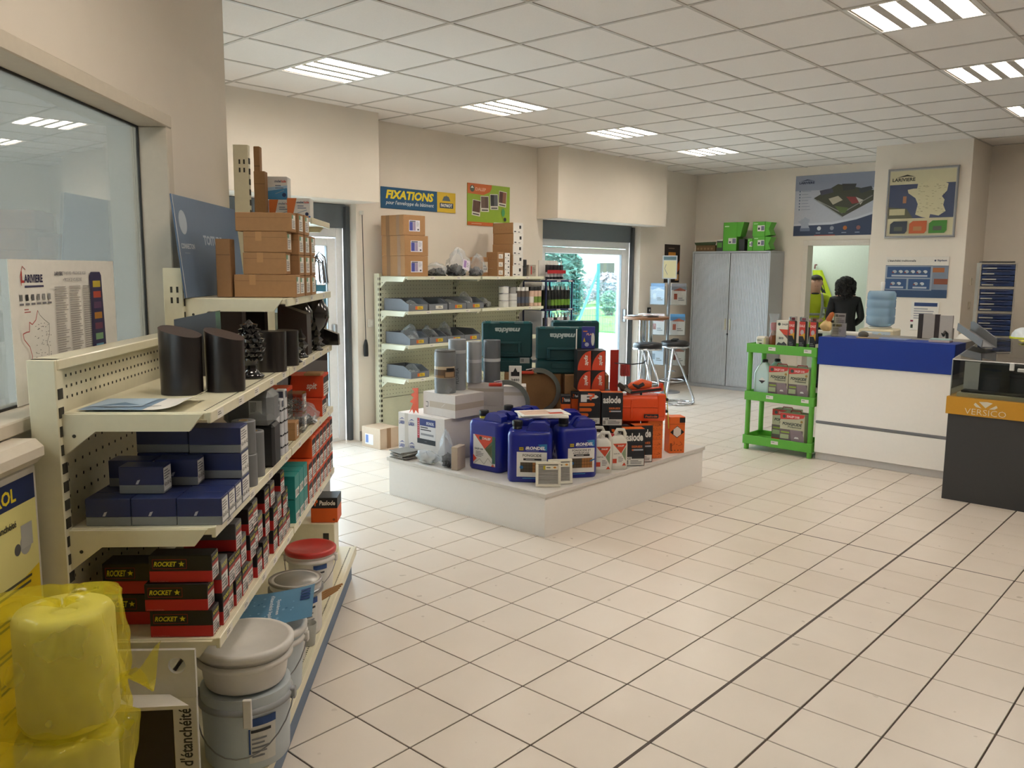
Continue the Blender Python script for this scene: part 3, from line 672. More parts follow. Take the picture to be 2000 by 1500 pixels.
# high shelf items
ZH = 1.946
def crochet(s, l, w_, d, h, z, label, blue):
    o = block('hook_box', w_, d, h, M('e2e0dc', .5), GP(s, l, z), RM45, label, 'box', 'white tile-hook boxes')
    q = FRONT(w_, d)
    if blue: q.poly([(0, 0), (w_, 0), (w_, h*.5), (0, h*.35)], '4a8ec0'); q.poly([(0, h*.35), (w_, h*.5), (w_, h*.62), (0, h*.5)], 'a8c8e0')
    else: q.poly([(0, h*.15), (w_*.25, h*.15), (w_*.42, h), (0, h)], 'd8763a'); q.rect(w_*.55, 0, w_*.75, h*.1, 'c4302c'); q.rect(w_*.75, 0, w_, h*.1, '3864a8')
    q.text("crochet", w_*.42, h*.74, w_*.72, h*.86, '30406e', .02); q.text("'tuile", w_*.72, h*.74, w_*.95, h*.86, 'd23a28', .02); q.lines(w_*.45, h*.45, w_*.85, h*.66, 2, '7e8aa0'); q.line([(w_*.45, h*.25), (w_*.85, h*.4)], .003, '8fa4b8'); q.circ(w_*.85, h*.2, h*.09, '2c3e66'); q.done(o, 'printed_label'); return o
crochet(4.42, .845, .115, .09, .098, ZH, 'white and orange tile-hook box on the high narrow shelf', False); crochet(4.516, .957, .115, .09, .097, ZH, 'white box with red dot on the high narrow shelf', False)
crochet(4.52, .975, .11, .09, .115, ZH+.098, 'white and blue tile-hook box on top of the high shelf boxes', True)
carton(4.42, 1.04, ZH, .055, .06, .23, 'tall narrow brown carton beside the white and blue hook box', KRAFT2, lab=False, group='tall cartons on the high shelf'); 
carton(4.49, 1.068, ZH+.001, .03, .05, .36, 'tallest brown carton against the high upright', KRAFT2, lab=False, group='tall cartons on the high shelf')
# blue roofing board
bb = MB().box(0, .86, 0, .006, 0, .385, M('5d738f', .5), .001).build('display_board', None, GP(3.22, 1.046, 1.5815), R45, 'slate blue roofing display board with white lettering leaning behind the cartons', 'board')
bb.rotation_euler = (-.10, 0, R45)
p = Print((0, 0, 0), (1, 0, 0), (0, 0, 1)); p.circ(.085, .285, .045, 'aab7c4', 18, .046); p.text('CONNECTON', .03, .185, .185, .205, 'c6ced6', .02); p.lines(.06, .165, .15, .173, 1, '7f90a6'); p.text('TOITURE', .31, .205, .57, .245, 'aebaca', .04); p.rect(0, 0, .006, .385, 'd6dbe0'); p.done(bb)

# ---------- buckets on the base ----------
PAIL = M('c3cdd4', .4, var=.03); PAILW = M('e2dfda', .4); GRIM = M('9fa3a6', .45)
def pail(s, l, z, r0_, r1, h, label, body=PAIL, lid=PAILW, rim=GRIM, bail=True, lidh=.03, lab=True, ang=0., strap=False, can=False):
    t = thing('paint_pail', label, 'bucket', GP(s, l, z), RM45, 'buckets on the base shelf')
    prof = [(r0_*.96, 0), (r0_, .008)]+[(r0_+(r1-r0_)*k/5, h*k/5) for k in range(1, 5)]+[(r1, h-.03)]
    MB().lathe(prof+[(r1, h)], body, 40).build('bucket_body', t)
    MB().lathe([(r1+.001, h-.05), (r1+.008, h-.047), (r1+.008, h-.035), (r1+.001, h-.03)], rim, 40).build('rim_band', t)
    if lid: MB().lathe([(r1+.003, h-.018), (r1+.011, h-.014), (r1+.012, h+.004), (r1+.004, h+.010), (r1-.006, h+.008), (r1-.012, h+.002), (.01, h+.002)] if not can else [(r1+.001, h-.01), (r1+.005, h-.006), (r1+.005, h+.002), (r1-.002, h+.004), (r1-.014, h-.004), (r1-.02, h+.002), (.01, h+.003)], lid, 40).build('lid', t)
    if bail:
        b = [(-(r1+.012)*math.cos(a), -(r1+.012)*math.sin(a)*.92, h-.04-math.sin(a)*h*.62) for a in [math.pi*k/14 for k in range(15)]]
        MB().tube(b, .0022, STEEL, 6).build('wire_handle', t)
        MB().box(-r1-.018, -r1-.002, -.012, .012, h-.06, h-.025, rim, .003).build('handle_lug', t); MB().box(r1+.002, r1+.018, -.012, .012, h-.06, h-.025, rim, .003).build('handle_lug', t)
    if lab:
        m = MB(); a0, a1 = -.62+ang, .02+ang; rm = (r0_+r1)/2
        def cyl(u, z, e=.0012):
            a = a0+(a1-a0)*u-.2; rz = r0_+(r1-r0_)*z/h+e; return (rz*math.cos(a-math.pi*.5+1.1), rz*math.sin(a-math.pi*.5+1.1), z)
        def patch(u0_, u1_, z0, z1, hx, e): m.add([cyl(u0_+(u1_-u0_)*k/6, z, e) for z in (z0, z1) for k in range(7)], [(k, k+1, k+8, k+7) for k in range(6)], INK(hx))
        patch(0, 1, h*.12, h*.72, 'dcdcd8', .0012); patch(0, 1, h*.63, h*.74, '2c4f8e', .0028); patch(.08, .8, h*.54, h*.58, '33363c', .0028)
        for k in range(5): patch(.1, .55+.08*(k % 3), h*(.2+.06*k), h*(.225+.06*k), '83868c', .003)
        patch(0, .06, h*.25, h*.6, '2c4f8e', .0022); m.build('printed_label', t)
    if strap:
        MB().box(.03, .055, -r1-.022, -r1-.010, h-.075, h+.015, PAILW, .002).build('tear_strip', t)
    return t
pail(2.53, .690, .181, .128, .136, .235, 'large pale blue bucket on the base shelf, lowest by the grey sign', PAIL, None, GRIM, True, lab=True, strap=True)
pail(2.53, .690, .425, .122, .138, .125, 'white lidded tub stacked on the pale blue bucket', PAILW, M('dedbd6', .35), PAILW, False, lab=False)
pail(2.94, .715, .181, .112, .126, .235, 'white lidded bucket with a blue brochure on its lid', PAIL, PAILW, PAILW, True, lab=False)
pail(3.43, .715, .181, .104, .106, .225, 'silver rimmed paint can with a grey metal lid', M('d5d3d0', .4), M('a9a7a4', .3, metal=.6), STEEL, False, lab=True, can=True, ang=.2)
pail(3.88, .735, .181, .098, .108, .205, 'white bucket with a bright red lid', PAILW, M('c8302e', .35, coat=.3), PAILW, True, lab=True)
pail(3.165, .69, .181, .060, .064, .15, 'small white paint can between the larger buckets', M('d2d0cc', .4), None, PAILW, False, lab=True, ang=.3)
# blue brochure on the white lid
b = MB(); b.grid(lambda u, v: (-.13+.27*u, -.11+.22*v, .004+.035*u*u+.01*math.sin(3*v)*u), 10, 6, M('5f93b8', .3)); bo = b.build('brochure', None, GP(2.98, .70, .452), RM45+.35, 'blue brochure with water drops lying on a white bucket lid', 'brochure')
bo.rotation_euler = (.17, .0, RM45+.12)
pp = MB(); fn = lambda u, v: (-.13+.27*u, -.11+.22*v, .0052+.035*u*u+.01*math.sin(3*v)*u)
def drop(u, v, ru, h): 
    k = [fn(u+ru*math.cos(a)*.75, v+ru*math.sin(a)) for a in [2*math.pi*i/8 for i in range(8)]]; pp.add(k, [tuple(range(8))], INK(h))
r = random.Random(8)
for k in range(34): drop(r.uniform(.05, .8), r.uniform(.05, .95), r.uniform(.008, .028), r.choice(['86b4d2', '9cc4dc', '4a7da3']))
def lay(t, u0_, u1_, v0, v1, h, turn):
    vs, fs = textmesh(t, .02, 0)
    pp.add([Vector(fn(u0_+(u1_-u0_)*(b if turn else a), v0+(v1-v0)*((1-a) if turn else b)))+Vector((0, 0, .0008)) for a, b in vs], fs, INK(h))
lay('Systèmes', .50, .56, .25, .70, 'e8eef2', True); lay("d'étanchéité liquide", .40, .47, .12, .86, 'e8eef2', True)
for k in range(4): pp.add([Vector(fn(u, v))+Vector((0, 0, .0008)) for u, v in ((.82, .5+k*.1), (.95, .5+k*.1), (.95, .57+k*.1), (.82, .57+k*.1))], [(0, 1, 2, 3)], INK('27457f'))
pp.build('printed_label', bo)
# cup and brush handles
cu = MB().lathe([(.026, 0), (.034, .09), (.032, .09), (.024, .005)], M('a8a89f', .4), 20); cu.tube([(.03, 0, .075), (.055, 0, .07), (.055, 0, .03), (.03, 0, .022)], .004, M('a8a89f', .4), 6)
cu.build('scoop_cup', None, GP(3.32, .59+.0, .182), 1.0, 'small grey cup with a handle at the edge of the base shelf', 'cup').location = GP(3.285, .640, .182)
t = thing('paint_brushes', 'bundle of wooden-handled brushes sticking out beside the paint can', 'brushes', GP(3.615, .675, .182), RM45)
for k in range(4):
    MB().tube([(-.02+.004*k, -.01, .03+.01*k), (.05, .0+.006*k, .065+.008*k), (.105+.006*k, .01+.006*k, .098+.006*k)], .005, M('b58a5c', .6), 7).build('handle', t)
MB().box(-.03, .0, -.03, .03, 0, .04, M('7c7468', .6), .004).build('bristles', t)

# ---------- white end sign, display poster, yellow rolls ----------
t = thing('end_sign', 'grey-white stand with a round hole and vertical lettering at the shelving end', 'sign', GP(2.2, .83, 0), RM45)
GW = M('c9c7bf', .5)
def hole_plate(w0, w1, z0, z1, cx, cz, r_):
    m = MB(); n = 24
    up = [(w0, cz), (cx-r_, cz)]+[(cx-r_*math.cos(math.pi*k/12), cz+r_*math.sin(math.pi*k/12)) for k in range(1, 12)]+[(cx+r_, cz), (w1, cz), (w1, z1), (w0, z1)]
    dn = [(w0, cz), (w0, z0), (w1, z0), (w1, cz), (cx+r_, cz)]+[(cx+r_*math.cos(math.pi*k/12), cz-r_*math.sin(math.pi*k/12)) for k in range(1, 12)]+[(cx-r_, cz)]
    for pl in (up, dn): m.prism(pl, (0, 0, 0), (1, 0, 0), (0, 0, 1), (0, 1, 0), .012, GW)
    return m
hole_plate(-.16, .096, .535, .672, .047, .628, .023).build('upper_plate', t)
MB().prism([(-.16, 0), (.025, 0), (.096, .062), (-.16, .075)], (0, -.0, .0), (1, 0, 0), (0, -1, .0), (0, 0, 1), .010, M('d6d2ca', .5)).build('ledge', t).location = (0, .0, .536)
MB().box(.03, .096, 0, .012, 0, .536, GW, .002).build('side_strip', t); MB().box(-.16, .03, .003, .012, 0, .53, M('2a211d', .6), .002).build('lower_panel', t)
MB().box(-.16, .096, .01, .047, 0, .03, GW, .002).build('foot', t)
q = Print((.03, 0, 0), (1, 0, 0), (0, 0, 1)); q.text("d'étanchéité", .014, .335, .05, .505, '2f2f31', .02, 0, 1); q.done(t)
# yellow poster display below the window
t = thing('poster_stand', 'white display case with a yellow poster below the partition window', 'display stand', GP(1.985, 1.118, 0), R45)
MB().box(-.22, .22, 0, .06, .0, 1.195, M('d9d3c8', .5), .01).build('panel', t); MB().box(-.225, .225, -.03, .069, 1.195, 1.258, M('ddd3c2', .45), .02).build('top_cap', t)
q = Print((-.2, 0, .05), (1, 0, 0), (0, 0, 1)); q.rect(0, 0, .4, 1.12, 'e8c81e'); q.rect(.0, 1.055, .4, 1.12, '1d2c58'); q.text('KEMPEROL', .07, 1.068, .31, 1.104, 'e8d030', .03); q.poly([(0, .80), (.4, .88), (.4, 1.055), (0, 1.055)], 'e5dc90'); q.circ(.34, .95, .028, 'a9a9a6'); q.rect(.32, .94, .375, 1.0, 'b5b5b0'); q.circ(.30, .945, .015, '555555')
for k in range(5): q.lines(.18, .82-.075*k+.02, .37, .85-.075*k+.02, 2, '55533a', k)
q.text('étanchéité', .2, 1.005, .30, 1.022, '2a2a28', .02); q.done(t)
# rolls in yellow film
YF = film('yellow_film', 'f4e640', .30, .15, (.99, .96, .55)); RW = M('e4e0cc', .8)
def yroll(s, l, z, label, h, seed, tuft):
    t = thing('wrapped_roll', label, 'wrapped roll', GP(s, l, z), 0, 'white rolls in yellow plastic film')
    MB().lathe([(.095, .0), (.10, .01), (.10, h-.012), (.094, h), (.03, h), (.028, h-.01)], RW, 32).build('roll', t)
    r = random.Random(seed); ph = [r.uniform(0, 6) for _ in range(6)]
    def f(u, v):
        a = 2*math.pi*u; k = .121+.07*max(0, math.cos(a-2.36))**2*(.6+.4*math.sin(3*v+ph[5]))+.012*math.sin(3*a+ph[0]+2*v)+.006*math.sin(7*a+ph[1]+9*v)+.0035*math.sin(17*a+ph[2]-13*v)+.002*math.sin(31*a+21*v)
        if v < .75: z_ = -.0+(h+.012)*v/.75; k *= 1+.06*math.sin(5*v+ph[3])
        else: q_ = (v-.75)/.25; z_ = h+.012+.018*math.sin(q_*3)+.01*math.sin(6*a+ph[4])*q_; k *= (1-q_*.96)
        return (k*math.cos(a), k*math.sin(a), max(.001, z_))
    MB().grid(f, 72, 30, YF, True, True).build('yellow_film', t)
    if tuft:
        d = (-N45); c = d*.11+Vector((0, 0, h*.35)); MB().grid(lambda u, v: c+d*(.075*u)+D45*((v-.5)*.06*(1+.5*u))+Vector((0, 0, .02*u+.035*math.sin(5*v+3*u)*(.3+u))), 6, 8, YF).build('loose_end', t)
    return t
yroll(1.77, .862, .725, 'white roll in yellow film on top of the stack by the shelving', .245, 2, True)
yroll(1.74, .858, .365, 'white roll in yellow film under the top roll', .345, 3, False)
yroll(1.75, .86, .0, 'white roll in yellow film at the foot of the stack', .35, 5, False)


# ---------- in and on the glazed partition ----------
q = MB(); q.box(-.33, .33, 0, .002, 0, .42, PAPER); po = q.build('map_poster', None, GP(2.60, 1.272, 1.302), RM45-math.pi/2+math.pi, 'cream poster with a map outline and coloured index taped inside the partition glass', 'poster')
po.rotation_euler = (0, 0, R45); po.location = GP(2.765, 1.2635, 1.302); po.scale = (1.06, 1, .985)
p = Print((-.33, 0, 0), (1, 0, 0), (0, 0, 1))
p.text('L', .06, .352, .075, .385, 'b8322c', .04); p.text('ARIVIERE', .075, .352, .175, .376, '2c2a50', .04); p.line([(.085, .39), (.07, .40), (.055, .37), (.06, .345)], .002, 'b8322c'); p.rect(.075, .338, .178, .344, '2c2a50')
for k in range(6): p.rect(.045+k*.03, .30, .060+k*.03, .318, ['777777', '222226', '55555a', '8a8a8a', '999999', '8a8a8a'][k]); p.rect(.042+k*.03, .287, .064+k*.03, .293, '77757a')
p.text('LARIVIERE', .24, .372, .29, .384, '2c2a40', .04); p.text('TOUJOURS + PROCHE DE VOUS', .293, .372, .44, .384, '7d7b80', .01); p.text('+ PROCHE DE VOS BESOINS', .29, .352, .41, .364, '7d7b80', .01)
for c in range(3): p.lines(.235+c*.09, .02, .315+c*.09, .34, 44, 'a8a29c', c+5)
p.poly([(.46, .02), (.565, .02), (.55, .37), (.54, .382), (.475, .382), (.465, .37)], '2d2850')
for k, h in enumerate(('c8b13a', 'b5432e', '5a3a60', 'b57a30', '6a3350', '7fa67a', '6fa6c0', '7a4038', '3f5a8a')): p.rect(.485, .33-k*.036, .54, .352-k*.036, h)
FR = [(.50, 1.0), (.56, .93), (.68, .86), (.86, .78), (.84, .62), (.74, .50), (.80, .42), (.78, .30), (.84, .16), (.70, .06), (.52, .10), (.50, .0), (.34, .04), (.20, .10), (.24, .34), (.18, .48), (.02, .60), (.0, .68), (.12, .70), (.20, .70), (.22, .84), (.30, .80), (.42, .86)]
p.line([(.04+a*.17, .07+b*.20) for a, b in FR[:13]], .002, '6d6a60'); p.line([(.04+a*.17, .07+b*.20) for a, b in FR[12:]+FR[:1]], .003, 'b0403c')
r = random.Random(2)
for k in range(60): x, y = .06+r.uniform(.02, .12), .10+r.uniform(0, .13); p.rect(x, y, x+.006, y+.0015, '4a4a4e')
p.lines(.035, .265, .07, .28, 2, 'b56a64'); p.lines(.035, .04, .065, .06, 3, '333338'); p.done(po)
t = MB().box(-.10, .10, 0, .01, 0, .30, M('c6cbbd', .5)).build('panel_sample', None, GP(3.05, 1.33, 1.301), R45, 'pale grey panel with a dark strip standing in the office window', 'panel'); q = Print((-.1, 0, 0), (1, 0, 0), (0, 0, 1)); q.rect(.03, .17, .16, .195, '8e9389'); q.done(t)
MB().box(-.03, .03, 0, .05, 0, .16, M('6d5333', .7), .002).build('wood_block', None, GP(2.88, 1.33, 1.301), R45, 'brown wooden block standing in the office window', 'block'); MB().box(-.03, .03, 0, .04, 0, .08, M('7d6340', .7), .002).build('wood_block', None, GP(2.79, 1.33, 1.301), R45, 'small brown wooden block beside the taller one in the office window', 'block')
# dark cross joint in the floor
MB().box(5.224-.004, 5.224+.004, -3.8, 6.5, -.004, .0005, M('5a5048', .8)).build('movement_joint', floor)
# =============== shelving on the left wall ===============
g2 = thing('wall_shelving', 'cream perforated shelving against the wall below the blue and yellow sign', 'shelving', (6.29, 6.46, 0))
CR2 = M('dcdcc4', .4, coat=.15)
def L2(x): return x-6.29
for x in (5.275, 6.29, 7.305):
    u = MB().box(L2(x)-.018, L2(x)+.018, .0, .075, 0, 1.645, CR2, .002).build('upright', g2); q = MB(); z = .08
    while z < 1.6: q.box(L2(x)-.010, L2(x)+.010, -.0015, .002, z, z+.026, HOLE); q.box(L2(x)-.0195, L2(x)-.017, .004, .012, z, z+.026, HOLE); z += .05
    q.build('slot', u, kind='stuff')
for a, b in ((5.293, 6.272), (6.308, 7.287)):
    pn = MB().box(L2(a), L2(b), .012, .03, .42, 1.62, CR2).build('back_panel', g2); q = MB(); z = .45
    while z < 1.6:
        k = L2(a)+.02
        while k < L2(b): q.box(k-.003, k+.003, .0105, .013, z-.003, z+.003, HOLE); k += .04
        z += .04
    q.build('perforation', pn, kind='stuff')
    MB().box(L2(a), L2(b), .008, .03, .05, .415, CR2, .002).build('lower_panel', g2)
    for k, z in enumerate((1.62, 1.29, .965, .64)): g_shelf(g2, L2(a)-.006, L2(b)+.006, .0, -.39, z, tags=2, seed=int(a*10)+k, dots=False, mat=CR2)
    MB().box(L2(a), L2(b), -.45, .0, .09, .11, CR2, .002).build('base_shelf', g2); MB().box(L2(a), L2(b), -.44, .0, 0, .09, CR2, .002).build('plinth', g2)
# big cartons, left end
def wcarton(x, y, z, w_, d, h, label, lab=True, side='c7bcb0'):
    o = block('carton', w_, d, h, KRAFT, (x, y, z), 0, label, 'carton', 'brown cartons on the wall shelving', .003)
    q = LEFT(w_, d); q.rect(d*.22, 0, d*.38, h, '8a6a4a'); q.rect(d*.68, .0, d*.82, h, '9a7c62'); q.done(o, 'tape')
    if lab:
        q = FRONT(w_, d); q.rect(w_*.25, h*.2, w_*.75, h*.75, 'dedbe2'); q.rect(w_*.27, h*.24, w_*.42, h*.66, '4a4f9c'); q.rect(w_*.43, h*.24, w_*.55, h*.66, 'a08fae'); q.rect(w_*.28, h*.67, w_*.55, h*.72, '50505c'); q.rect(w_*.63, h*.26, w_*.70, h*.33, '333338'); q.lines(w_*.58, h*.45, w_*.72, h*.7, 4, 'a2a2aa'); q.done(o)
    return o
wcarton(5.455, 6.30, 1.621, .295, .34, .193, 'lowest large carton of the three at the end of the wall shelving', side='d0cbc8'); wcarton(5.455, 6.30, 1.815, .30, .34, .192, 'middle large carton of the three at the end of the wall shelving', side='c3b8ac'); wcarton(5.435, 6.30, 2.008, .275, .33, .19, 'topmost large carton of the three at the end of the wall shelving', side='8f7456')
def small(x, y, z, w_, d, h, label, lab='half', mat=KRAFT, group='small cartons on the wall shelving'):
    o = block('carton', w_, d, h, mat, (x, y, z), 0, label, 'carton', group, .002); q = FRONT(w_, d)
    if lab == 'full': q.rect(0, 0, w_, h, 'e2dfda'); q.rect(w_*.62, h*.45, w_*.82, h*.75, '2a2a2e'); q.rect(w_*.1, h*.12, w_*.3, h*.22, '33333a'); q.rect(w_*.5, h*.1, w_*.7, h*.18, '77777c')
    else: q.rect(w_*.2, h*.2, w_*.85, h*.75, 'dedad2'); q.lines(w_*.28, h*.3, w_*.75, h*.6, 2, '77777a')
    q.done(o); return o
for k in range(5): small(6.905+.006*(k % 2), 6.27, 1.621+k*.1145, .165-.002*k, .30, .1135, 'long white-ended carton in the tall stack by the tape rolls, %s layer' % LEV[k], 'full', group='tall stack of white-ended cartons')
for k in range(4): small(6.735, 6.20, 1.621+k*.062, .085, .16, .061, 'small white-ended carton beside the tall stack, %s layer' % LEV[k], 'full')
for k in range(3): small(6.62, 6.19, 1.621+k*.085, .10, .16, .084, 'small brown carton with a white label beside the bags, %s layer' % LEV[k], 'half', KRAFT2)
small(6.53, 6.33, 1.621, .13, .16, .20, 'brown carton at the back behind the clear bags')
for k in range(2): MB().lathe([(.047, 0), (.05, .004), (.05, .086), (.047, .09), (.02, .09), (.019, .08)], M('2a2c30', .5), 20).build('tape_roll', None, (7.045, 6.18, 1.621+.091*k), 0, '%s black tape roll of the pair beside the tall carton stack' % ('lower', 'upper')[k], 'roll', 'black tape rolls')
o = block('small_box', .12, .12, .125, M('a79d92', .6), (7.175, 6.2, 1.621), 0, 'grey and red printed box at the right end of the upper shelf', 'box'); q = FRONT(.12, .12); q.rect(.03, .02, .05, .11, 'b8342c'); q.lines(.06, .03, .11, .1, 4, '6c665e'); q.done(o)
BLK = M('202226', .5)
bag('plastic_bag', (5.75, 6.18, 1.622), .10, .11, .12, 'low dark bag of black fittings beside the large cartons', 'fittings', BLK, 21, FILM, False, 'clear bags of fittings on the wall shelving', n_in=90)
bag('plastic_bag', (6.02, 6.17, 1.622), .125, .115, .21, 'large clear bag of black fittings with a purple label', 'fittings', BLK, 22, FILM, True, 'clear bags of fittings on the wall shelving', n_in=110)
q = Print((5.97, 6.03, 1.70), (.95, 0, -.25), (.25, .1, .95)); q.rect(0, 0, .10, .10, 'd8cfdb'); q.rect(.015, .02, .05, .09, '9a78b0'); q.lines(.055, .03, .09, .08, 3, '8a8a92')
lb = q.mb.build('bag_label', [o_ for o_ in bpy.data.objects if o_.name.startswith('plastic_bag') and 'purple' in o_.get('label', '')][0]); lb.parent.rotation_euler = (0, 0, 0); lb.location = (-6.02, -6.17, -1.622)
bag('plastic_bag', (6.30, 6.16, 1.622), .085, .09, .17, 'clear bag half full of small dark screws', 'screws', M('4a4c50', .4, metal=.4), 23, FILM, True, 'clear bags of fittings on the wall shelving', n_in=70)
# picking bins
BIN = M('70747c', .5); BIN2 = BIN
def bin_(x, z, w_, label, content=0, tagc='d8b42c'):
    t = thing('picking_bin', label, 'bin', (x, 6.27, z), 0, 'grey open-front picking bins'); d, h = .36, .115; th = .004
    side = [(-d/2, 0), (d/2, 0), (d/2, h), (-d/2+.11, h), (-d/2, .062)]
    for sx in (-1, 1): MB().prism(side, (sx*w_/2-(th if sx > 0 else 0), 0, 0), (0, 1, 0), (0, 0, 1), (1, 0, 0), th, BIN).build('side_wall', t)
    MB().box(-w_/2+th, w_/2-th, -d/2, d/2, 0, th, BIN2).build('bottom', t); MB().box(-w_/2+th, w_/2-th, -d/2, -d/2+th, th, .062, BIN2).build('front_wall', t); MB().box(-w_/2+th, w_/2-th, d/2-th, d/2, th, h, BIN2).build('back_wall', t)
    if tagc:
        q = Print((-w_/2, -d/2, 0), (1, 0, 0), (0, 0, 1)); q.rect(w_*.35, .014, w_*.75, .046, tagc); q.rect(w_*.35, .014, w_*.46, .046, 'd0642c') if tagc != 'd5d2c8' else None; q.lines(w_*.5, .02, w_*.7, .04, 2, '6a5a20'); q.done(t, 'bin_tag')
    return t
for k, (x, tg, nm) in enumerate(((5.435, 'd8b42c', 'at the shelf end below the large cartons'), (5.70, 'd5d2c8', 'with a white tag on the second shelf'), (5.965, 'd8b42c', 'with white and yellow tags on the second shelf'), (6.22, 'd8b42c', 'beside the clear bag on the second shelf'))): bin_(x, 1.291, .245, 'grey open-front bin '+nm, 0, tg)
for k, (x, nm) in enumerate(((5.445, 'holding a clear bag on the third shelf'), (5.70, 'full of wrapped black fittings on the third shelf'), (5.94, 'behind the grey rolls on the third shelf'), (6.18, 'beside the teal tool case on the third shelf'))): bin_(x, .966, .235, 'grey open-front bin '+nm)
bin_(5.455, .641, .235, 'grey open-front bin alone on the fourth shelf')
WB = M('c8ccd0', .5)
def inbag(x, y, z, rx, ry, rz, label, col, seed): bag('plastic_bag', (x, y+.04, z), min(rx, .07), min(ry, .095), rz*.72, label, 'fittings', col, seed, FILM, True, 'bags of fittings in the picking bins', n_in=80, rz0=0.)
inbag(5.45, 6.2, 1.296, .09, .10, .10, 'clear bag of pale fittings in the end bin of the second shelf', WB, 31); inbag(5.99, 6.2, 1.296, .08, .10, .10, 'clear bag of pale fittings in the third bin of the second shelf', WB, 32); inbag(6.22, 6.2, 1.296, .08, .08, .17, 'upright bag of white fittings in the bin beside the loose bag', WB, 33); inbag(6.47, 6.2, 1.292, .095, .12, .11, 'loose clear bag of dark fittings lying past the bins', BLK, 34)
inbag(5.46, 6.2, .971, .10, .11, .19, 'tall clear bag in the end bin of the third shelf', WB, 35); inbag(5.70, 6.20, .971, .09, .12, .17, 'bag of black fittings in the second bin of the third shelf', BLK, 36); inbag(5.925, 6.20, .971, .065, .08, .20, 'pointed bag of black fittings before the grey rolls', BLK, 37); inbag(5.47, 6.2, .646, .08, .10, .12, 'clear bag in the lone bin of the fourth shelf', WB, 38)
# tins and spray cans
def tin(x, y, z, r, h, label, body, band, cap, grp):
    t = thing('tin_can', label, 'tin', (x, y, z), 0, grp); MB().lathe([(r, 0), (r, h)], M(body, .4), 20).build('can_body', t)
    MB().lathe([(r+.0006, h*.22), (r+.0006, h*.62)], M(band, .5), 20).build('band', t)
    if cap: MB().lathe([(r*.95, h), (r*.95, h*1.22), (r*.8, h*1.25)], M(cap, .4), 20).build('cap', t)
    else: MB().lathe([(r+.002, h-.004), (r+.002, h+.002), (r-.006, h+.002), (r-.008, h-.002)], STEEL, 20).build('lid', t)
    return t
for k in range(3): tin(6.715, 6.15, 1.291+k*.075, .054, .072, 'white tin in the stack of three, %s layer' % LEV[k], 'd8d8d4', 'd8d8d4', None, 'stacked white tins')
for k in range(2): tin(6.85, 6.15, 1.291+k*.075, .054, .072, 'white tin in the stack of two, %s layer' % LEV[k], 'd8d8d4', 'd0d0cc', None, 'stacked white tins')
tin(6.85, 6.15, 1.441, .045, .06, 'grey tin on top of the two white tins', '9a9a98', '9a9a98', None, 'stacked white tins')
for k in range(3): tin(6.945+k*.068, 6.15, 1.291, .031, .17, 'dark spray can with a white cap, %s from the white tins' % ORD[k], '5b5048', '4d5568', 'e4e2de', 'spray cans with white caps')
for k in range(3): tin(7.155+k*.066, 6.14, 1.291, .031, .17, 'orange and green spray can with a black cap, %s from the white-capped cans' % ORD[k], 'd8b8a4', '6f8a3a' if k else 'e4ded8', '1d1d1f', 'spray cans with black caps')
# carton on the floor by the switch
o = block('carton', .275, .225, .195, M('cbb59d', .8, var=.05, bump=.05), (5.075, 6.245, 0), DEG(-90), 'pale carton with a blue and white label on the floor by the wall switch', 'carton'); q = FRONT(.275, .225); q.rect(.05, .03, .17, .13, 'e6e6ea'); q.rect(.06, .045, .10, .12, '6f86c0'); q.done(o); q = RIGHT(.275, .225); q.rect(.08, 0, .13, .195, '9b7b5c'); q.done(o, 'tape')
# wall signs
def sign(name, w_, h, x, z, hexbg, label): return MB().box(0, w_, -.006, 0, 0, h, M(hexbg, .4), .001).build(name, None, (x, WALLY-.001, z), 0, label, 'sign')
s = sign('wall_sign', 1.015, .207, 5.381, 2.282, '15527c', 'blue and yellow FIXATIONS sign on the wall above the shelving'); p = Print((0, -.006, 0), (1, 0, 0), (0, 0, 1))
p.rect(.748, 0, 1.015, .207, 'd8b52c'); p.text('FIXATIONS', .06, .095, .70, .182, 'e8d22a', .045, .2); p.text("pour l'enveloppe du bâtiment", .06, .03, .70, .080, 'd9dfe4', .01, .2); p.poly([(.82, .12), (.94, .12), (.915, .165), (.885, .17), (.88, .185), (.875, .17), (.845, .165)], '5c6a70'); p.rect(.785, .045, .98, .098, '1c3c5a'); p.text('FAYNOT', .80, .055, .965, .09, 'e4e4dc', .04); p.done(s)
s = sign('wall_poster', .685, .45, 6.574, 2.168, '8fae2e', 'green and orange poster with four sample photos on the wall'); p = Print((0, -.006, 0), (1, 0, 0), (0, 0, 1))
p.rect(0, 0, .685, .04, 'c8662c'); p.poly([(0, .34), (.25, .335), (.35, .37), (.38, .41), (.385, .45), (0, .45)], 'c8662c'); p.circ(.075, .395, .036, '4a5a4a'); p.poly([(.05, .40), (.10, .40), (.075, .425)], 'd8dcd4'); p.text('DALEP', .125, .375, .29, .41, 'ddb090', .03)
for (x, y, c1, c2, a) in ((.14, .2, '5c4034', '5c4034', -.1), (.27, .25, '6a5446', '5a463a', .03), (.42, .28, '26282a', '55585c', .05), (.56, .32, '5a3a32', '8a5a44', -.08)):
    c, s_ = math.cos(a), math.sin(a); R_ = lambda q: [(x+u*c-v*s_, y+u*s_+v*c) for u, v in q]
    p.poly(R_([(-.065, -.095), (.065, -.095), (.065, .075), (-.065, .075)]), 'd8d4c8'); p.poly(R_([(-.058, -.055), (0, -.055), (0, .068), (-.058, .068)]), c1); p.poly(R_([(0, -.055), (.058, -.055), (.058, .068), (0, .068)]), c2); p.poly(R_([(-.05, -.085), (.05, -.085), (.05, -.07), (-.05, -.07)]), '55554c')
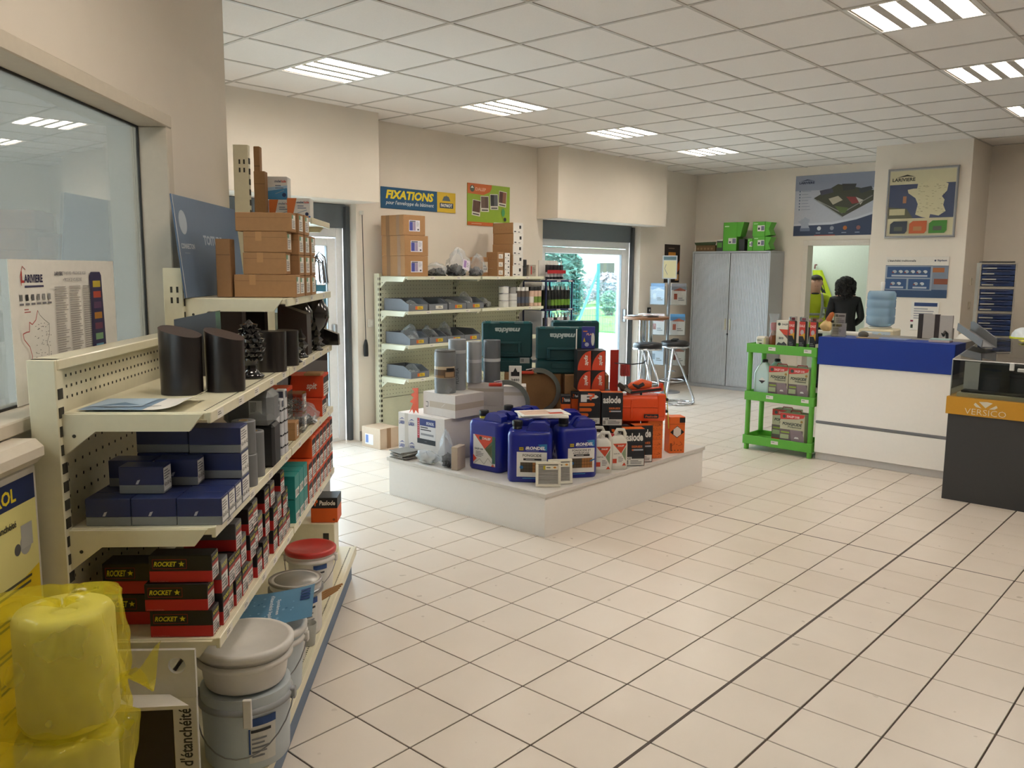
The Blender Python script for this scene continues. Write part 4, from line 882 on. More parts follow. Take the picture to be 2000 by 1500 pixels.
p.circ(.57, .16, .028, '4a9a5a', 12, .045); p.circ(.60, .085, .022, '2a2c2a'); p.lines(.06, .012, .3, .028, 1, 'e0b090'); p.poly([(.4, .03), (.66, .03), (.64, .05), (.42, .045)], 'd8dad0'); p.done(s)
# light switch and pull cord
sw = thing('light_switch', 'white wall switch beside the pull cord', 'switch', (5.235, WALLY-.0005, 1.16)); MB().box(-.04, .04, -.012, 0, -.04, .04, M('e8e4dc', .4), .003).build('plate', sw); MB().box(-.018, .018, -.017, -.012, -.022, .022, M('f0ede6', .4), .002).build('rocker', sw)
pc = thing('pull_cord', 'long dark pull cord with a black handle hanging by the first door', 'pull cord', (5.13, WALLY-.03, 2.22)); MB().tube([(0, 0, 0), (.01, 0, -.6), (.022, 0, -1.22)], .004, M('3a3a3a', .6), 6).build('cord', pc); MB().lathe([(.022, -1.38), (.024, -1.36), (.022, -1.27), (.012, -1.22), (.006, -1.215)], BLACK, 14, (.022, 0, 0)).build('handle', pc); MB().box(-.012, .012, -.012, .03, -.02, .02, M('d8d4cc', .5), .003).build('ceiling_hook', pc)
# tall roof-photo banner beyond the cream shelving
t = thing('display_banner', 'upright banner printed with a blue sky and dark roof beyond the cream shelving', 'banner', GP(5.05, .93, 0), RM45); MB().box(-.30, .10, 0, .012, .02, 1.60, M('d8dce0', .5)).build('panel', t); MB().box(-.32, .12, -.12, .13, 0, .02, STEEL, .004).build('foot', t)
q = Print((-.30, 0, .02), (1, 0, 0), (0, 0, 1)); q.rect(0, 1.45, .4, 1.575, '5fb0dc'); q.rect(0, 1.38, .4, 1.46, 'b9d8e8'); q.poly([(0, 1.30), (.4, 1.30), (.4, 1.42), (.34, 1.42), (.28, 1.40), (0, 1.42)], '7c8478'); q.rect(0, 1.24, .4, 1.31, '2c3036'); q.rect(.37, 1.27, .385, 1.30, 'd8d4bc'); q.rect(0, 1.18, .4, 1.24, '77777c'); q.rect(0, 1.13, .4, 1.18, '26262c'); q.rect(0, .9, .4, 1.13, '6c6a70'); q.rect(.30, 1.16, .33, 1.22, 'a8522c'); q.done(t)
# =============== cartridge rack before the second door ===============
ra = thing('cartridge_rack', 'dark blue wire rack of sealant cartridges in front of the second glass door', 'rack', (7.68, 6.33, 0)); RB = M('1c2450', .45)
for x in (-.24, .24):
    for y in (-.17, .17): MB().tube([(x, y, 0), (x, y, 1.585)], .011, RB, 8).build('post', ra)
for z in (.30, .62, .93, 1.245, 1.575):
    sh = MB().box(-.27, .27, -.19, .19, z-.02, z, RB, .003); sh.build('shelf', ra)
    q = Print((-.27, -.191, z-.018), (1, 0, 0), (0, 0, 1)); q.rect(.20, 0, .27, .016, 'd5d2d8'); q.rect(.42, 0, .49, .016, 'd5d2d8'); q.done(ra, 'price_tag')
def cart(x, y, z, cap, body, band, label, grp, h=.19):
    t = thing('sealant_cartridge', label, 'cartridge', (x, y, z), 0, grp); MB().lathe([(.024, 0), (.025, .003), (.025, h-.003), (.024, h)], M(body, .35), 14).build('tube', t); MB().lathe([(.0256, h*.18), (.0256, h*.5)], M(band, .4), 14).build('band', t); MB().lathe([(.010, h), (.009, h+.012), (.004, h+.045), (.003, h+.05)], M(cap, .4), 10).build('nozzle', t); return t
for k in range(8):
    for j in range(2): cart(7.46+k*.061, 6.19+j*.07, 1.2455, 'e2e0da' if k % 3 else '1c1c1e', '1d201f', '6f9a34' if k > 1 else '3a4a2a', 'black and green sealant cartridge, %s row, %s from the shelving, middle rack tier' % (('front', 'rear')[j], ORD[k]), 'black and green cartridges', .215)
for k in range(8): cart(7.46+k*.061, 6.19, .9305, 'd8d4e0' if k % 2 else '2a2a30', 'c9c8cc' if k % 3 else '2a2a2e', '8a8a90', 'sealant cartridge on the lower rack tier, %s from the shelving' % ORD[k], 'lower tier cartridges', .215)
tr = thing('counter_display', 'white and red tray of small glue tubes on top of the blue rack', 'display tray', (7.70, 6.27, 1.5755)); MB().box(-.165, .165, -.05, .09, 0, .008, M('dcd8d4', .5)).build('tray', tr); MB().box(-.165, .165, .08, .09, .008, .225, M('e2ded8', .5)).build('back_card', tr); MB().box(-.168, .168, -.055, -.05, .075, .115, M('b8242c', .4)).build('front_band', tr)
for k in range(5): cart(7.575+k*.063, 6.255, 1.584, 'e8e6e2', '22222a', 'd8d8dc', 'small black glue tube in the red tray, %s from the shelving' % ORD[k], 'glue tubes in the red tray', .165)
# =============== white podium ===============
PODW = M('f2efeb', .4, var=.02)
pod = thing('podium', 'low white display podium on the tiled floor', 'podium', (5.01, 4.06, 0)); MB().box(-1.0, 1.0, -.755, .775, .0, .262, PODW, .002).build('plinth', pod); MB().box(-1.012, 1.012, -.767, .787, .262, .289, M('d6d2cc', .4), .002).build('top_board', pod)
ZP = .290
def face(x, y): return math.atan2(y, x)+math.pi/2        # rotz so that local -Y looks along (x, y)
JB = M('15228c', .32, var=.03, coat=.2)
def rr_outline(w_, h, r, n=5):
    pts = []
    for cx, cy, a0 in ((w_/2-r, h-r, 0), (-w_/2+r, h-r, 90), (-w_/2+r, r, 180), (w_/2-r, r, 270)):
        for k in range(n+1): a = DEG(a0+90*k/n); pts.append((cx+r*math.cos(a), cy+r*math.sin(a)))
    return pts
def loft(m, rings, mat):
    n = len(rings[0]); vs = [p for rg in rings for p in rg]; fs = []
    for k in range(len(rings)-1):
        for i in range(n): fs.append((k*n+i, k*n+(i+1) % n, (k+1)*n+(i+1) % n, (k+1)*n+i))
    m.add(vs, fs, mat, True); m.add(vs, [tuple(range(n-1, -1, -1))], mat); m.add(vs, [tuple(range((len(rings)-1)*n, len(rings)*n))], mat)
def rring(w_, d, r, z, dx=0., dy=0., n=5): return [(x+dx, y-d/2+dy, z) for x, y in rr_outline(w_, d, r, n)]
def jerry(loc, rotz, label, w_=.285, d=.235, h=.385, brand='irondel', title=('FONGICIDE',), cap='1a1a1c'):
    ring = 'c8c02c' if brand == 'dalep' else '1a1a1c'
    t = thing('jerrycan', label, 'jerrycan', loc, rotz, 'blue jerrycans on the podium'); m = MB(); R_ = .05; hb = h*.86
    loft(m, [rring(w_*.94, d*.92, R_*.8, 0), rring(w_, d, R_, .015), rring(w_, d, R_, hb*.5), rring(w_, d, R_, hb-.03), rring(w_*.96, d*.95, R_, hb-.008), rring(w_*.88, d*.86, R_*.8, hb)], JB)
    m.build('can_body', t)
    # raised handle block with an opening, to the right; neck and cap to the left
    hx0, hx1 = -w_*.10, w_*.44; z0, z1 = hb-.006, h
    hd = MB(); hd.prism([(hx0, z0), (hx0+.03, z1-.012), (hx0+.045, z1), (hx1-.03, z1), (hx1, z1-.02), (hx1, z0)], (0, -d*.36, 0), (1, 0, 0), (0, 0, 1), (0, 1, 0), d*.30, JB); hd.prism([(hx0, z0), (hx0+.03, z1-.012), (hx0+.045, z1), (hx1-.03, z1), (hx1, z1-.02), (hx1, z0)], (0, d*.10, 0), (1, 0, 0), (0, 0, 1), (0, 1, 0), d*.26, JB); hd.box(hx0+.05, hx1-.03, -d*.07, d*.11, z1-.022, z1-.002, JB, .006); hd.build('handle', t)
    MB().lathe([(.032, hb-.004), (.032, hb+.016), (.028, hb+.018)], M(ring, .4), 18, (-w_*.30, 0, 0)).build('neck_ring', t); MB().lathe([(.033, hb+.018), (.035, hb+.022), (.035, hb+.052), (.031, hb+.056)], M(cap, .4), 18, (-w_*.30, 0, 0)).build('cap', t)
    p = Print((-w_/2, -d/2, 0), (1, 0, 0), (0, 0, 1), eps=.0009)
    if brand == 'dalep':
        x0, y0, x1, y1 = w_*.20, h*.10, w_*.86, h*.62; W_, H_ = x1-x0, y1-y0; F_ = lambda u, v: (x0+u*W_, y0+v*H_)
        p.rect(x0, y0, x1, y1, 'd8d5d0'); p.poly([F_(.05, 1), F_(1, 1), F_(1, .86), F_(.52, .55)], 'cf4528'); p.poly([F_(.52, .55), F_(.86, .84), F_(.86, .25)], '6a6a4c'); p.poly([F_(.56, .52), F_(.86, .72), F_(.80, .38)], '4f5a34'); p.rect(*F_(.86, .1), *F_(1, 1), '2c5a4c'); p.circ(*F_(.34, .90), .013, '3c4c44'); p.text('DALEP', *F_(.42, .86), *F_(.80, .94), 'e8e4de', .03)
        p.text('DALEP 2100', *F_(.07, .50), *F_(.45, .56), '2a2a2c', .03); p.lines(*F_(.12, .26), *F_(.5, .46), 4, '77777a'); p.poly([F_(0, .06), F_(.16, .2), F_(0, .33)], 'cf4528'); p.poly([F_(.82, 0), F_(1, 0), F_(.91, .1)], 'cf4528'); p.line([F_(.05, .02), F_(.3, .2), F_(.5, .04), F_(.68, .26), F_(.95, .02)], .005, 'a6a49e'); p.done(t)
    else:
        x0, y0, x1, y1 = w_*.22, h*.10, w_*.90, h*.66; W_, H_ = x1-x0, y1-y0; F_ = lambda u, v: (x0+u*W_, y0+v*H_)
        p.rect(*F_(.06, .78), *F_(.24, .90), '2c2448'); p.rect(*F_(.08, .80), *F_(.22, .89), 'c8b020'); p.text('100%', *F_(.09, .82), *F_(.21, .87), '2c2448', .02); p.poly([F_(.7, .98), F_(1, 1), F_(1, .80), F_(.9, .80)], '2d7ab4'); p.text('iRONDEL', *F_(.29, .82), *F_(.95, .92), 'eceaf0', .045, .15); p.lines(*F_(.32, .78), *F_(.95, .805), 1, '9aa6d0')
        p.rect(*F_(0, .0), *F_(1, .75), 'e4e2de')
        if len(title) == 1: p.text(title[0], *F_(.2, .61), *F_(.82, .69), '2a2a30', .02)
        else: p.text(title[0], *F_(.16, .65), *F_(.86, .715), '2a2a30', .02); p.text(title[1], *F_(.2, .57), *F_(.8, .63), '2a2a30', .02)
        p.rect(*F_(.22, .50), *F_(.82, .56), '15151a'); p.lines(*F_(.3, .515), *F_(.74, .545), 1, 'd0d0d0'); p.rect(*F_(.12, .14), *F_(.52, .44), '4e4436'); p.rect(*F_(.52, .14), *F_(.92, .44), 'a8703c')
        for k in range(1, 8): p.rect(*F_(.12+k*.1, .14), *F_(.128+k*.1, .44), '2e261e')
        for k in range(1, 3): p.rect(*F_(.12, .14+k*.1), *F_(.92, .15+k*.1), '2e261e')
        p.circ(*F_(.16, .29), .012, '2d6ea8'); p.poly([F_(.82, .32), F_(1, .38), F_(1, .42), F_(.84, .38)], '2d6ea8'); p.lines(*F_(.2, -.06), *F_(.9, -.02), 1, '4a9ad8'); p.done(t)
        s_ = LEFT(w_, d); c = (d*.45, h*.34); s_.poly([(c[0], c[1]-.085), (c[0]+.07, c[1]), (c[0], c[1]+.085), (c[0]-.07, c[1])], 'e4e2e0'); s_.line([(c[0], c[1]-.078), (c[0]+.063, c[1]), (c[0], c[1]+.078), (c[0]-.063, c[1]), (c[0], c[1]-.078)], .003, '1c1c1e')
        for k in range(6): s_.rect(c[0]-.045+k*.016, c[1]-.05+abs(k-2.5)*.01, c[0]-.038+k*.016, c[1]-.004, '1c1c1e')
        s_.circ(c[0], c[1]+.03, .014, '2a2a2c'); s_.done(t, 'hazard_label')
    return t
jerry((4.295, 4.02, ZP), face(-1, -.08), 'blue jerrycan with a red and white triangular label', brand='dalep', w_=.30, h=.41)
jerry((4.54, 4.005, ZP), face(-1, -.08), 'blue jerrycan standing behind the red-labelled one', brand='dalep', w_=.30, h=.42)
jerry((4.236, 3.626, ZP), face(-.80, -.60), 'blue jerrycan labelled FONGICIDE with a hazard diamond on its side', title=('FONGICIDE',), w_=.295, d=.22, h=.40)
jerry((4.54, 3.482, ZP), face(-.60, -.80), 'blue jerrycan labelled FONGICIDE ET HYDROFUGE', title=('FONGICIDE ET', 'HYDROFUGE'), w_=.275, d=.21, h=.40)
jerry((4.67, 3.692, ZP), face(-.72, -.70), 'blue jerrycan behind the two labelled ones, magazines on top', w_=.28, d=.22, h=.41)
# magazines on the cans
for k, (dx, dy, a, lb) in enumerate(((0, 0, .0, 'thick white catalogue lying across the blue jerrycans'), (.0, .0, .22, 'open leaflet lying on the catalogue over the jerrycans'))):
    o = MB().box(-.17, .17, -.11, .11, 0, .014-.006*k, PAPER, .001).build('catalogue', None, (4.40, 3.66, ZP+.4105+.0145*k), face(-.7, -.7)+a, lb, 'catalogue')
    q = TOP(.34, .22, .014-.006*k); q.rect(.02, .03, .22, .19, 'd9b8a4' if k else '5570a8'); q.rect(.20, .03, .30, .09, 'c4452c'); q.line([(.05, .12), (.12, .17), (.2, .1), (.27, .15)], .003, '2e3f78'); q.rect(.24, .1, .32, .2, 'e2dfe0'); q.done(o)
# louvre vents
def vent(loc, rotz, label):
    t = thing('wall_vent', label, 'vent', loc, rotz, 'white louvre vents'); w_, h = .165, .165; V = M('ebe6d6', .45)
    for a in ((-w_/2, w_/2, 0, .018), (-w_/2, w_/2, h-.018, h)): MB().box(a[0], a[1], -.006, .006, a[2], a[3], V, .003).build('frame', t)
    for a in ((-w_/2, -w_/2+.018), (w_/2-.018, w_/2)): MB().box(a[0], a[1], -.006, .006, .018, h-.018, V, .003).build('frame', t)
    for k in range(12): MB().box(-w_/2+.018, w_/2-.018, -.003, .003, .021+k*.0105, .027+k*.0105, M('b9b6b0', .4)).build('slat', t)
    MB().box(-w_/2+.018, w_/2-.018, .004, .006, .018, h-.018, M('8d8b88', .6)).build('mesh', t)
    q = Print((-w_/2, -.0065, 0), (1, 0, 0), (0, 0, 1)); q.rect(.05, h-.052, .145, h-.026, 'e6e2d0'); q.rect(.05, h-.052, .064, h-.026, 'b8a828'); q.circ(.125, h-.038, .010, 'd8943a', 12, .006); q.lines(.07, h-.045, .11, h-.032, 1, '55554c'); q.done(t, 'sticker'); t.rotation_euler = (-.14, 0, rotz); return t
vent((4.15, 3.395, ZP+.001), face(-.72, -.69), 'white louvre vent with a sticker leaning on the podium corner'); vent((4.265, 3.385, ZP+.001), face(-.62, -.78), 'white louvre vent half hidden behind the other one')
# translucent canisters
CAN = M('d9d6cb', .35, var=.03, spec=.5)
def canister(loc, rotz, label, cap):
    t = thing('canister', label, 'canister', loc, rotz, 'white canisters with red triangular labels'); m = MB(); w_, d, h = .135, .11, .285; hb = .20
    loft(m, [rring(w_*.94, d*.92, .02, 0), rring(w_, d, .025, .01), rring(w_, d, .025, hb-.02), rring(w_*.92, d*.9, .03, hb+.015), rring(w_*.6, d*.6, .03, hb+.04)], CAN); m.build('can_body', t)
    hd = MB(); hd.tube([(w_*.40, 0, hb-.01), (w_*.44, 0, hb+.05), (w_*.36, 0, hb+.078), (.0, 0, hb+.080), (-.015, 0, hb+.05), (-.015, 0, hb+.02)], .013, CAN, 8); hd.build('handle', t)
    MB().lathe([(.019, hb+.005), (.021, hb+.01), (.021, hb+.05), (.018, hb+.053)], M(cap, .4), 14, (-w_*.32, 0, 0)).build('cap', t)
    p = FRONT(w_, d); x0, y0, x1, y1 = .02, .03, w_-.015, .19; F_ = lambda u, v: (x0+u*(x1-x0), y0+v*(y1-y0)); p.rect(x0, y0, x1, y1, 'e2ded6'); p.poly([F_(0, 1), F_(1, 1), F_(.98, .93), F_(.62, .55)], 'd04a2c'); p.text('DALEP', *F_(.38, .86), *F_(.82, .93), 'eee8e0', .03); p.circ(*F_(.3, .9), .006, '3a4a42'); p.poly([F_(.66, .55), F_(.97, .86), F_(.97, .2)], '8a9a7c'); p.text('DALEP 2100', *F_(.08, .52), *F_(.5, .57), '333333', .02); p.lines(*F_(.42, .15), *F_(.8, .42), 4, '8a8a88'); p.rect(*F_(0, .12), *F_(.3, .32), 'c8462c'); p.poly([F_(.7, 0), F_(1, 0), F_(.86, .14)], 'd04a2c'); p.done(t); return t
canister((4.735, 3.395, ZP), face(-.68, -.73), 'white canister next to the blue jerrycans', 'd8d4cc'); canister((4.90, 3.38, ZP), face(-.60, -.80), 'white canister with a red cap by the black nailer box', 'a8242c'); canister((4.86, 3.54, ZP), face(-.7, -.72), 'white canister tucked behind the two front ones', 'd8d4cc')
# black nailer boxes (fronts), with white lettering
BB = M('1b1f26', .45); BO = M('e06a22', .5)
def nailer(loc, rotz, w_, d, h, label, cut='aslode', series=True):
    o = block('nailer_box', w_, d, h, BB, loc, rotz, label, 'box', 'black and orange nailer boxes', .002); q = FRONT(w_, d); q.text(cut, w_*.06, h*.68, w_*.9, h*.90, 'e8e6e2', .035, 0.); q.rect(0, h*.645, w_, h*.65, '3a4654')
    if series: q.text('SERIES', w_*.34, h*.50, w_*.88, h*.56, 'd8703a', .03); q.rect(w_*.36, h*.42, w_*.92, h*.46, 'a9aeb8'); q.circ(w_*.4, h*.44, h*.025, 'd8703a')
    q.rect(w_*.06, h*.02, w_*.97, h*.25, 'd8d6d0'); q.rect(w_*.36, h*.20, w_*.97, h*.25, '26282c'); q.text('CE', w_*.16, h*.18, w_*.32, h*.235, '26262a', .02); q.lines(w_*.3, h*.05, w_*.9, h*.17, 3, '6c6c70'); q.bars(w_*.09, h*.05, w_*.2, h*.16, 5, '333333'); q.done(o)
    q = TOP(w_, d, h); q.rect(0, d*.1, w_, d, 'e06a22'); q.done(o, 'top_print'); q = RIGHT(w_, d); q.rect(0, 0, d, h*.62, 'e06a22'); q.done(o, 'side_print'); return o
nailer((5.075, 3.36, ZP), face(-.65, -.76), .150, .10, .270, 'black nailer box in front on the podium edge'); nailer((5.215, 3.38, ZP), face(-.6, -.8), .140, .10, .275, 'black nailer box just behind the front one')
def orangebox(loc, rotz, w_, d, h, label, diamond=False):
    o = block('nail_carton', w_, d, h, BO, loc, rotz, label, 'box', 'orange nail cartons on the podium', .002); q = FRONT(w_, d)
    if diamond: q.poly([(w_*.5, h*.42), (w_*.96, h*.58), (w_*.5, h*.76), (w_*.04, h*.58)], '1e1a18'); q.poly([(w_*.5, h*.44), (w_*.74, h*.52), (w_*.74, h*.66), (w_*.5, h*.74), (w_*.26, h*.66), (w_*.26, h*.52)], 'ddd6ce'); q.rect(w_*.64, h*.84, w_, h*.98, '1e1f24'); q.rect(0, h*.80, w_, h*.808, '8a3e14'); q.bars(w_*.06, h*.06, w_*.2, h*.28, 3, '26180e')
    else: q.rect(0, h*.49, w_, h*.50, '8a3e14')
    for k in range(2 if not diamond else 1):
        y = h*(.06+.5*k); 
        for j in range(4): q.circ(w_*(.18+.2*j), y+h*.02, h*.016, '3a1e0e', 8)
        q.line([(w_*.15, y+h*.14), (w_*.35, y+h*.2), (w_*.3, y+h*.27)], .002, '3a1e0e'); q.line([(w_*.6, y+h*.14), (w_*.85, y+h*.18), (w_*.7, y+h*.26)], .002, '3a1e0e'); q.rect(w_*.45, y+h*.18, w_*.54, y+h*.19, '3a1e0e')
    q.done(o); return o
orangebox((5.385, 3.40, ZP), face(-.5, -.86), .125, .12, .145, 'orange nail carton, lower of two, beside the black boxes'); orangebox((5.385, 3.40, ZP+.146), face(-.5, -.86), .125, .12, .145, 'orange nail carton, upper of two, under the orange case')
orangebox((5.67, 3.37, ZP), face(-.62, -.78), .125, .11, .285, 'tall orange nail carton with a white hazard diamond', True)
orangebox((5.31, 3.632, ZP), face(-.6, -.8), .27, .14, .275, 'wide orange nail carton under the orange tool case'); pasbox('nailer_box', .16, .08, .275, (5.075, 3.495, ZP), face(-.62, -.78), 'orange nailer box with black top behind the front black box')
# bigger black boxes above
block('support_carton', .30, .26, .285, M('3a3028', .6), (4.986, 3.733, ZP), face(-.65, -.76), 'dark carton supporting the upper nailer boxes', 'carton')
def bigpas(loc, rotz, label, first):
    o = nailer(loc, rotz, .155, .09, .245, label, 'aslode' if not first else 'P', not first)
    if first:
        q = FRONT(.155, .09); q.k = 3
        for k, (a, b) in enumerate(((.02, .10), (.02, .078), (.02, .055))): q.rect(.0, .135-k*.038, b, .160-k*.038, 'e06a22'); q.circ(b, .1475-k*.038, .0125, 'e06a22', 12)
        q.poly([(.075, .18), (.088, .18), (.09, .198), (.108, .202), (.11, .228), (.06, .232), (.062, .222), (.094, .22), (.094, .212), (.07, .206)], 'e8643a'); q.done(o, 'printed_logo')
    return o
bigpas((4.93, 3.655, ZP+.286), face(-.72, -.70), 'large black nailer box with orange bars above the canisters', True); bigpas((5.04, 3.535, ZP+.2765), face(-.72, -.70), 'large black nailer box with white lettering against the orange case', False)
pasbox('nailer_box', .07, .11, .20, (4.87, 3.83, ZP+.286), face(-.75, -.66), 'narrow orange nailer box with a dark side by the steel rings', .3); pasbox('nailer_box', .075, .11, .215, (4.96, 3.80, ZP+.286), face(-.75, -.66), 'orange nailer box with a grey label strip above the jerrycans', .2); pasbox('nailer_box', .20, .12, .225, (5.10, 3.71, ZP+.286), face(-.7, -.72), 'long nailer box lying under the quarter-circle boxes', .35)
# four anchor boxes with quarter-circle print
def quarter(loc, rotz, label, w_=.105, d=.18, h=.150):
    o = block('anchor_box', w_, d, h, M('1d1c1f', .45), loc, rotz, label, 'box', 'black boxes with orange quarter circles', .0015); q = FRONT(w_, d)
    q.poly([(w_*.98, .002), (w_*.02, .002)]+[(w_*.98-w_*.96*math.cos(a), .002+h*.97*math.sin(a)) for a in [DEG(8*k) for k in range(12)]], 'd4482c'); q.text('spit', w_*.46, h*.25, w_*.80, h*.78, 'ece4dc', .035, .2, 3); q.done(o, 'printed_logo'); q = RIGHT(w_, d); q.rect(0, 0, d, h, 'b5341f'); q.done(o, 'side_print'); return o
fx, fy = -.70, -.715; cx, cy = 5.10, 3.785; ux, uy = .715, -.70
for k, zz in enumerate((ZP+.512, ZP+.663)):
    for j, nm in enumerate(('left', 'right')): quarter((cx+ux*(j-.5)*.107, cy+uy*(j-.5)*.107, zz), face(fx, fy), 'black anchor box with orange quarter circle, %s' % (('lower of the pair beside the teal case', 'lower of the pair beside the red hooks') if k == 0 else ('upper of the pair beside the teal case', 'upper of the pair beside the red hooks'))[j])
o = block('leaflet_box', .10, .03, .165, M('3a3f94', .5), (5.15, 3.84, ZP+.8145), face(-.8, -.6), 'purple-blue leaflet box standing on the quarter-circle boxes', 'box'); q = FRONT(.10, .03); q.text('PLAF', .035, .10, .09, .117, 'e8b0a0', .04, .2); q.lines(.01, .122, .06, .14, 1, 'd87a4a'); q.poly([(.01, .05), (.03, .05), (.02, .085)], 'd8c038'); q.circ(.04, .03, .016, 'c8cce0'); q.circ(.085, .07, .013, 'e8e6e2', 14, .05); q.done(o)
block('leaflet', .008, .10, .145, PAPER, (5.075, 3.895, ZP+.8145), face(-.8, -.6), 'white leaflet edge standing beside the purple-blue box', 'leaflet')
# red clip display with hooks
t = thing('hook_display', 'red hook display with rows of red clips beside the quarter-circle boxes', 'display', (5.344, 3.710, ZP+.0), face(-.7, -.715)); MB().box(-.05, .015, -.012, .0, .0, .80, M('a82a1e', .5), .002).build('back_board', t)
for k in range(2):
    MB().tube([(-.02, -.01-.03*k, .70), (.12, -.012-.03*k, .69), (.20, -.014-.03*k, .70), (.225, -.016-.03*k, .72)], .003, M('2a2a2c', .4), 6).build('hook', t)
    for j in range(6): MB().box(.030+j*.012, .036+j*.012, -.03-.03*k, .0-.03*k, .60, .69, M('c8341f', .4), .002).build('clip', t)
# orange tool case with nailer on top
tc_ = thing('tool_case', 'orange plastic tool case on the podium under the nail gun', 'tool case', (5.30, 3.475, ZP+.2925), face(-.70, -.715)); OC = M('ea5220', .4); w_, d, h = .40, .16, .19
m = MB(); loft(m, [rring(w_*.96, d*.92, .02, 0), rring(w_, d, .03, .02), rring(w_, d, .03, .10)], OC); m.build('lower_shell', tc_); m = MB(); loft(m, [rring(w_, d, .03, .102), rring(w_, d, .03, h-.03), rring(w_*.95, d*.9, .03, h-.008), rring(w_*.85, d*.75, .03, h)], OC); m.build('upper_shell', tc_)
MB().box(w_*.33, w_*.48, -d*.5-.006, -d*.2, .03, h+.012, OC, .008).build('end_rib', tc_); MB().box(-w_*.18, -w_*.14, -d*.5-.004, -d*.45, .02, h-.03, OC, .003).build('rib', tc_); MB().box(.03, .11+.03, -d*.5-.010, -d*.5, .022, .052, BB, .002).build('name_plate', tc_)
q = Print((.03, -d*.5-.010, .022), (1, 0, 0), (0, 0, 1)); q.text('Paslode', .01, .007, .10, .022, 'd85a2c', .03); q.done(tc_)
for z in (.06, .15): MB().box(w_/2-.004, w_/2+.03, -.02, .02, z-.01, z+.012, BLACK, .006).build('latch', tc_)
ng = thing('nail_gun', 'orange and black nail gun lying on the tool case', 'nail gun', (5.305, 3.47, ZP+.484), face(-.70, -.715)+.05); OG = M('e25a22', .4)
MB().prism([(-.10, 0), (.17, .03), (.17, .085), (.155, .085), (.15, .055), (-.09, .030)], (0, -.05, 0), (1, 0, 0), (0, 0, 1), (0, 1, 0), .05, M('d8401c', .4)).build('magazine_rail', ng); MB().prism([(-.08, .010), (.155, .036), (.155, .052), (-.08, .028)], (0, -.056, 0), (1, 0, 0), (0, 0, 1), (0, 1, 0), .006, BB).build('magazine', ng)
m = MB(); loft(m, [[(x, y, z) for x, y, z in [(-.12, -.02, .03), (-.10, -.045, .05), (-.06, -.04, .085), (-.06, .03, .085), (-.10, .035, .05)]], [(x, y, z) for x, y, z in [(.0, -.03, .04), (.01, -.05, .055), (.02, -.045, .115), (.02, .03, .115), (.01, .035, .055)]], [(x, y, z) for x, y, z in [(.08, -.02, .05), (.085, -.035, .06), (.09, -.03, .095), (.09, .02, .095), (.085, .025, .06)]]], OG); m.build('housing', ng)
MB().tube([(-.06, -.03, .075), (-.02, -.05, .06), (.02, -.05, .085)], .014, BB, 8).build('grip', ng); MB().lathe([(.022, -.03), (.024, 0), (.018, .03)], BB, 14, (-.12, -.01, .05), rot=Matrix.Rotation(1.2, 3, 'Y')).build('nose', ng); MB().box(-.005, .01, -.056, -.03, .0, .03, BLACK, .004).build('trigger', ng)
bt = thing('nail_strip', 'dark grey battery-like nail strip resting against the nail gun', 'nail strip', (5.19, 3.55, ZP+.485), face(-.70, -.715)); m = MB().box(-.055, .055, -.02, .02, 0, .035, M('33302c', .5), .005); m.box(.0, .05, -.021, -.02, .006, .028, M('8a8074', .5)); b_ = m.build('strip_body', bt); b_.rotation_euler = (0, .55, 0); b_.location = (0, -.06, .042)
yc = thing('yellow_strap', 'thin yellow strap hanging over the end of the tool case', 'strap', (5.455, 3.31, ZP+.22)); MB().tube([(-.02, .03, .33), (0, .01, .22), (.01, 0, .1), (.015, -.006, 0)], .004, M('c8c23a', .5), 6).build('strap', yc)
# ---------- left and back of the podium ----------
wx = 4.15
o = block('white_carton', .325, .40, .322, WCARD, (4.355, 4.542, ZP), DEG(-90), 'white carton with a red and blue fixing label on the podium', 'carton'); q = FRONT(.325, .40); F_ = lambda u, v: (.03+u*.20, .11+v*.19); q.rect(*F_(0, 0), *F_(1, 1), 'dcdadc'); q.rect(*F_(0, .2), *F_(.13, 1), 'b83a44'); q.lines(*F_(.03, .3), *F_(.11, .9), 7, 'd8a0a8'); q.rect(*F_(.14, .72), *F_(1, 1), '2c3c80'); q.text('IRONDEL', *F_(.5, .78), *F_(.92, .9), 'd4d8e4', .03, .15); q.lines(*F_(.18, .52), *F_(.8, .70), 2, '2c2c34'); q.rect(*F_(.2, .34), *F_(.9, .42), '8d8d94'); q.rect(*F_(0, 0), *F_(1, .2), '22242c'); q.lines(*F_(.4, .08), *F_(.6, .13), 1, '66666c'); q.done(o)
o = block('white_carton', .20, .34, .315, WCARD, (4.34, 4.81, ZP), DEG(-90), 'white carton with repeated blue roof logos behind the red-toothed card', 'carton'); q = FRONT(.20, .34); q.rect(.075, 0, .115, .315, 'c4bcb2')
for x in (.01, .122):
    for y in (.045, .225): q.text('LARIV', x, y, x+.065, y+.028, '34458c', .03); q.poly([(x, y+.034), (x+.035, y+.052), (x+.066, y+.040), (x+.035, y+.044)], '34458c')
q.done(o)
o = block('white_carton', .345, .30, .170, WCARD, (4.375, 4.512, ZP+.3225), DEG(-90), 'long white taped carton with a staple mark, carrying the dark roll', 'carton'); q = FRONT(.345, .30); q.rect(.07, .06, .345, .105, 'c2b5a6'); q.line([(.03, .06), (.055, .06), (.055, .095), (.03, .095)], .005, '2a2a2e'); q.line([(.2, .07), (.24, .1)], .003, 'e0dcd6'); q.done(o, 'tape'); q = RIGHT(.345, .30); q.rect(0, .06, .30, .105, 'c2b5a6'); q.done(o, 'tape')
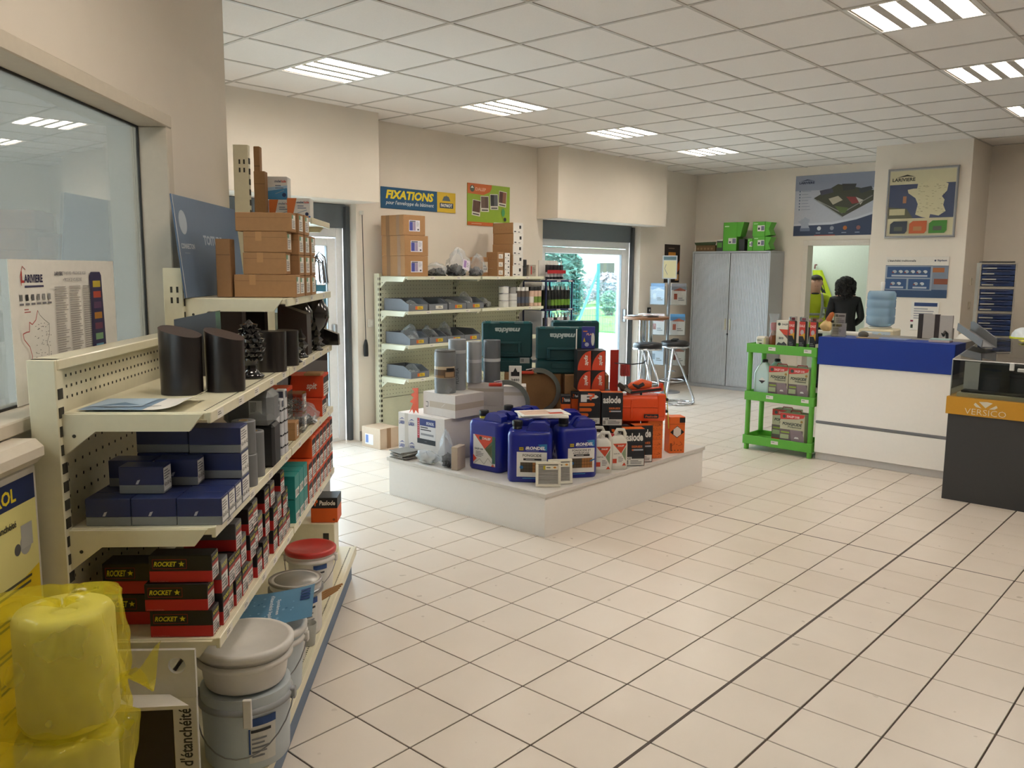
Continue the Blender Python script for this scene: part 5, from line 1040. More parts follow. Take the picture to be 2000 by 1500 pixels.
# jagged orange card
z_ = [(0, 0), (.03, .03), (.05, 0), (.07, .03), (.10, .005), (.10, .20), (.03, .19), (.06, .165), (.015, .14), (.05, .12), (.005, .085), (.04, .075)]
MB().prism(z_, (0, 0, 0), (1, 0, 0), (0, 0, 1), (0, 1, 0), .004, M('d8501f', .5)).build('starburst_card', None, (4.20, 4.815, ZP+.316), DEG(-90), 'jagged orange starburst card beside the white cartons', 'card')
for k, (x, y, z, lb) in enumerate(((4.714, 4.474, 0, 'white carton, lowest under the pale rolls'), (4.714, 4.474, .18, 'white carton, second under the pale rolls'), (4.714, 4.474, .36, 'white carton, topmost under the pale rolls'), (4.722, 4.182, 0, 'white carton, lowest behind the blue jerrycans'), (4.722, 4.182, .18, 'white carton, second behind the blue jerrycans'), (4.722, 4.182, .36, 'white carton, topmost with the red clamp on it'))):
    ww = .28 if k < 3 else .17; o = block('white_carton', ww, .17, .179, WCARD, (x-.0, y+.02, ZP+z), face(-.75, -.66), lb, 'carton', 'stacked white cartons behind the jerrycans'); q = FRONT(ww, .17); q.rect(0, .11, ww, .135, 'c6bbae'); q.done(o, 'tape')
def membrane(x, y, z, r, h, label, mat, band, ink=None, film_=False):
    t = thing('membrane_roll', label, 'roll', (x, y, z), face(-.75, -.66), 'rolls standing on the podium cartons'); MB().lathe([(r*.985, 0), (r, .004), (r, h-.004), (r*.985, h), (r*.5, h), (r*.48, h-.01), (r*.46, h-.05)], mat, 32).build('sheet_roll', t)
    if band: MB().lathe([(r+.0008, band), (r+.0012, band+.002), (r+.0012, band+.022), (r+.0008, band+.024)], M('c9cccf', .4), 32).build('paper_band', t)
    MB().lathe([(r*.45, h-.06), (r*.45, h-.012), (r*.2, h-.012)], M('3a3028', .8), 20).build('core', t)
    if film_: MB().lathe([(r*1.03, .0), (r*1.05, .03), (r*1.04, h*.5), (r*1.06, h-.02), (r*.9, h+.01)], film('clear_film', 'e8eef2', .22), 26).build('clear_wrap', t)
    return t
ZC = ZP+.494
t = membrane(4.292, 4.515, ZC, .078, .315, 'dark grey membrane roll in clear wrap with a brown label', M('45423e', .6, var=.1, scale=15), 0, film_=True)
m = MB(); R2 = .0815
def cp(a, z, e=0): return ((R2+e)*math.sin(a), -(R2+e)*math.cos(a), z)
def cpatch(a0, a1, z0, z1, hx, e): m.add([cp(a0+(a1-a0)*k/8, z, e) for z in (z0, z1) for k in range(9)], [(k, k+1, k+10, k+9) for k in range(8)], INK(hx))
cpatch(-1.2, 1.1, .115, .200, 'c9b79a', .001); cpatch(-1.2, 1.1, .118, .178, '5e4a38', .002); cpatch(.2, 1.0, .165, .19, '1f1a16', .003); cpatch(.1, .95, .125, .16, 'a88a68', .003); cpatch(-1.1, 0, .118, .135, '8a6a44', .003); m.build('printed_label', t)
t = membrane(4.465, 4.565, ZC, .067, .385, 'tall grey membrane roll with a handwritten code', M('8d9297', .55, var=.06, scale=15), .28); m = MB(); vs, fs = textmesh('PLOMEA', 0., .1); m.add([(.0685*math.sin(-.1+.35*(1-b)), -.0685*math.cos(-.1+.35*(1-b)), .05+.12*a) for a, b in vs], fs, INK('3a4048')); m.build('handwriting', t)
membrane(4.61, 4.525, ZP+.5395, .058, .315, 'pale ribbed grey roll with a paper band', M('a4a8ac', .5, metal=.2, var=.08, scale=18), .155); membrane(4.735, 4.455, ZP+.5395, .066, .325, 'darker grey roll with a paper band beside the teal case', M('666b70', .5, var=.06, scale=18), .16)
# brown cartons and teal cases
block('carton', .44, .26, .30, KRAFT2, (5.055, 4.315, ZP), face(-.75, -.66), 'lower brown carton under the teal tool cases', 'carton', 'brown cartons on the podium'); block('carton', .44, .26, .30, KRAFT2, (5.055, 4.315, ZP+.301), face(-.75, -.66), 'upper brown carton under the teal tool cases', 'carton', 'brown cartons on the podium'); block('carton', .34, .22, .601, KRAFT2, (5.275, 3.95, ZP), face(-.75, -.66), 'tall brown carton under the front teal case', 'carton', 'brown cartons on the podium'); block('carton', .36, .20, .60, KRAFT2, (5.47, 4.20, ZP), face(-.75, -.66), 'tall brown carton under the rear teal case', 'carton', 'brown cartons on the podium')
TEALC = M('14454b', .4, var=.04)
def makcase(loc, rotz, label, w_=.40, d=.14, h=.40, split=True):
    t = thing('tool_case', label, 'tool case', loc, rotz, 'teal plastic tool cases'); MB().box(-w_/2, w_/2, -d/2, d/2, 0, .11, TEALC, .012).build('lower_shell', t); MB().box(-w_/2, w_/2, -d/2, d/2, .112, h, TEALC, .012).build('upper_shell', t)
    hd = MB(); y = -d/2
    hd.box(-.11, .11, y-.022, y, h-.175, h-.155, TEALC, .006); hd.box(-.115, -.09, y-.022, y, h-.24, h-.155, TEALC, .006); hd.box(.09, .115, y-.022, y, h-.24, h-.155, TEALC, .006); hd.box(-.12, .12, y-.006, y, h-.255, h-.235, TEALC, .003); hd.build('handle', t)
    MB().box(-.08, .08, y-.004, y, .04, .085, TEALC, .003).build('recess_panel', t)
    for x in (-.15, .15): MB().box(x-.022, x+.022, y-.008, y, h-.012, h+.006, M('2a6a70', .4), .003).build('latch', t)
    MB().box(-.06, .06, y-.008, y+.02, h-.010, h+.003, M('2a6a70', .4), .003).build('top_grip', t)
    q = Print((-w_/2, y, 0), (1, 0, 0), (0, 0, 1), eps=.001); q.text('makita', w_*.26, h-.085, w_*.76, h-.045, 'b9c6c6', .045, .2, 2); q.rect(w_*.76, .07, w_*.95, .115, 'a9aeae'); q.bars(w_*.78, .08, w_*.84, .105, 4, '444848'); q.done(t, 'printed_logo'); return t
makcase((4.945, 4.49, ZP+.602), face(-.745, -.667), 'teal tool case with upside-down lettering beside the grey rolls', h=.395); makcase((5.15, 4.10, ZP+.602), face(-.745, -.667), 'teal tool case with upside-down lettering behind the purple-blue leaflet box', h=.362); makcase((5.46, 4.21, ZP+.601), face(-.745, -.667), 'teal tool case standing behind the front two', w_=.385, h=.395)
MB().box(-.06, .06, -.03, .03, 0, .11, M('e0ddd8', .5), .002).build('spec_card', None, (4.735, 4.212, ZP+.5395), face(-.75, -.66), 'white card with a tool pictogram beside the teal case', 'card')
bpy.data.objects['spec_card'].scale = (.8, .3, 1.3); q = Print((-.06, -.031, 0), (1, 0, 0), (0, 0, 1)); q.rect(.02, .05, .10, .075, '1e1e22'); q.poly([(.04, .075), (.08, .075), (.06, .10)], '1e1e22'); q.text('3480', .02, .02, .1, .035, '33333a', .02); q.done(bpy.data.objects['spec_card'])
# steel rings with red clamps
def ring(loc, rotz, label, R_=.18, low=-70):
    t = thing('clamp_ring', label, 'ring', loc, rotz, 'grey steel clamp rings'); m = MB(); n = 40
    a0, a1 = DEG(low), DEG(100); pts = [(a0+(a1-a0)*k/n) for k in range(n+1)]
    vs = []
    for a in pts:
        for r_, y in ((R_, -.012), (R_-.034, -.012), (R_-.034, .012), (R_, .012)): vs.append((r_*math.cos(a), y, R_+r_*math.sin(a)))
    m.add(vs, [(4*k+i, 4*k+(i+1) % 4, 4*k+4+(i+1) % 4, 4*k+4+i) for k in range(n) for i in range(4)]+[(0, 1, 2, 3), (4*n+3, 4*n+2, 4*n+1, 4*n)], M('7d827c', .4, metal=.5)); m.build('band', t)
    c, s_ = math.cos(a1), math.sin(a1); MB().tube([(R_*c+.01, 0, R_+R_*s_), (R_*c-.02, 0, R_+R_*s_-.005), (R_*c-.06, 0, R_+R_*s_-.012)], .006, CHROME, 8).build('screw', t); MB().box(R_*c-.10, R_*c-.0, -.012, .055, R_+R_*s_-.046, R_+R_*s_-.026, M('c23a24', .4), .005).build('red_lever', t); return t
ring((4.602, 4.183, ZP+.229), face(-.75, -.66), 'grey steel clamp ring with a red lever on the white cartons', low=-35); ring((4.962, 4.180, ZP+.290), face(-.72, -.69), 'grey steel clamp ring leaning by the nailer boxes')
# small things at the left edge
LS = M('8f8c86', .5, metal=.3)
for k in range(9): MB().box(-.11, .11, -.08, .08, 0, .006, LS, .001).build('flat_bracket', None, (4.11+.01*math.sin(k*2.1), 4.725+.012*math.cos(k*1.7), ZP+.0062*k), .15*math.sin(k*1.3), 'grey flat bracket in the low pile at the podium edge, %s from the bottom' % ORD[k], 'bracket', 'pile of flat brackets')
bag('plastic_bag', (4.07, 4.465, ZP+.001), .055, .10, .085, 'crumpled clear bag of pale clips at the podium edge', 'clips', M('bdb9ac', .5), 41, film('bright_film', 'eef2f6', .34, .12), False, 'bags at the podium edge', n_in=40, rz0=0.)
bag('plastic_bag', (4.085, 4.275, ZP+.001), .055, .045, .20, 'tied clear bag of black fittings at the podium edge', 'fittings', BLK, 42, FILM, True, 'bags at the podium edge', n_in=90, rz0=0.)
o = block('leaflet_stack', .05, .12, .165, M('b9aa98', .6), (4.105, 4.185, ZP), face(-.95, -.3), 'upright white leaflet stack beside the red-labelled jerrycan', 'leaflets'); q = LEFT(.05, .12); q.rect(0, 0, .12, .165, 'e2e0e2'); q.done(o)
# =============== table, stools, brochure rack ===============
CH = M('c9ccd2', .15, metal=1.)
t = thing('high_table', 'round wooden-edged high table on chrome columns by the second door', 'table', (9.32, 6.02, 0)); WD = M('8a5f3e', .5, var=.15, scale=20)
MB().lathe([(.27, 1.065), (.295, 1.075), (.295, 1.095), (.29, 1.10)], WD, 40).build('tabletop', t)
for dx, dy in ((-.05, .04), (.05, -.04), (.03, .05)): MB().tube([(dx, dy, .02), (dx, dy, 1.066)], .03, CH, 14).build('column', t)
MB().lathe([(.15, 0), (.16, .008), (.14, .02), (.06, .03)], CH, 36).build('base_plate', t)
TM = [('e4e2de', 'a8342c', .16, .05, .2), ('c9ccd2', '4a5a78', -.1, .12, 1.1), ('5a5550', '2a2a2c', -.02, -.12, .5), ('e8e4de', '8a96a8', .02, .02, 2.1), ('d8c4c0', 'b04038', -.15, -.13, -.4)]
for k, (c, i, dx, dy, a) in enumerate(TM):
    o = MB().grid(lambda u, v: (-.10+.2*u, -.07+.14*v, .003+.012*abs(math.sin(3*u+k))+.006*math.sin(4*v)), 6, 4, M(c, .5)).build('magazine', None, (9.32+dx, 6.02+dy, 1.101+(.02 if k > 2 else 0)), a, ['white and red magazine on the high table', 'grey-blue magazine on the high table', 'dark magazine folded on the high table', 'white magazine in the middle of the high table', 'pink leaflet on the high table edge'][k], 'magazine', 'magazines on the high table')
    q = Print((-.1, -.07, .020), (1, 0, 0), (0, 1, 0)); q.rect(.03, .03, .12, .09, i); q.done(o)
def stool(x, y, ang, label):
    t = thing('bar_stool', label, 'stool', (x, y, 0), ang, 'black and chrome bar stools'); MB().lathe([(.15, .745), (.175, .752), (.182, .775), (.172, .80), (.14, .808), (.02, .806)], M('17181c', .4, bump=.1), 36).build('seat', t); MB().lathe([(.178, .725), (.184, .732), (.184, .745), (.17, .747)], CH, 36).build('seat_ring', t)
    for s_ in (-1, 1): MB().tube([(.03*s_, -.12, .735), (.04*s_, -.02, .70), (.055*s_, .10, .45), (.07*s_, .25, .08), (.065*s_, .26, .03), (.05*s_, .20, .014), (.03*s_, .05, .014)], .013, CH, 10).build('leg', t)
    for s_ in (-1, 1): MB().tube([(.05*s_, -.02, .73), (.06*s_, -.05, .40), (.05*s_, -.10, .015)], .012, CH, 10).build('leg', t)
    MB().tube([(.16*math.cos(a), -.03+.16*math.sin(a), .30) for a in [2*math.pi*k/24 for k in range(24)]], .008, CH, 8, closed=True).build('footrest', t)
    MB().tube([(.19*math.cos(a), .05+.20*math.sin(a), .013) for a in [2*math.pi*k/28 for k in range(28)]], .012, CH, 8, closed=True).build('base_ring', t); return t
stool(8.86, 5.69, face(.3, .95)+math.pi*.0, 'bar stool with a round black seat beside the high table'); stool(9.36, 5.60, face(.55, -.8)+math.pi, 'bar stool with a dark pad on its seat before the brochure rack')
MB().box(-.10, .10, -.04, .04, 0, .022, M('141416', .6), .008).build('seat_pad', None, (9.38, 5.62, .809), .4, 'small dark pad lying on the stool seat', 'pad')
t = thing('brochure_rack', 'grey pole stand with clear brochure holders beside the tambour cabinet', 'brochure rack', (10.18, 6.22, 0), face(-.8, -.6)); GP_ = M('9fa3a8', .35, metal=.6)
MB().tube([(0, 0, .01), (0, 0, 1.62)], .022, GP_, 12).build('pole', t); MB().lathe([(.20, 0), (.20, .012), (.04, .03)], GP_, 30).build('base_plate', t)
hd = MB().box(-.10, .10, -.03, -.022, 1.58, 1.90, M('b8c0c8', .4), .003).build('header_frame', t); q = Print((-.1, -.03, 1.58), (1, 0, 0), (0, 0, 1)); q.rect(.015, .015, .185, .25, 'd8d2a8'); q.rect(.015, .26, .185, .305, '5f7f8c'); q.line([(.05, .2), (.03, .14), (.07, .06)], .008, '8a8f98'); q.done(hd)
def holder(x, y, z, a, cols, label):
    h_ = MB().box(-.115, .115, -.02, .02, z, z+.26, glass('holder_plastic', 'eef2f4', .08), .004).build('brochure_holder', t); h_.location = (x, y, 0); h_.rotation_euler = (0, 0, a)
    b = MB().box(-.105, .105, -.008, .008, z+.01, z+.30, M(cols[0], .45), .001).build('brochure', h_); q = Print((-.105, -.0085, z+.01), (1, 0, 0), (0, 0, 1)); q.rect(0, .20, .21, .29, cols[1]); q.poly([(.02, .19), (.12, .23), (.2, .20), (.2, .185)], cols[2]); q.rect(.04, .07, .085, .15, cols[2]); q.lines(.1, .05, .19, .1, 2, '8a8a8c'); q.done(h_, 'printed_cover')
holder(.13, -.04, 1.22, .15, ('e4dcd2', '8a8e98', 'b0563e'), ''); holder(.125, -.05, .80, .15, ('e6e4e2', '5a9ad0', 'c0644c'), ''); holder(.14, -.04, .38, .15, ('dcd8d4', '77787c', '8a4a3c'), '')
holder(-.15, .0, 1.22, -.55, ('c8d8ea', '8ab4e0', 'e4ecf4'), ''); holder(-.14, .0, .80, -.5, ('e4dcd8', 'd4c8c8', 'a8503c'), ''); holder(-.14, 0, .38, -.5, ('dce2ec', 'b4c4d8', '9ca8b8'), '')
MB().tube([(.07+.06*math.cos(a), -.02+.06*math.sin(a), .30) for a in [2*math.pi*k/20 for k in range(20)]], .007, CH, 8, closed=True).build('ring_bracket', t)
o = MB().box(0, .42, -.004, 0, 0, .55, M('2e2623', .5)).build('wall_poster', None, (10.60, WALLY-.001, 1.52), 0, 'dark poster with orange print on the wall behind the brochure rack', 'poster'); q = Print((0, -.004, 0), (1, 0, 0), (0, 0, 1)); q.lines(.1, .48, .35, .51, 1, '8a7a6c'); q.rect(.1, .38, .3, .44, 'c8842c'); q.poly([(.3, .1), (.42, .2), (.42, .33), (.34, .25)], 'c8642c'); q.rect(.30, .03, .40, .12, 'd8a468'); q.done(o)
so = thing('wall_socket', 'black wall socket above the high table', 'socket', (10.23, WALLY-.0005, 1.133)); MB().box(-.04, .04, -.012, 0, -.04, .04, M('1a1a1c', .4), .003).build('plate', so); MB().lathe([(.018, -.006), (.018, .006)], M('c8c8c8', .4), 16, (0, -.009, 0), rot=Matrix.Rotation(math.pi/2, 3, 'X')).build('insert', so)

# =============== tambour cabinet and what stands on it ===============
GC = M('a9abad', .45, metal=.25); c_ = thing('tambour_cabinet', 'tall grey tambour-door cabinet in the far corner', 'cabinet', (11.22, 5.74, 0)); 
MB().box(-.20, .21, -.60, .60, 0, .05, GC, .002).build('plinth', c_); MB().box(-.17, .22, .575, .60, .05, 1.95, GC).build('side_panel', c_); MB().box(-.22, .22, -.60, -.575, .05, 1.95, GC).build('side_panel', c_); MB().box(-.22, .22, -.60, .60, 1.95, 1.975, GC, .003).build('top', c_); MB().box(.18, .22, -.575, .575, .05, 1.95, GC).build('back', c_)
MB().box(-.22, -.17, .575, .60, .05, 1.95, GC).build('frame_stile', c_)
for a, b in ((-.572, -.006), (.006, .572)):
    d_ = MB().box(-.205, -.19, a, b, .055, 1.945, M('b4b6b8', .4, metal=.2)).build('tambour_door', c_); n_ = 24; s_ = (b-a)/n_
    for k in range(n_): MB().box(-.212, -.2055, a+k*s_+.002, a+(k+1)*s_-.002, .055, 1.945, M('b8babc', .38, metal=.2)).build('slat', d_)
    yy = a+.03 if a > 0 else b-.03; MB().box(-.226, -.212, yy-.010, yy+.010, .86, 1.02, M('c8c0a4', .35, metal=.5), .003).build('handle', d_)
MB().lathe([(.014, -.004), (.014, .004)], BLACK, 12, (-.216, -.0, .80), rot=Matrix.Rotation(math.pi/2, 3, 'Y')).build('lock', c_)
GRN = M('57a832', .5); ZK = 1.976
def greenbox(y, z, w_, h, label, beak=True, d=.20, x=11.14):
    o = block('green_box', w_, d, h, GRN, (x, y, z), DEG(-90), label, 'box', 'green boxes on the tambour cabinet', .002); q = FRONT(w_, d); q.rect(w_*.4, h*.35 if h < .25 else h*.25, w_*.98, h*.75 if h < .25 else h*.45, 'dcdad4'); q.rect(w_*.45, h*.45 if h < .25 else h*.28, w_*.6, h*.6 if h < .25 else h*.34, '33363a'); q.rect(w_*.7, h*.4 if h < .25 else h*.27, w_*.95, h*.7 if h < .25 else h*.43, '6c6a80'); q.lines(w_*.1, h*.82, w_*.6, h*.9, 1, 'd0e8c4'); q.done(o)
    if beak: MB().prism([(0, h*.5), (0, h), (.10, h), (.05, h*.5)] if h > .25 else [(0, 0), (0, h), (.09, h*.95), (.05, h*.5), (.085, .02)], (w_/2, -d/2+.01, 0), (1, 0, 0), (0, 0, 1), (0, 1, 0), d*.8, GRN).build('dispenser_lip', o)
    return o
greenbox(5.78, ZK, .21, .40, 'tall green dispenser box on the cabinet'); greenbox(5.34, ZK, .17, .195, 'green box, lower of the stacked pair on the cabinet'); greenbox(5.35, ZK+.196, .18, .20, 'green box, upper of the stacked pair on the cabinet'); greenbox(5.47, ZK, .075, .17, 'narrow green box between the tall one and the pair', False)
block('small_box', .09, .18, .165, M('2a2e2a', .5), (11.14, 5.60, ZK), DEG(-90), 'black and white small box between the green boxes', 'box'); o = block('small_box', .095, .18, .16, M('3a4038', .5), (11.14, 5.94, ZK), DEG(-90), 'dark box with a green panel beside the tall green box', 'box'); q = FRONT(.095, .18); q.rect(.01, .05, .085, .12, '4e8a34'); q.rect(0, .145, .095, .16, 'd8d6d2'); q.done(o)
t = thing('open_carton', 'open brown carton with dark green flaps on the cabinet', 'carton', (11.14, 6.16, ZK), DEG(-90)); MB().box(-.155, .155, -.1, .1, 0, .085, M('6a5236', .8), .002).build('carton_body', t); MB().prism([(-.155, 0), (.155, 0), (.16, .05), (-.19, .04)], (0, -.105, .085), (1, 0, 0), (0, .5, 1), (0, 1, 0), .006, M('36462c', .6)).build('flap', t)
q = FRONT(.31, .2); [q.rect(.02+.055*k, .02, .055+.055*k, .05, '8a6c48') for k in range(5)]; q.done(t)

# =============== posters ===============
def poster_x(name, X, y1, y0, z0, z1, hexbg, label, thick=.006): return MB().box(-thick, 0, y0-y1, 0, 0, z1-z0, M(hexbg, .45), .001).build(name, None, (X-.0008, y1, z0), 0, label, 'poster')
o = poster_x('wall_poster', 11.45, 5.03, 3.965, 2.182, 2.995, 'b4b8c4', 'grey-blue poster with an aerial village model above the office doorway'); p = Print((-.006, 0, 0), (0, -1, 0), (0, 0, 1)); W_, H_ = 1.065, .813; F_ = lambda u, v: (u*W_, v*H_)
p.rect(*F_(0, .75), *F_(1, 1), '8e95a8'); p.poly([F_(0, 0), F_(1, 0), F_(1, .33), F_(.8, .25), F_(.5, .18), F_(0, .17)], '33405c'); p.poly([F_(0, .17), F_(.5, .18), F_(.8, .25), F_(1, .33), F_(1, .37), F_(.8, .285), F_(.5, .22), F_(0, .2)], 'c6cad4')
p.poly([F_(.25, .62), F_(.55, .83), F_(1, .70), F_(1, .55), F_(.63, .30)], '46483c'); p.poly([F_(.25, .62), F_(.63, .30), F_(.63, .28), F_(.25, .60)], '9a9ca0'); p.poly([F_(.32, .74), F_(.48, .77), F_(.5, .70), F_(.34, .66)], '4a4c5c'); p.poly([F_(.6, .83), F_(.78, .82), F_(.76, .73), F_(.62, .72)], '3a3c3e'); p.poly([F_(.44, .6), F_(.56, .64), F_(.62, .57), F_(.5, .50)], 'b8b09c'); p.poly([F_(.66, .62), F_(.78, .61), F_(.84, .52), F_(.74, .50)], '8a3c3c'); p.poly([F_(.78, .61), F_(.88, .55), F_(.84, .48)], 'c8c4bc'); p.poly([F_(.8, .74), F_(.96, .77), F_(.98, .72), F_(.84, .66)], '3c4046'); p.line([F_(.3, .58), F_(.62, .36), F_(.98, .62)], .012, '8a8a84'); p.poly([F_(.52, .48), F_(.7, .44), F_(.66, .36), F_(.6, .36)], '5a6a3c')
p.text('LARIVIERE', *F_(.05, .86), *F_(.25, .90), '26304c', .04); p.poly([F_(.06, .905), F_(.15, .935), F_(.25, .91), F_(.15, .918)], '26304c')
for k in range(7): p.circ(*F_(.065, .74-.05*k), .010, '5c6680', 10); p.lines(*F_(.09, .73-.05*k), *F_(.22, .75-.05*k), 1, '8e94a4', k)
fr_ = lambda s_: [F_(.06+s_*a*.18, .10+s_*b*.22) for a, b in FR]; p.poly(fr_(1.), 'a2aabc'); p.rect(*F_(.09, .08), *F_(.22, .13), '6a7690')
for k, c in enumerate(('d0d4dc', '8a90a0', 'b46a34', '8a5a58')): p.circ(*F_(.34+.165*k, .12), .028, c, 12); p.lines(*F_(.30+.165*k, .03), *F_(.39+.165*k, .06), 1, '8a96b0')
p.rect(*F_(.28, .0), *F_(.55, .012), 'a8402c'); p.done(o)
o = poster_x('framed_map', 10.05, 3.335, 2.605, 2.08, 2.838, 'b9b7b0', 'framed map poster with three coloured panels on the pillar', .02); p = Print((-.02, 0, 0), (0, -1, 0), (0, 0, 1)); W_, H_ = .73, .758; F_ = lambda u, v: (u*W_, v*H_)
p.rect(*F_(.035, .035), *F_(.965, .965), 'cfc8a6'); p.rect(*F_(.035, .28), *F_(.965, .77), '47506c'); p.poly([F_(.035, .28), F_(.4, .28), F_(.3, .42), F_(.035, .45)], '5c5c48'); p.rect(*F_(.05, .33), *F_(.28, .42), 'c4bd98'); p.rect(*F_(.24, .5), *F_(.29, .6), 'b07a58'); p.poly([F_(.30+a*.66, .27+b*.62) for a, b in FR], 'd2cba8'); p.text('LARIVIERE', *F_(.07, .815), *F_(.40, .865), '33352f', .03); p.poly([F_(.12, .87), F_(.28, .91), F_(.40, .875), F_(.28, .885)], '33352f')
r = random.Random(5)
for k in range(50): x, y = r.uniform(.45, .82), r.uniform(.35, .75); p.rect(*F_(x, y), *F_(x+.03, y+.006), 'a49c7c')
for k, c in enumerate(('3c4450', 'c0623a', '4a8a3c')): x = .08+.28*k; p.poly([F_(x, .06), F_(x+.22, .06), F_(x+.25, .10), F_(x+.25, .24), F_(x+.05, .24), F_(x, .20)], c); p.rect(*F_(x+.06, .10), *F_(x+.18, .16), '5f6458' if k != 1 else 'b88a5c')
p.done(o); f = MB()
for a in ((0, .73, 0, .016), (0, .73, .742, .758)): f.box(-.028, -.018, -a[1], -a[0], a[2], a[3], STEEL, .002)
for a in ((0, .016), (.714, .73)): f.box(-.028, -.018, -a[1], -a[0], .016, .742, STEEL, .002)
f.build('frame', o)
o = poster_x('wall_poster', 10.05, 3.30, 2.64, 1.42, 1.87, 'e0dad0', 'white poster with dark blue product panels on the pillar'); p = Print((-.006, 0, 0), (0, -1, 0), (0, 0, 1)); p.rect(0, 0, .66, .355, '2c4568'); p.text("L'étanchéité traditionnelle", .02, .395, .32, .42, '33353c', .02); p.text('Siplast', .54, .395, .64, .42, '33405c', .03); p.circ(.52, .408, .01, '33405c', 10); p.rect(.5, .09, .66, .355, '7a8494'); p.rect(.5, .28, .62, .33, 'a8683c'); p.rect(.52, .15, .66, .21, '8a4c34'); p.rect(.0, .08, .5, .35, '94a0b0')
for (x0, y0, x1, y1) in ((.02, .22, .48, .34), (.01, .09, .235, .205), (.255, .09, .48, .205)):
    p.rect(x0, y0, x1, y1, '33527e'); n_ = 6 if x1-x0 > .3 else 2
    for k in range(n_): p.circ(x0+.08+k*.065, (y0+y1)/2+.005, .024, 'c2c8ce' if k % 2 else 'a8b0b8', 10, .018); p.poly([(x0+.06+k*.065, (y0+y1)/2+.01), (x0+.08+k*.065, (y0+y1)/2-.012), (x0+.05+k*.065, (y0+y1)/2-.008)], '8a3c38' if k % 2 == 0 else '55606c')
    p.rect(x0+.05, y0+.01, x1-.03, y0+.03, 'b0b8c4')
p.done(o)
o = poster_x('wall_notice', 10.05, 2.995, 2.71, 1.06, 1.375, 'e4e0d8', 'white notice with a blue header on the pillar behind the sample boards'); p = Print((-.006, 0, 0), (0, -1, 0), (0, 0, 1)); p.rect(.03, .265, .27, .305, '2c4272'); p.lines(.03, .12, .25, .25, 5, '9a9aa0'); p.rect(.0, .09, .03, .11, '8a2a4a'); p.rect(.005, .02, .03, .06, '3c4a40'); p.done(o)
for z in (1.60, 1.34):
    s_ = thing('wall_switch', 'white switch on the shaded side of the pillar, %s' % ('upper' if z > 1.5 else 'lower'), 'switch', (10.35, 2.489, z)); MB().box(-.035, .035, -.012, 0, -.04, .04, M('cfc6b4', .5), .003).build('plate', s_); MB().box(-.016, .016, -.016, -.012, -.02, .02, M('d6cdbc', .5), .002).build('rocker', s_)

# =============== green trolley ===============
GT = M('5fae3a', .45); t = thing('trolley', 'bright green three-tier plastic trolley beside the counter', 'trolley', (7.60, 3.325, 0)); d_, w_ = .35, .68
for z in (.14, .565, 1.02):
    m = MB(); m.box(-d_/2+.012, d_/2-.012, -w_/2+.012, w_/2-.012, z-.06, z-.05, GT)
    m.box(-d_/2, -d_/2+.012, -w_/2, w_/2, z-.085, z, GT, .003); m.box(d_/2-.012, d_/2, -w_/2, w_/2, z-.085, z, GT, .003); m.box(-d_/2+.012, d_/2-.012, -w_/2, -w_/2+.012, z-.085, z, GT, .003); m.box(-d_/2+.012, d_/2-.012, w_/2-.012, w_/2, z-.085, z, GT, .003); tier = m.build('tier_tray', t)
    for k, y in enumerate((.12, -.22) if z > .2 else (.05,)):
        q = Print((-d_/2, y, z-.055), (0, -1, 0), (0, 0, 1)); q.rect(0, 0, .07, .032, 'dcdad0'); q.lines(.006, .014, .05, .027, 1, '7a7a74'); q.done(tier, 'price_tag')
for x in (-d_/2+.03, d_/2-.03):
    for y in (-w_/2+.03, w_/2-.03):
        for a, b in ((0, .055), (.14, .48), (.565, .935)): MB().lathe([(.022, a), (.024, a+.002), (.024, b)], GT, 14, (x, y, 0)).build('post', t)
def fongi(y, z, label, W0=.19, x=7.547):
    o = block('fungicide_carton', W0, .15, .30, M('b8b698', .5), (x, y, z), DEG(-90), label, 'box', 'green and red fungicide cartons on the trolley'); p = FRONT(W0, .15); W_, H_ = W0, .30; F_ = lambda u, v: (u*W_, v*H_)
    p.poly([F_(0, 1), F_(1, 1), F_(.95, .9), F_(.7, .85), F_(.3, .82), F_(0, .80)], 'c23a34'); p.circ(*F_(.16, .90), .016, '3a4a40'); p.text('DALEP 2100', *F_(.28, .87), *F_(.78, .94), 'e6c8c4', .03); p.text('FONGICIDE', *F_(.1, .63), *F_(.9, .72), '2c3430', .04, .2); p.text('Professionnel', *F_(.32, .56), *F_(.88, .62), '3c4440', .02, .2); p.rect(*F_(0, .08), *F_(.95, .5), '6a5c5c'); p.poly([F_(.42, .5), F_(.86, .5), F_(1, .3), F_(1, .1), F_(.5, .1)], '857478'); p.rect(*F_(.05, .38), *F_(.4, .43), '8aa03c'); p.rect(*F_(.03, .2), *F_(.38, .34), 'a0aa80'); p.poly([F_(.6, .24), F_(.8, .24), F_(.76, .29), F_(.64, .29)], 'd4d0cc'); p.rect(*F_(0, 0), *F_(1, .08), 'b83a30'); p.rect(*F_(.62, .01), *F_(.86, .09), 'd8d6d2'); p.circ(*F_(.88, .78), .012, '9a7a3c'); p.done(o)
    MB().tube([(-.05, 0, .30), (-.045, 0, .318), (.045, 0, .318), (.05, 0, .30)], .005, M('a8322c', .4), 6).build('carry_handle', o); return o
fongi(3.355, .516, 'fungicide carton beside the clear canister on the middle tier'); fongi(3.16, .516, 'fungicide carton next to the counter on the middle tier'); fongi(3.19, .091, 'front fungicide carton on the bottom tier', .235, 7.53); fongi(3.34, .091, 'fungicide carton partly hidden on the bottom tier', .235, 7.685)
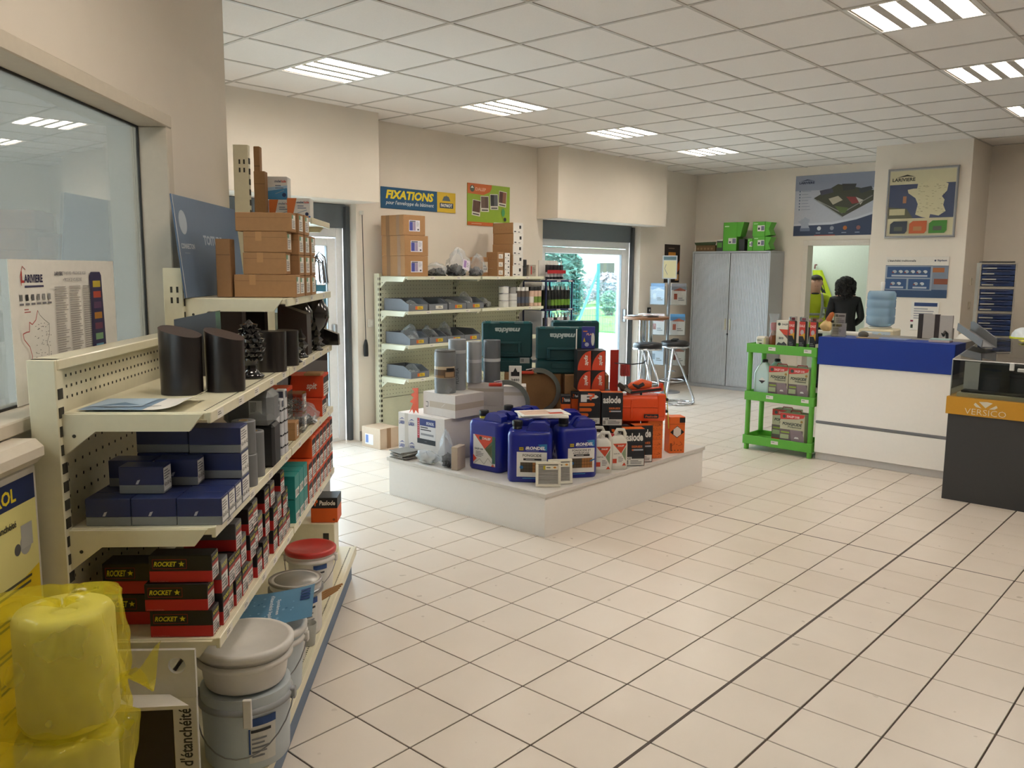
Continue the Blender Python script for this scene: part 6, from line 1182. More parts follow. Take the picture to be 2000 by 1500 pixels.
def clearcan(x, y, z, label):
    t2 = thing('clear_canister', label, 'canister', (x, y, z), DEG(-90), 'pale blue canisters on the trolley'); m = MB(); C_ = M('bfd8d8', .2, var=.02, spec=.6); loft(m, [rring(.155, .13, .02, 0), rring(.16, .135, .025, .01), rring(.16, .135, .025, .22), rring(.12, .10, .03, .28), rring(.05, .05, .02, .325)], C_); m.build('can_body', t2); MB().lathe([(.026, .32), (.028, .325), (.028, .345), (.02, .35)], BLACK, 16).build('cap', t2); q = FRONT(.16, .135); q.poly([(.09, .125), (.125, .155), (.09, .185), (.055, .155)], 'd8d8d6'); q.poly([(.09, .125), (.125, .155), (.055, .155)], '2a2024'); q.done(t2)
clearcan(7.55, 3.53, .516, 'pale blue canister with a hazard mark at the front of the middle tier'); clearcan(7.6915, 3.47, .516, 'pale blue canister behind the hazard-marked one')
# top tier
ZT2 = .971
o = block('white_tub', .095, .09, .115, M('e6e0d0', .5), (7.53, 3.555, ZT2), DEG(-90), 'small white tub with a dark symbol on the trolley top', 'tub', ch=.012); q = FRONT(.095, .09); q.rect(.035, .03, .06, .055, '3a3a38'); q.lines(.01, .07, .085, .09, 1, '8a8a84'); q.rect(.08, .0, .095, .10, 'd8d49a'); q.done(o)
t2 = thing('amber_bottle', 'amber spray bottle with a red top in clear wrap on the trolley', 'bottle', (7.56, 3.465, ZT2)); MB().lathe([(.035, 0), (.037, .01), (.037, .10), (.028, .15), (.020, .175)], M('8a4a20', .25, coat=.4), 18).build('bottle', t2); MB().lathe([(.024, .175), (.03, .20), (.03, .235), (.02, .25)], M('c02a2c', .4), 16).build('red_cap', t2); MB().lathe([(.042, .13), (.04, .2), (.034, .27), (.05, .33)], film('clear_film', 'e8eef2', .22), 14).build('clear_wrap', t2)
o = block('kit_box', .115, .07, .275, M('dcd8c8', .5), (7.545, 3.36, ZT2), DEG(-90), 'white kit box with an orange wedge on the trolley', 'box'); p = FRONT(.115, .07); F_ = lambda u, v: (u*.115, v*.275); p.circ(*F_(.25, .87), .014, '33403a'); p.text('DALEP', *F_(.48, .84), *F_(.98, .9), '33363a', .03); p.poly([F_(.25, .70), F_(1, .70), F_(1, .50), F_(.62, .54)], 'c8452c'); p.poly([F_(.6, .54), F_(1, .5), F_(1, .38)], '6a5048'); p.text('2010', *F_(.25, .36), *F_(.65, .44), '33343a', .04); p.poly([F_(.1, .18), F_(.25, .26), F_(.5, .22), F_(.7, .29), F_(.95, .2), F_(.95, .16), F_(.1, .16)], '4a4a4a'); p.circ(*F_(.2, .05), .009, '33403a'); p.text('DALEP', *F_(.35, .02), *F_(.75, .07), '33363a', .03); p.done(o)
def sealcart(y, label):
    t2 = thing('sealant_pack', label, 'sealant pack', (7.53, y, ZT2), DEG(-90), 'red and black sealant packs on the trolley'); MB().box(-.03, .03, -.025, .025, 0, .275, M('202022', .4), .006).build('pack_body', t2); MB().box(-.03, .03, -.025, .025, .276, .315, glass('clear_plastic', 'eef2f4', .12), .004).build('clear_top', t2); p = FRONT(.06, .05); p.rect(.002, .14, .058, .272, 'c23a2e'); p.text('DALE', .006, .222, .054, .245, 'e8c4bc', .03); p.circ(.03, .175, .017, 'b8a8a8', 12, .024); p.poly([(.002, .14), (.04, .14), (.058, .10), (.058, .17)], 'c8962c'); p.poly([(.002, .14), (.03, .14), (.058, .09), (.002, .09)], '1a1a1c'); p.lines(.01, .02, .05, .085, 4, '7a7a7c'); p.done(t2); MB().box(-.015, .015, -.012, .012, .28, .305, M('a04a50', .4), .004).build('nozzle', t2); return t2
sealcart(3.265, 'red and black sealant pack beside the white kit box'); sealcart(3.165, 'red and black sealant pack between two others'); sealcart(3.065, 'red and black sealant pack nearest the counter')
o = block('dark_card_box', .034, .10, .075, M('cfc4a0', .5), (7.55, 3.0165, ZT2), DEG(-90), 'cream and black card box at the trolley corner', 'box'); q = FRONT(.034, .10); q.poly([(0, .01), (.034, .04), (.034, .05), (0, .02)], '2a2a2a'); q.done(o)

# =============== counter ===============
ct = thing('shop_counter', 'white shop counter with a wide blue band and grey rail', 'counter', (7.78, 2.42, 0)); CWH = M('f4efe6', .4, var=.02)
MB().box(-.30, .32, -.55, .55, .0, .07, M('c9c4be', .5), .002).build('plinth', ct); MB().box(-.33, .32, -.55, .55, .07, .335, CWH, .002).build('lower_panel', ct); MB().box(-.335, .32, -.552, .552, .335, .362, M('7f8084', .35, metal=.5), .008).build('grey_rail', ct); MB().box(-.33, .32, -.55, .55, .362, .875, CWH, .002).build('front_panel', ct); MB().box(-.345, -.03, -.562, .562, .875, 1.122, M('0e3490', .4, var=.03), .003).build('blue_band', ct); MB().box(-.03, .335, -.55, .562, .875, 1.122, M('8a8780', .5), .003).build('worktop', ct)
ZCN = 1.123
t2 = thing('leaflet_holder', 'clear acrylic holder of white leaflets on the counter', 'leaflet holder', (7.56, 2.85, ZCN), DEG(-75)); MB().box(-.06, .06, -.04, .05, 0, .006, CLEAR).build('acrylic_base', t2)
for k, (z, w0) in enumerate(((.006, .065), (.09, .05))):
    MB().box(-w0, w0, -.035+.04*k, -.030+.04*k, z, z+.12, CLEAR).build('acrylic_front', t2); q = MB().box(-w0+.005, w0-.005, -.026+.04*k, -.016+.04*k, z, z+.115, M('d8ccd0', .5)).build('leaflet', t2); p = Print((-w0+.005, -.0265+.04*k, z), (1, 0, 0), (0, 0, 1)); p.rect(.005, .085, .03, .108, '33406c'); p.rect(.035, .085, .085, .105, '5a4a54'); p.lines(.01, .02, .085, .075, 4, '8a7c84'); p.done(t2)
t2 = thing('bread_bag', 'crumpled paper bag with an orange-brown roll sticking out on the counter', 'paper bag', (7.90, 3.10, ZCN+.0205), .4); r = random.Random(3)
MB().grid(lambda u, v: ((.055*math.sin(math.pi*min(v*.9+.1, .95))+.01*math.sin(8*math.pi*u))*math.cos(2*math.pi*u), (.06*math.sin(math.pi*min(v*.9+.1, .95))+.01*math.sin(6*math.pi*u+1))*math.sin(2*math.pi*u), .10*v+.012*math.sin(5*2*math.pi*u)*v), 24, 8, M('d8b880', .7), True, True).build('paper', t2); MB().tube([(0, .0, .06), (.01, -.02, .11), (.02, -.045, .16), (.022, -.055, .175)], [.02, .026, .022, .008], M('b8622c', .5), 10).build('bread_roll', t2)
o = block('white_tray', .50, .22, .02, M('e6e4de', .5), (7.93, 2.97, ZCN), DEG(-90), 'flat white tray behind the leaflet holder on the counter', 'tray')
MB().lathe([(.04, 0), (.055, .015), (.05, .04), (.02, .052)], M('5a564e', .8, var=.2, scale=12, bump=.3), 14, sx=1.2, sy=.8).build('stone_sample', None, (7.66, 2.67, ZCN), .5, 'dark grey stone sample on the counter', 'stone')
o = MB().box(-.09, .09, -.05, .05, 0, .006, M('a8926c', .6), .002).build('tile_sample', None, (7.58, 2.60, ZCN), DEG(-80), 'flat tan sample plate at the counter edge', 'sample')
o = MB().box(-.13, .13, -.10, .10, 0, .003, M('7286b4', .35)).build('flyer', None, (7.66, 2.42, ZCN), DEG(-90), 'blue flyer lying on the counter', 'flyer')
o = block('notebook', .16, .12, .018, M('b8a8a4', .6), (7.62, 2.02, ZCN), DEG(-88), 'pink-grey notepad stacked at the counter end', 'notepad'); block('notebook', .15, .11, .01, M('9cb8b4', .5), (7.62, 2.02, ZCN+.0185), DEG(-86), 'pale teal notepad on the pink-grey one', 'notepad')
t2 = thing('sample_boards', 'grey sample boards with dark stripes standing on the counter', 'sample boards', (7.93, 2.15, ZCN), DEG(-90))
for k, (a, b, c, h) in enumerate(((-.145, -.105, '2a2322', .215), (-.105, -.01, 'a49e98', .215), (-.01, .03, '2e2422', .215), (.03, .135, 'a8a29c', .21))): MB().box(a, b, -.012, .012, 0, h, M(c, .6), .002).build('board', t2)
MB().box(-.145, .135, .012, .05, 0, .10, M('7a756f', .6), .002).build('support', t2)
# water cooler
t2 = thing('water_cooler', 'cream water cooler with a blue bottle behind the counter', 'water cooler', (8.62, 2.85, 0), face(-1, -.12)); CB = M('e0d6b8', .5); MB().box(-.165, .165, -.16, .16, 0, 1.145, CB, .012).build('cabinet', t2); q = Print((-.165, -.16, 0), (1, 0, 0), (0, 0, 1)); q.rect(.035, 1.03, .295, 1.125, 'd0e0ec'); q.poly([(.035, 1.03), (.295, 1.03), (.295, 1.07), (.24, 1.10), (.18, 1.06), (.12, 1.11), (.035, 1.07)], '4a8cc0'); q.circ(.2, 1.09, .018, 'e4dca0'); q.done(t2, 'splash_print')
MB().lathe([(.10, 1.14), (.11, 1.16), (.10, 1.165)], M('c8c4b4', .5), 24).build('collar', t2)
BW = bpy.data.materials.new('blue_bottle'); BW.use_nodes = True; pb = BW.node_tree.nodes['Principled BSDF']; pb.inputs['Base Color'].default_value = rgb('a9c8e2')+(1,); pb.inputs['Roughness'].default_value = .12; pb.inputs['Transmission Weight'].default_value = .55; pb.inputs['IOR'].default_value = 1.15
MB().lathe([(.05, 1.166), (.10, 1.175), (.13, 1.20), (.133, 1.26), (.127, 1.27), (.133, 1.28), (.133, 1.34), (.127, 1.35), (.133, 1.36), (.133, 1.42), (.127, 1.43), (.133, 1.44), (.13, 1.49), (.115, 1.515), (.02, 1.518)], BW, 32).build('bottle', t2)
MB().lathe([(.015, 0), (.02, .08), (.012, .085)], M('e8e6e2', .4), 14).build('paper_cup', None, (8.60, 2.84, 1.519), 0, 'white paper cup standing on the water bottle', 'cup')

# =============== display case ===============
vc = thing('display_case', 'dark grey display case with a yellow band and clear acrylic hood', 'display case', (7.28, 1.20, 0)); DG = M('3c3d3f', .55, var=.04)
MB().box(-.46, .46, -.60, .52, 0, .655, DG, .002).build('base_cabinet', vc); MB().box(-.475, .475, -.61, .535, .655, .785, M('d29a2a', .5, var=.03), .002).build('yellow_band', vc)
q = Print((-.475, .535, .655), (0, -1, 0), (0, 0, 1)); q.text('VERSICO', .13, .012, .40, .055, 'ece4cc', -.012, 0)
cx_, cy_ = .265, .062
def sec(a0, a1, r0_, r1): return [(cx_+r0_*math.cos(DEG(a)), cy_+r0_*.55*math.sin(DEG(a))) for a in range(a0, a1+1, 6)]
q.poly([(cx_-.025, cy_+.002), (cx_-.062, cy_+.008), (cx_-.078, cy_+.024), (cx_-.068, cy_+.04)], 'e4dec8'); q.poly([(cx_, cy_+.006), (cx_+.045, cy_+.046), (cx_+.01, cy_+.052), (cx_-.045, cy_+.048)], 'e4dec8'); q.poly([(cx_+.022, cy_+.0), (cx_+.058, cy_+.002), (cx_+.078, cy_+.016), (cx_+.07, cy_+.032)], 'e4dec8'); q.done(vc)
MB().box(-.43, .44, -.56, .48, .785, .815, M('d8cfae', .6), .002).build('insulation_board', vc); MB().box(-.40, .44, -.56, .46, .815, .832, M('1c1b1a', .7, var=.3, scale=8, bump=.4), .004).build('membrane_sample', vc)
MB().box(-.34, .36, -.56, .36, .832, 1.035, M('1a1a1b', .6, var=.3, scale=9), .004).build('membrane_block', vc); MB().box(-.30, -.28, .365, .47, .832, 1.035, M('d0ccc4', .5)).build('corner_panel', vc)
AC = glass('acrylic_hood', 'e6eaea', .03); sl = [(-.465, .79), (.465, .79), (.465, 1.17), (-.465, 1.06)]
for y in (.512, -.592): MB().prism(sl, (0, y, 0), (1, 0, 0), (0, 0, 1), (0, 1, 0), .005, AC).build('acrylic_side', vc)
MB().box(-.465, -.460, -.587, .512, .79, 1.06, AC).build('acrylic_front', vc); MB().prism([(-.465, 1.06), (.465, 1.17), (.465, 1.175), (-.465, 1.065)], (0, -.592, 0), (1, 0, 0), (0, 0, 1), (0, 1, 0), 1.109, AC).build('acrylic_top', vc); MB().tube([(-.463, -.59, 1.062), (-.463, .515, 1.062)], .004, M('d8dad8', .2), 6).build('polished_edge', vc)
MB().tube([(-.463, .515, .79), (-.463, .515, 1.062), (.463, .515, 1.172)], .003, M('c0c4c4', .25), 6).build('polished_edge', vc)
for y in (.14, ): MB().box(-.475, -.455, y-.03, y, 1.01, 1.065, M('d0d2d0', .2), .003).build('clasp', vc)
MB().box(-.476, -.466, -.3, .09, 1.005, 1.03, M('b4b4ae', .25), .004).build('handle_bar', vc)
# grey gutter sample lying on the hood
t2 = thing('gutter_sample', 'angled grey metal gutter sample with pale label lying on the acrylic hood', 'gutter', (7.58, 1.55, 1.20), DEG(-152)); GZ = M('77787a', .5, metal=.3)
MB().prism([(-.28, .0), (.24, .0), (.26, .07), (.20, .085), (-.26, .07)], (0, -.05, 0), (1, 0, 0), (0, 0, 1), (0, 1, 0), .006, GZ).build('gutter_front', t2); MB().box(-.28, .24, -.05, .06, 0, .006, GZ).build('gutter_base', t2); MB().box(-.28, .24, .055, .061, .0, .06, GZ).build('gutter_back', t2); q = Print((-.28, -.0505, 0), (1, 0, 0), (0, 0, 1)); q.rect(.2, .012, .42, .045, 'c4a898'); q.done(t2); t2.rotation_euler = (0, DEG(-10.8), DEG(34)); t2.location = (7.45, 1.72, 1.185)
MB().tube([(0, 0, 0), (.03, .01, .05), (.0, .02, .07), (-.04, .02, .04), (-.06, .03, .06)], [.012, .012, .01, .012, .004], BLACK, 8).build('black_glove', None, (7.72, 2.0, ZCN+.012), 0, 'black curled glove lying on the counter by the gutter sample', 'glove')
o = MB().box(-.03, .03, -.02, .02, 0, .006, M('c8c84a', .5)).build('yellow_tag', None, (7.60, 1.42, 1.168), .5, 'small yellow tag on the acrylic hood', 'tag'); o.rotation_euler = (0, -.12, .6)
# back desk, filing drawers, helmets
dk = thing('back_desk', 'grey cabinet desk behind the display case', 'desk', (9.35, 1.55, 0)); MB().box(-.30, .30, -1.2, .55, 0, 1.05, M('5a5650', .6), .003).build('cabinet', dk); MB().box(-.32, .32, -1.22, .57, 1.05, 1.08, M('8a8378', .5), .003).build('desktop', dk)
def drawers(z, label):
    t2 = thing('drawer_unit', label, 'drawer unit', (9.36, 2.03, z), face(-.95, -.32), 'stacked grey and blue drawer units'); w_, d, h = .315, .30, .238; SH = M('9c978c', .5)
    for a in ((-w_/2, w_/2, -d/2, d/2, 0, .012), (-w_/2, w_/2, -d/2, d/2, h-.012, h), (-w_/2, -w_/2+.014, -d/2, d/2, .012, h-.012), (w_/2-.014, w_/2, -d/2, d/2, .012, h-.012), (-w_/2+.014, w_/2-.014, d/2-.01, d/2, .012, h-.012)): MB().box(*a, SH).build('case_panel', t2)
    for k in range(4):
        z0 = .015+k*.053; dr = MB().box(-w_/2+.017, w_/2-.017, -d/2-.004, d/2-.02, z0, z0+.046, M('22345e', .4), .003).build('drawer', t2); MB().box(-.10, .10, -d/2-.012, -d/2-.004, z0+.034, z0+.042, M('16203c', .4), .003).build('pull', dr); q = Print((-w_/2+.025, -d/2-.004, z0+.006), (1, 0, 0), (0, 0, 1)); q.rect(0, 0, .10+.02*(k % 2), .012, 'a8a89c'); q.done(dr, 'label_strip')
    return t2
for k, nm in enumerate(('bottom drawer unit of the grey and blue stack', 'middle drawer unit of the grey and blue stack', 'top drawer unit of the grey and blue stack')): drawers(1.081+k*.2385, nm)
MB().box(-.14, .14, -.13, .13, 0, .014, M('2a2826', .6), .004).build('dark_folder', None, (9.36, 2.03, 1.7975), face(-.95, -.32), 'dark folder lying on the top drawer unit', 'folder')
for k, (x, y, c, lb) in enumerate(((8.55, 2.02, 'e4e2da', 'white and yellow safety helmet by the counter end'), (9.2, 1.70, 'd8e0e4', 'pale helmet in front of the drawer units'))):
    t2 = thing('safety_helmet', lb, 'helmet', (x, y, 1.081 if k else 1.05), 0); MB().lathe([(.13, 0), (.125, .01), (.115, .05), (.09, .085), (.05, .105), (.01, .11)], M(c, .4), 24, sx=1.15).build('shell', t2); MB().lathe([(.131, .0), (.133, .018), (.128, .02)], M('c8d030', .5), 24, sx=1.15).build('band', t2)
block('side_cabinet', .5, .5, 1.049, M('5a5650', .6), (8.62, 2.1, 0), 0, 'low grey cabinet behind the counter carrying a helmet', 'cabinet'); 
block('black_bag', .45, .22, .09, M('121214', .6), (9.3, 1.1, 1.081), DEG(-80), 'black bag lying on the back desk', 'bag', ch=.03)

# =============== people ===============
def skinbody(name, joints, edges, root, mats, fn):
    me = bpy.data.meshes.new(name); me.from_pydata([j[0] for j in joints], edges, []); ob = bpy.data.objects.new(name, me); COL.objects.link(ob)
    sk = ob.modifiers.new('s', 'SKIN'); ss = ob.modifiers.new('d', 'SUBSURF'); ss.levels = 2; ss.render_levels = 2
    for k, j in enumerate(joints):
        rd = j[1] if isinstance(j[1], tuple) else (j[1], j[1]); me.skin_vertices[0].data[k].radius = rd; me.skin_vertices[0].data[k].use_root = (k == root)
    dg = bpy.context.evaluated_depsgraph_get(); m2 = bpy.data.meshes.new_from_object(ob.evaluated_get(dg)); bpy.data.objects.remove(ob)
    for m in mats: m2.materials.append(m)
    for p in m2.polygons: p.material_index = fn(p.center); p.use_smooth = True
    o = bpy.data.objects.new(name, m2); COL.objects.link(o); return o
def person(loc, rotz, label, lean, top, trouser, hairfn, scale=1., armz=1.0, skin='cc9f8c', collar=None):
    def B(p, k=1.):      # lean the trunk forward about the hip
        x, y, z = p
        if z > .92: dz = z-.92; y -= dz*math.sin(lean); z = .92+dz*math.cos(lean)
        return (x*scale, y*scale, z*scale)
    J = [((0, .02, .95), (.155, .115)), ((0, .02, 1.08), (.14, .105)), ((0, .015, 1.25), (.165, .12)), ((0, .02, 1.38), (.12, .09)), ((0, .01, 1.455), (.062, .062)), ((0, -.005, 1.53), (.085, .095)), ((0, -.005, 1.60), (.102, .122)), ((0, .0, 1.672), (.085, .10))]
    E = [(0, 1), (1, 2), (2, 3), (3, 4), (4, 5), (5, 6), (6, 7)]
    for s in (-1, 1):
        b = len(J); J += [((.17*s, .02, 1.375), .062), ((.225*s, .04, 1.12), .05), ((.17*s, -.16, armz), .042), ((.09*s, -.26, armz+.02), .032), ((.06*s, -.31, armz+.01), (.022, .036))]; E += [(3, b), (b, b+1), (b+1, b+2), (b+2, b+3), (b+3, b+4)]
        for k, (dx, dz, L_) in enumerate(((-.022, .02, .06), (-.008, .022, .072), (.006, .02, .07), (.02, .014, .055), (.0, -.02, .045))):
            f = len(J); J += [((.05*s+dx*.6, -.335, armz+.008+dz*.5), .010), ((.035*s+dx, -.335-L_*.7, armz-.008+dz*.6), .009)]; E += [(b+4, f), (f, f+1)]
        b = len(J); J += [((.09*s, .02, .86), (.088, .09)), ((.10*s, .01, .48), .06), ((.105*s, .03, .10), .045), ((.115*s, -.05, .045), (.042, .035)), ((.12*s, -.14, .035), (.04, .028))]; E += [(0, b), (b, b+1), (b+1, b+2), (b+2, b+3), (b+3, b+4)]
    J = [(B(p), r) for p, r in J]
    sk, tp, tr, sh = M(skin, .55), top, trouser, M('1a1816', .5); neck = Vector(B((0, .01, 1.435))); handy = B((.06, -.28, armz))
    def fn(c):
        if c.z > neck.z+.0: return 0
        if c.y < handy[1]+.0 and abs(c.x) < .16 and c.z > .8*scale: return 0
        if c.z < .075*scale: return 3
        return 1 if c.z > .88*scale else 2
    o = skinbody('person', J, E, 0, [sk, tp, tr, sh], fn); o.location = loc; o.rotation_euler = (0, 0, rotz); tag(o, label, 'person')
    hc = Vector(B((0, -.005, 1.60))); f = MB(); fd = hc+Vector((0, -.092, 0))*scale
    f.prism([(-.012, -.03), (.012, -.03), (.006, .02), (-.006, .02)], fd+Vector((0, .01, 0)), (1, 0, 0), (0, 0, 1), (0, -1, 0), .022, M(skin, .55)); f.box(fd.x-.022, fd.x+.022, fd.y+.004, fd.y+.012, fd.z-.052, fd.z-.045, M('7a4a44', .6))
    for s in (-1, 1):
        f.ico(fd+Vector((.03*s, .014, .012)), .011, M('e0dcd6', .3), 5); f.ico(fd+Vector((.03*s, .006, .012)), .006, M('1e1a18', .3), 4); f.box(fd.x+.03*s-.017, fd.x+.03*s+.017, fd.y+.004, fd.y+.014, fd.z+.03, fd.z+.036, M('2a2220', .7)); f.ico(hc+Vector((.08*s, .01, -.01))*scale, .022, M(skin, .55), 6, 1.4)
    f.build('face', o); hairfn(o, hc, scale); return o, B
HAIR = M('0f0c0b', .7, var=.3, scale=60, bump=.6)
def hair_short(o, hc, sc):
    m = MB(); m.grid(lambda u, v: (hc.x+.09*math.sin(v*1.55)*math.cos(2*math.pi*u)*(1+.03*math.sin(17*u*6.28)), hc.y+.012+(.106*math.sin(v*1.55)*math.sin(2*math.pi*u))*(.82 if math.sin(2*math.pi*u) < 0 else 1), hc.z+.045+.068*math.cos(v*1.55)+(.0 if math.sin(2*math.pi*u) < 0 else -.07*v)), 28, 8, M('2c2622', .7, var=.3, scale=80, bump=.5), True, True); m.build('hair', o)
def hair_curly(o, hc, sc):
    m = MB(); r = random.Random(9)
    for k in range(520):
        a = r.uniform(0, 6.28); v = r.uniform(-1.0, 1); rad = math.sqrt(max(0, 1-v*v)) if v > 0 else 1-.15*v*v
        y = .125*rad*math.sin(a)
        if y < -.07 and v < .45: continue
        m.ico((hc.x+.125*rad*math.cos(a), hc.y+.02+y, hc.z-.01+(.11*v if v > 0 else .20*v)), r.uniform(.012, .022), HAIR, 3)
    m.ico((hc.x, hc.y+.03, hc.z+.0), .105, HAIR, 8, 1.05); m.ico((hc.x, hc.y+.04, hc.z-.1), .10, HAIR, 8, 1.2); m.build('hair', o)
HV = M('c6d82c', .6, var=.06, scale=25, bump=.15); NV = M('1a1d26', .7, var=.1, scale=30, bump=.2)
man, B = person((12.17, 5.0, 0), face(-.82, -.45), 'person in a bright yellow hi-vis jacket leaning forward in the back office', .42, HV, M('20242c', .7), hair_short, 1.0, 1.0)
m = MB(); RS = M('a9aeb0', .4)
for s in (-1, 1): m.tube([B((.10*s, -.105, 1.00)), B((.105*s, -.128, 1.12)), B((.105*s, -.135, 1.25)), B((.10*s, -.10, 1.36)), B((.095*s, .0, 1.42))], .018, RS, 6)
m.tube([(Vector(B((.165*math.cos(a), .018+.128*math.sin(a), 1.10)))) for a in [2*math.pi*k/24 for k in range(24)]], .02, RS, 6, closed=True); 
for s in (-1, 1): m.tube([Vector(B((.205*s+.052*math.cos(a), .03+.052*math.sin(a), 1.20))) for a in [2*math.pi*k/12 for k in range(12)]], .014, RS, 6, closed=True)
m.build('reflective_tape', man); m = MB(); m.tube([Vector(B((.062*math.cos(a), .01+.062*math.sin(a), 1.435))) for a in [2*math.pi*k/16 for k in range(16)]], .018, M('1c2230', .7), 6, closed=True); m.build('collar', man)
woman, B2 = person((11.74, 4.36, 0), face(.85, .5), 'person with dark curly hair in a black jacket, back turned, in the office doorway', .12, M('0e0f13', .75, var=.2, scale=40, bump=.3), M('0f1014', .7), hair_curly, .955, 1.02)
# hanging vests
t2 = thing('hanging_jacket', 'bright yellow hi-vis jacket hanging on the office wall hook', 'jacket', (12.98, 5.20, 0)); m = MB()
m.grid(lambda u, v: (-.05-.03*math.sin(math.pi*u)-.015*math.sin(9*u+4*v), .14-.32*u*(.45+.55*v)-.06*v, 1.72-.55*v), 12, 10, HV); m.grid(lambda u, v: (-.03, .14-.32*u*(.45+.55*v)-.06*v, 1.72-.55*v), 2, 4, HV); m.build('jacket_body', t2); MB().grid(lambda u, v: (-.09-.01*math.sin(6*u), .02-.06*u-.1*v, 1.55-.3*v), 4, 6, M('16181c', .7)).build('dark_lining', t2); MB().tube([(0, .10, 1.80), (-.06, .10, 1.80), (-.07, .10, 1.74)], .012, M('6a3a3a', .5), 8).build('hook', t2)
t2 = thing('hanging_jacket', 'black jacket hanging beside the yellow one on the office wall', 'jacket', (12.98, 5.46, 0)); MB().grid(lambda u, v: (-.05-.03*math.sin(math.pi*u), .10-.2*u, 1.76-.6*v), 8, 8, M('16181c', .7)).build('jacket_body', t2); MB().tube([(0, .0, 1.82), (-.06, .0, 1.82), (-.07, 0, 1.76)], .012, M('6a3a3a', .5), 8).build('hook', t2)
t2 = thing('yellow_glove', 'bright yellow glove on the side cabinet behind the counter', 'glove', (8.42, 2.42, 1.0)); 
MB().tube([(0, 0, .02), (.0, -.03, .05), (.0, -.07, .045), (.0, -.10, .02)], [.015, .022, .018, .008], M('c8dc2c', .5), 8).build('glove', t2); t2.location = (8.45, 2.28, 1.0495)
# =============== outside ===============
def ground_mat(a, b, sc):
    m = M(a, .9, var=.0, scale=sc); n = m.node_tree.nodes
    return m
struct(MB().box(-30, 60, 6.95, 70, -.2, -.06, M('c9c6c0', .9, var=.08, scale=2)), 'ground')
struct(MB().box(-40, 60, -40, -4.16, -.2, -.06, M('c9c6c0', .9, var=.08, scale=2)), 'ground_front'); struct(MB().box(-40, -3.22, -4.16, 6.95, -.2, -.06, M('c9c6c0', .9, var=.08, scale=2)), 'ground_side')
struct(MB().box(1.5, 14, 6.92, 7.0, -.2, -.03, M('b9b6b0', .9)), 'trim_5')
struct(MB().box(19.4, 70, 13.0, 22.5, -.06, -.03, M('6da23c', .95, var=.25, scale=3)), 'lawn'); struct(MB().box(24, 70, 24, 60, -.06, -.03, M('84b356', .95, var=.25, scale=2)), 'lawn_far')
# wire fence with green posts
FG = M('2f7d78', .5); fe = thing('wire_fence', 'green wire mesh fence with a braced post outside the second door', 'fence', (16.35, 11.85, -.06), DEG(-48))
posts = [-6, -3.5, -1.2, 1.3, 3.8, 6.3]
for x in posts: MB().box(x-.03, x+.03, -.03, .03, 0, 1.55, FG, .004).build('post', fe)
MB().box(-.10, -.03, -.035, .035, 0, 1.9, FG, .005).build('gate_post', fe); MB().tube([(-.05, 0, 1.8), (-.7, -.1, .05)], .028, M('4fa6a6', .5), 8).build('brace', fe)
w_ = MB()
for k in range(8): w_.box(-6, 6.3, -.003, .003, .1+k*.19, .106+k*.19, FG)
x = -6
while x < 6.3: w_.box(x-.0025, x+.0025, -.003, .003, .05, 1.5, FG); x += .06
w_.build('wire_mesh', fe, kind='stuff')
def tree(name, loc, trunk_h, crown, label, col, n, seed, leaf=.16, conifer=False):
    t = thing(name, label, 'tree', loc); r = random.Random(seed); MB().tube([(0, 0, 0), (.05, 0, trunk_h*.6), (0, .05, trunk_h)], [.16, .12, .05], M('5a4a3a', .9, bump=.3), 8).build('trunk', t); f = MB(); mats = [M(c, .8, var=.2) for c in col]
    for k in range(n):
        a = r.uniform(0, 6.28); v = r.random(); z = crown[2]+(crown[3]-crown[2])*v; rad = (1-v)**.6 if conifer else math.sqrt(max(0.02, 1-(2*v-1)**2)); q = r.random()**.4*rad*(1+.2*math.sin(5*a+9*v))
        c = Vector((crown[0]*q*math.cos(a), crown[1]*q*math.sin(a), z)); d = Vector((r.uniform(-1, 1), r.uniform(-1, 1), r.uniform(-.6, 1))).normalized(); e_ = d.orthogonal().normalized()*leaf*r.uniform(.5, 1.1); g_ = d*leaf*r.uniform(.8, 1.5)
        f.add([c-g_, c+e_*.5, c+g_, c-e_*.5], [(0, 1, 2, 3)], r.choice(mats))
    f.build('foliage', t, kind='stuff'); return t
tree('conifer_tree', (19.3, 16.3, -.06), 3, (1.05, 1.05, .2, 4.2), 'tall blue-green conifer beyond the fence outside', ('3f6a5c', '5a8a78', '2f5548'), 4200, 3, .13); tree('conifer_tree', (21.3, 16.6, -.06), 1.2, (.42, .42, .1, 2.3), 'smaller blue-green conifer beside the tall one', ('4f7a6c', '6a9a88', '3f6558'), 1200, 4, .11)
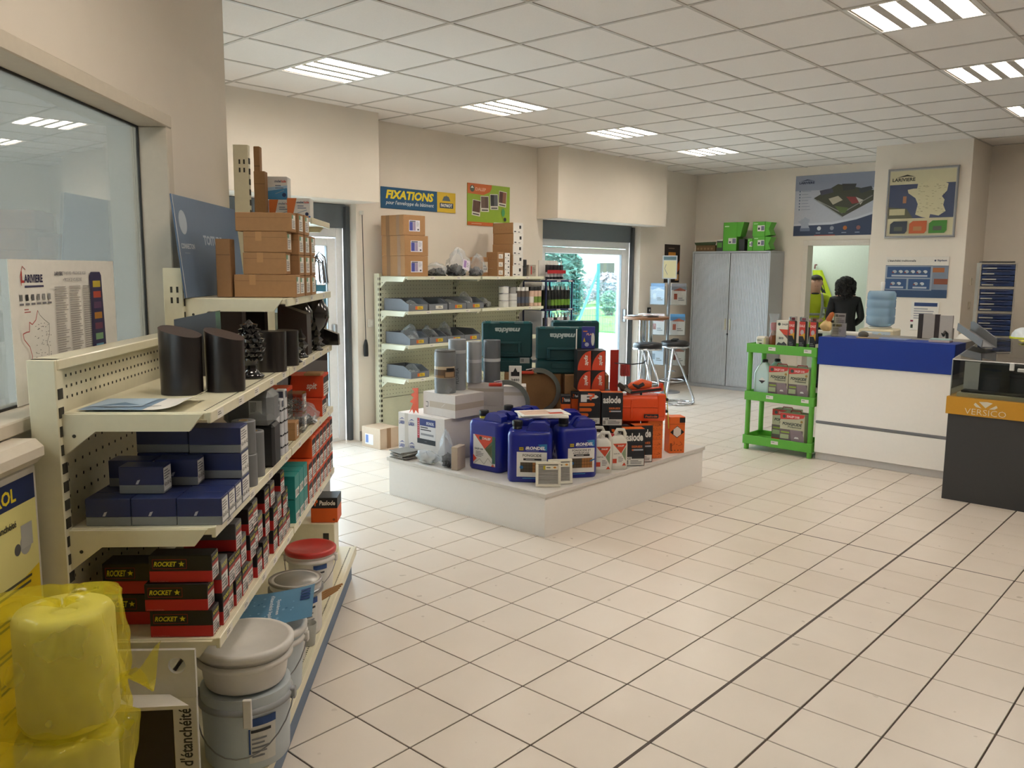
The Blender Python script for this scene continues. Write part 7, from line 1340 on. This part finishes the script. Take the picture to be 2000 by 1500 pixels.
for k, (x, y, s_) in enumerate(((31.5, 24.6, .62), (34.2, 24.4, .7), (37.2, 25.4, .6), (27.6, 23.6, .5), (40.6, 27.4, .75))): tree('bare_shrub', (x, y, -.06), 1.2*s_, (1.9*s_, 1.9*s_, .1, 2.2*s_), 'brownish bare shrub in the far hedge, %s along from the conifers' % ORD[(1, 2, 3, 0, 4)[k]], ('b0a8a8', '9a9498', 'c0b8b4'), 1000, 20+k, .16)['group'] = 'far hedge shrubs'
tree('round_bush', (26.5, 18.8, -.06), .4, (.35, .35, .05, .95), 'small round bush on the lawn outside', ('6a8a6a', '88a488'), 500, 31, .09)
ho = thing('far_building', 'pale building with a dark window behind the far hedge outside', 'building', (52, 34, -.06)); MB().box(-5, 5, -3, 3, 0, 3.2, M('c4bcb4', .9)).build('wall', ho); MB().prism([(-5.4, 0), (5.4, 0), (4.4, 1.4), (-4.4, 1.4)], (0, -3.3, 3.2), (1, 0, 0), (0, 0, 1), (0, 1, 0), 6.6, M('8a7f78', .9)).build('roof', ho); MB().box(-1.5, 0, -3.05, -2.98, 1.2, 2.2, M('55504c', .6)).build('window', ho); MB().box(-5.05, -4.98, -1, .2, 1.2, 2.2, M('55504c', .6)).build('window', ho)
gh = thing('far_building', 'pale gabled house beyond the first glass door', 'building', (10.5, 24, -.06)); MB().box(-3.4, 3, -2, 2, 0, 2.6, M('d8d4cc', .9)).build('wall', gh); MB().prism([(-2.4, 0), (2.4, 0), (0, 1.5)], (-3.7, 0, 2.6), (0, 1, 0), (0, 0, 1), (1, 0, 0), 6.9, M('a08a7c', .9)).build('roof', gh); MB().box(-1, 0, -2.04, -1.98, 1, 2, M('5a6470', .4)).build('window', gh)
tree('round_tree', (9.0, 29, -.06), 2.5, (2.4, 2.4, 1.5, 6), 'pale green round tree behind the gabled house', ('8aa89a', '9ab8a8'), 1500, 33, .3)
rp_ = thing('red_post', 'small red post on the pavement outside the second door', 'post', (13.1, 8.95, -.06)); MB().lathe([(.05, 0), (.05, .42), (.035, .46)], M('c8344a', .5), 14).build('post', rp_)
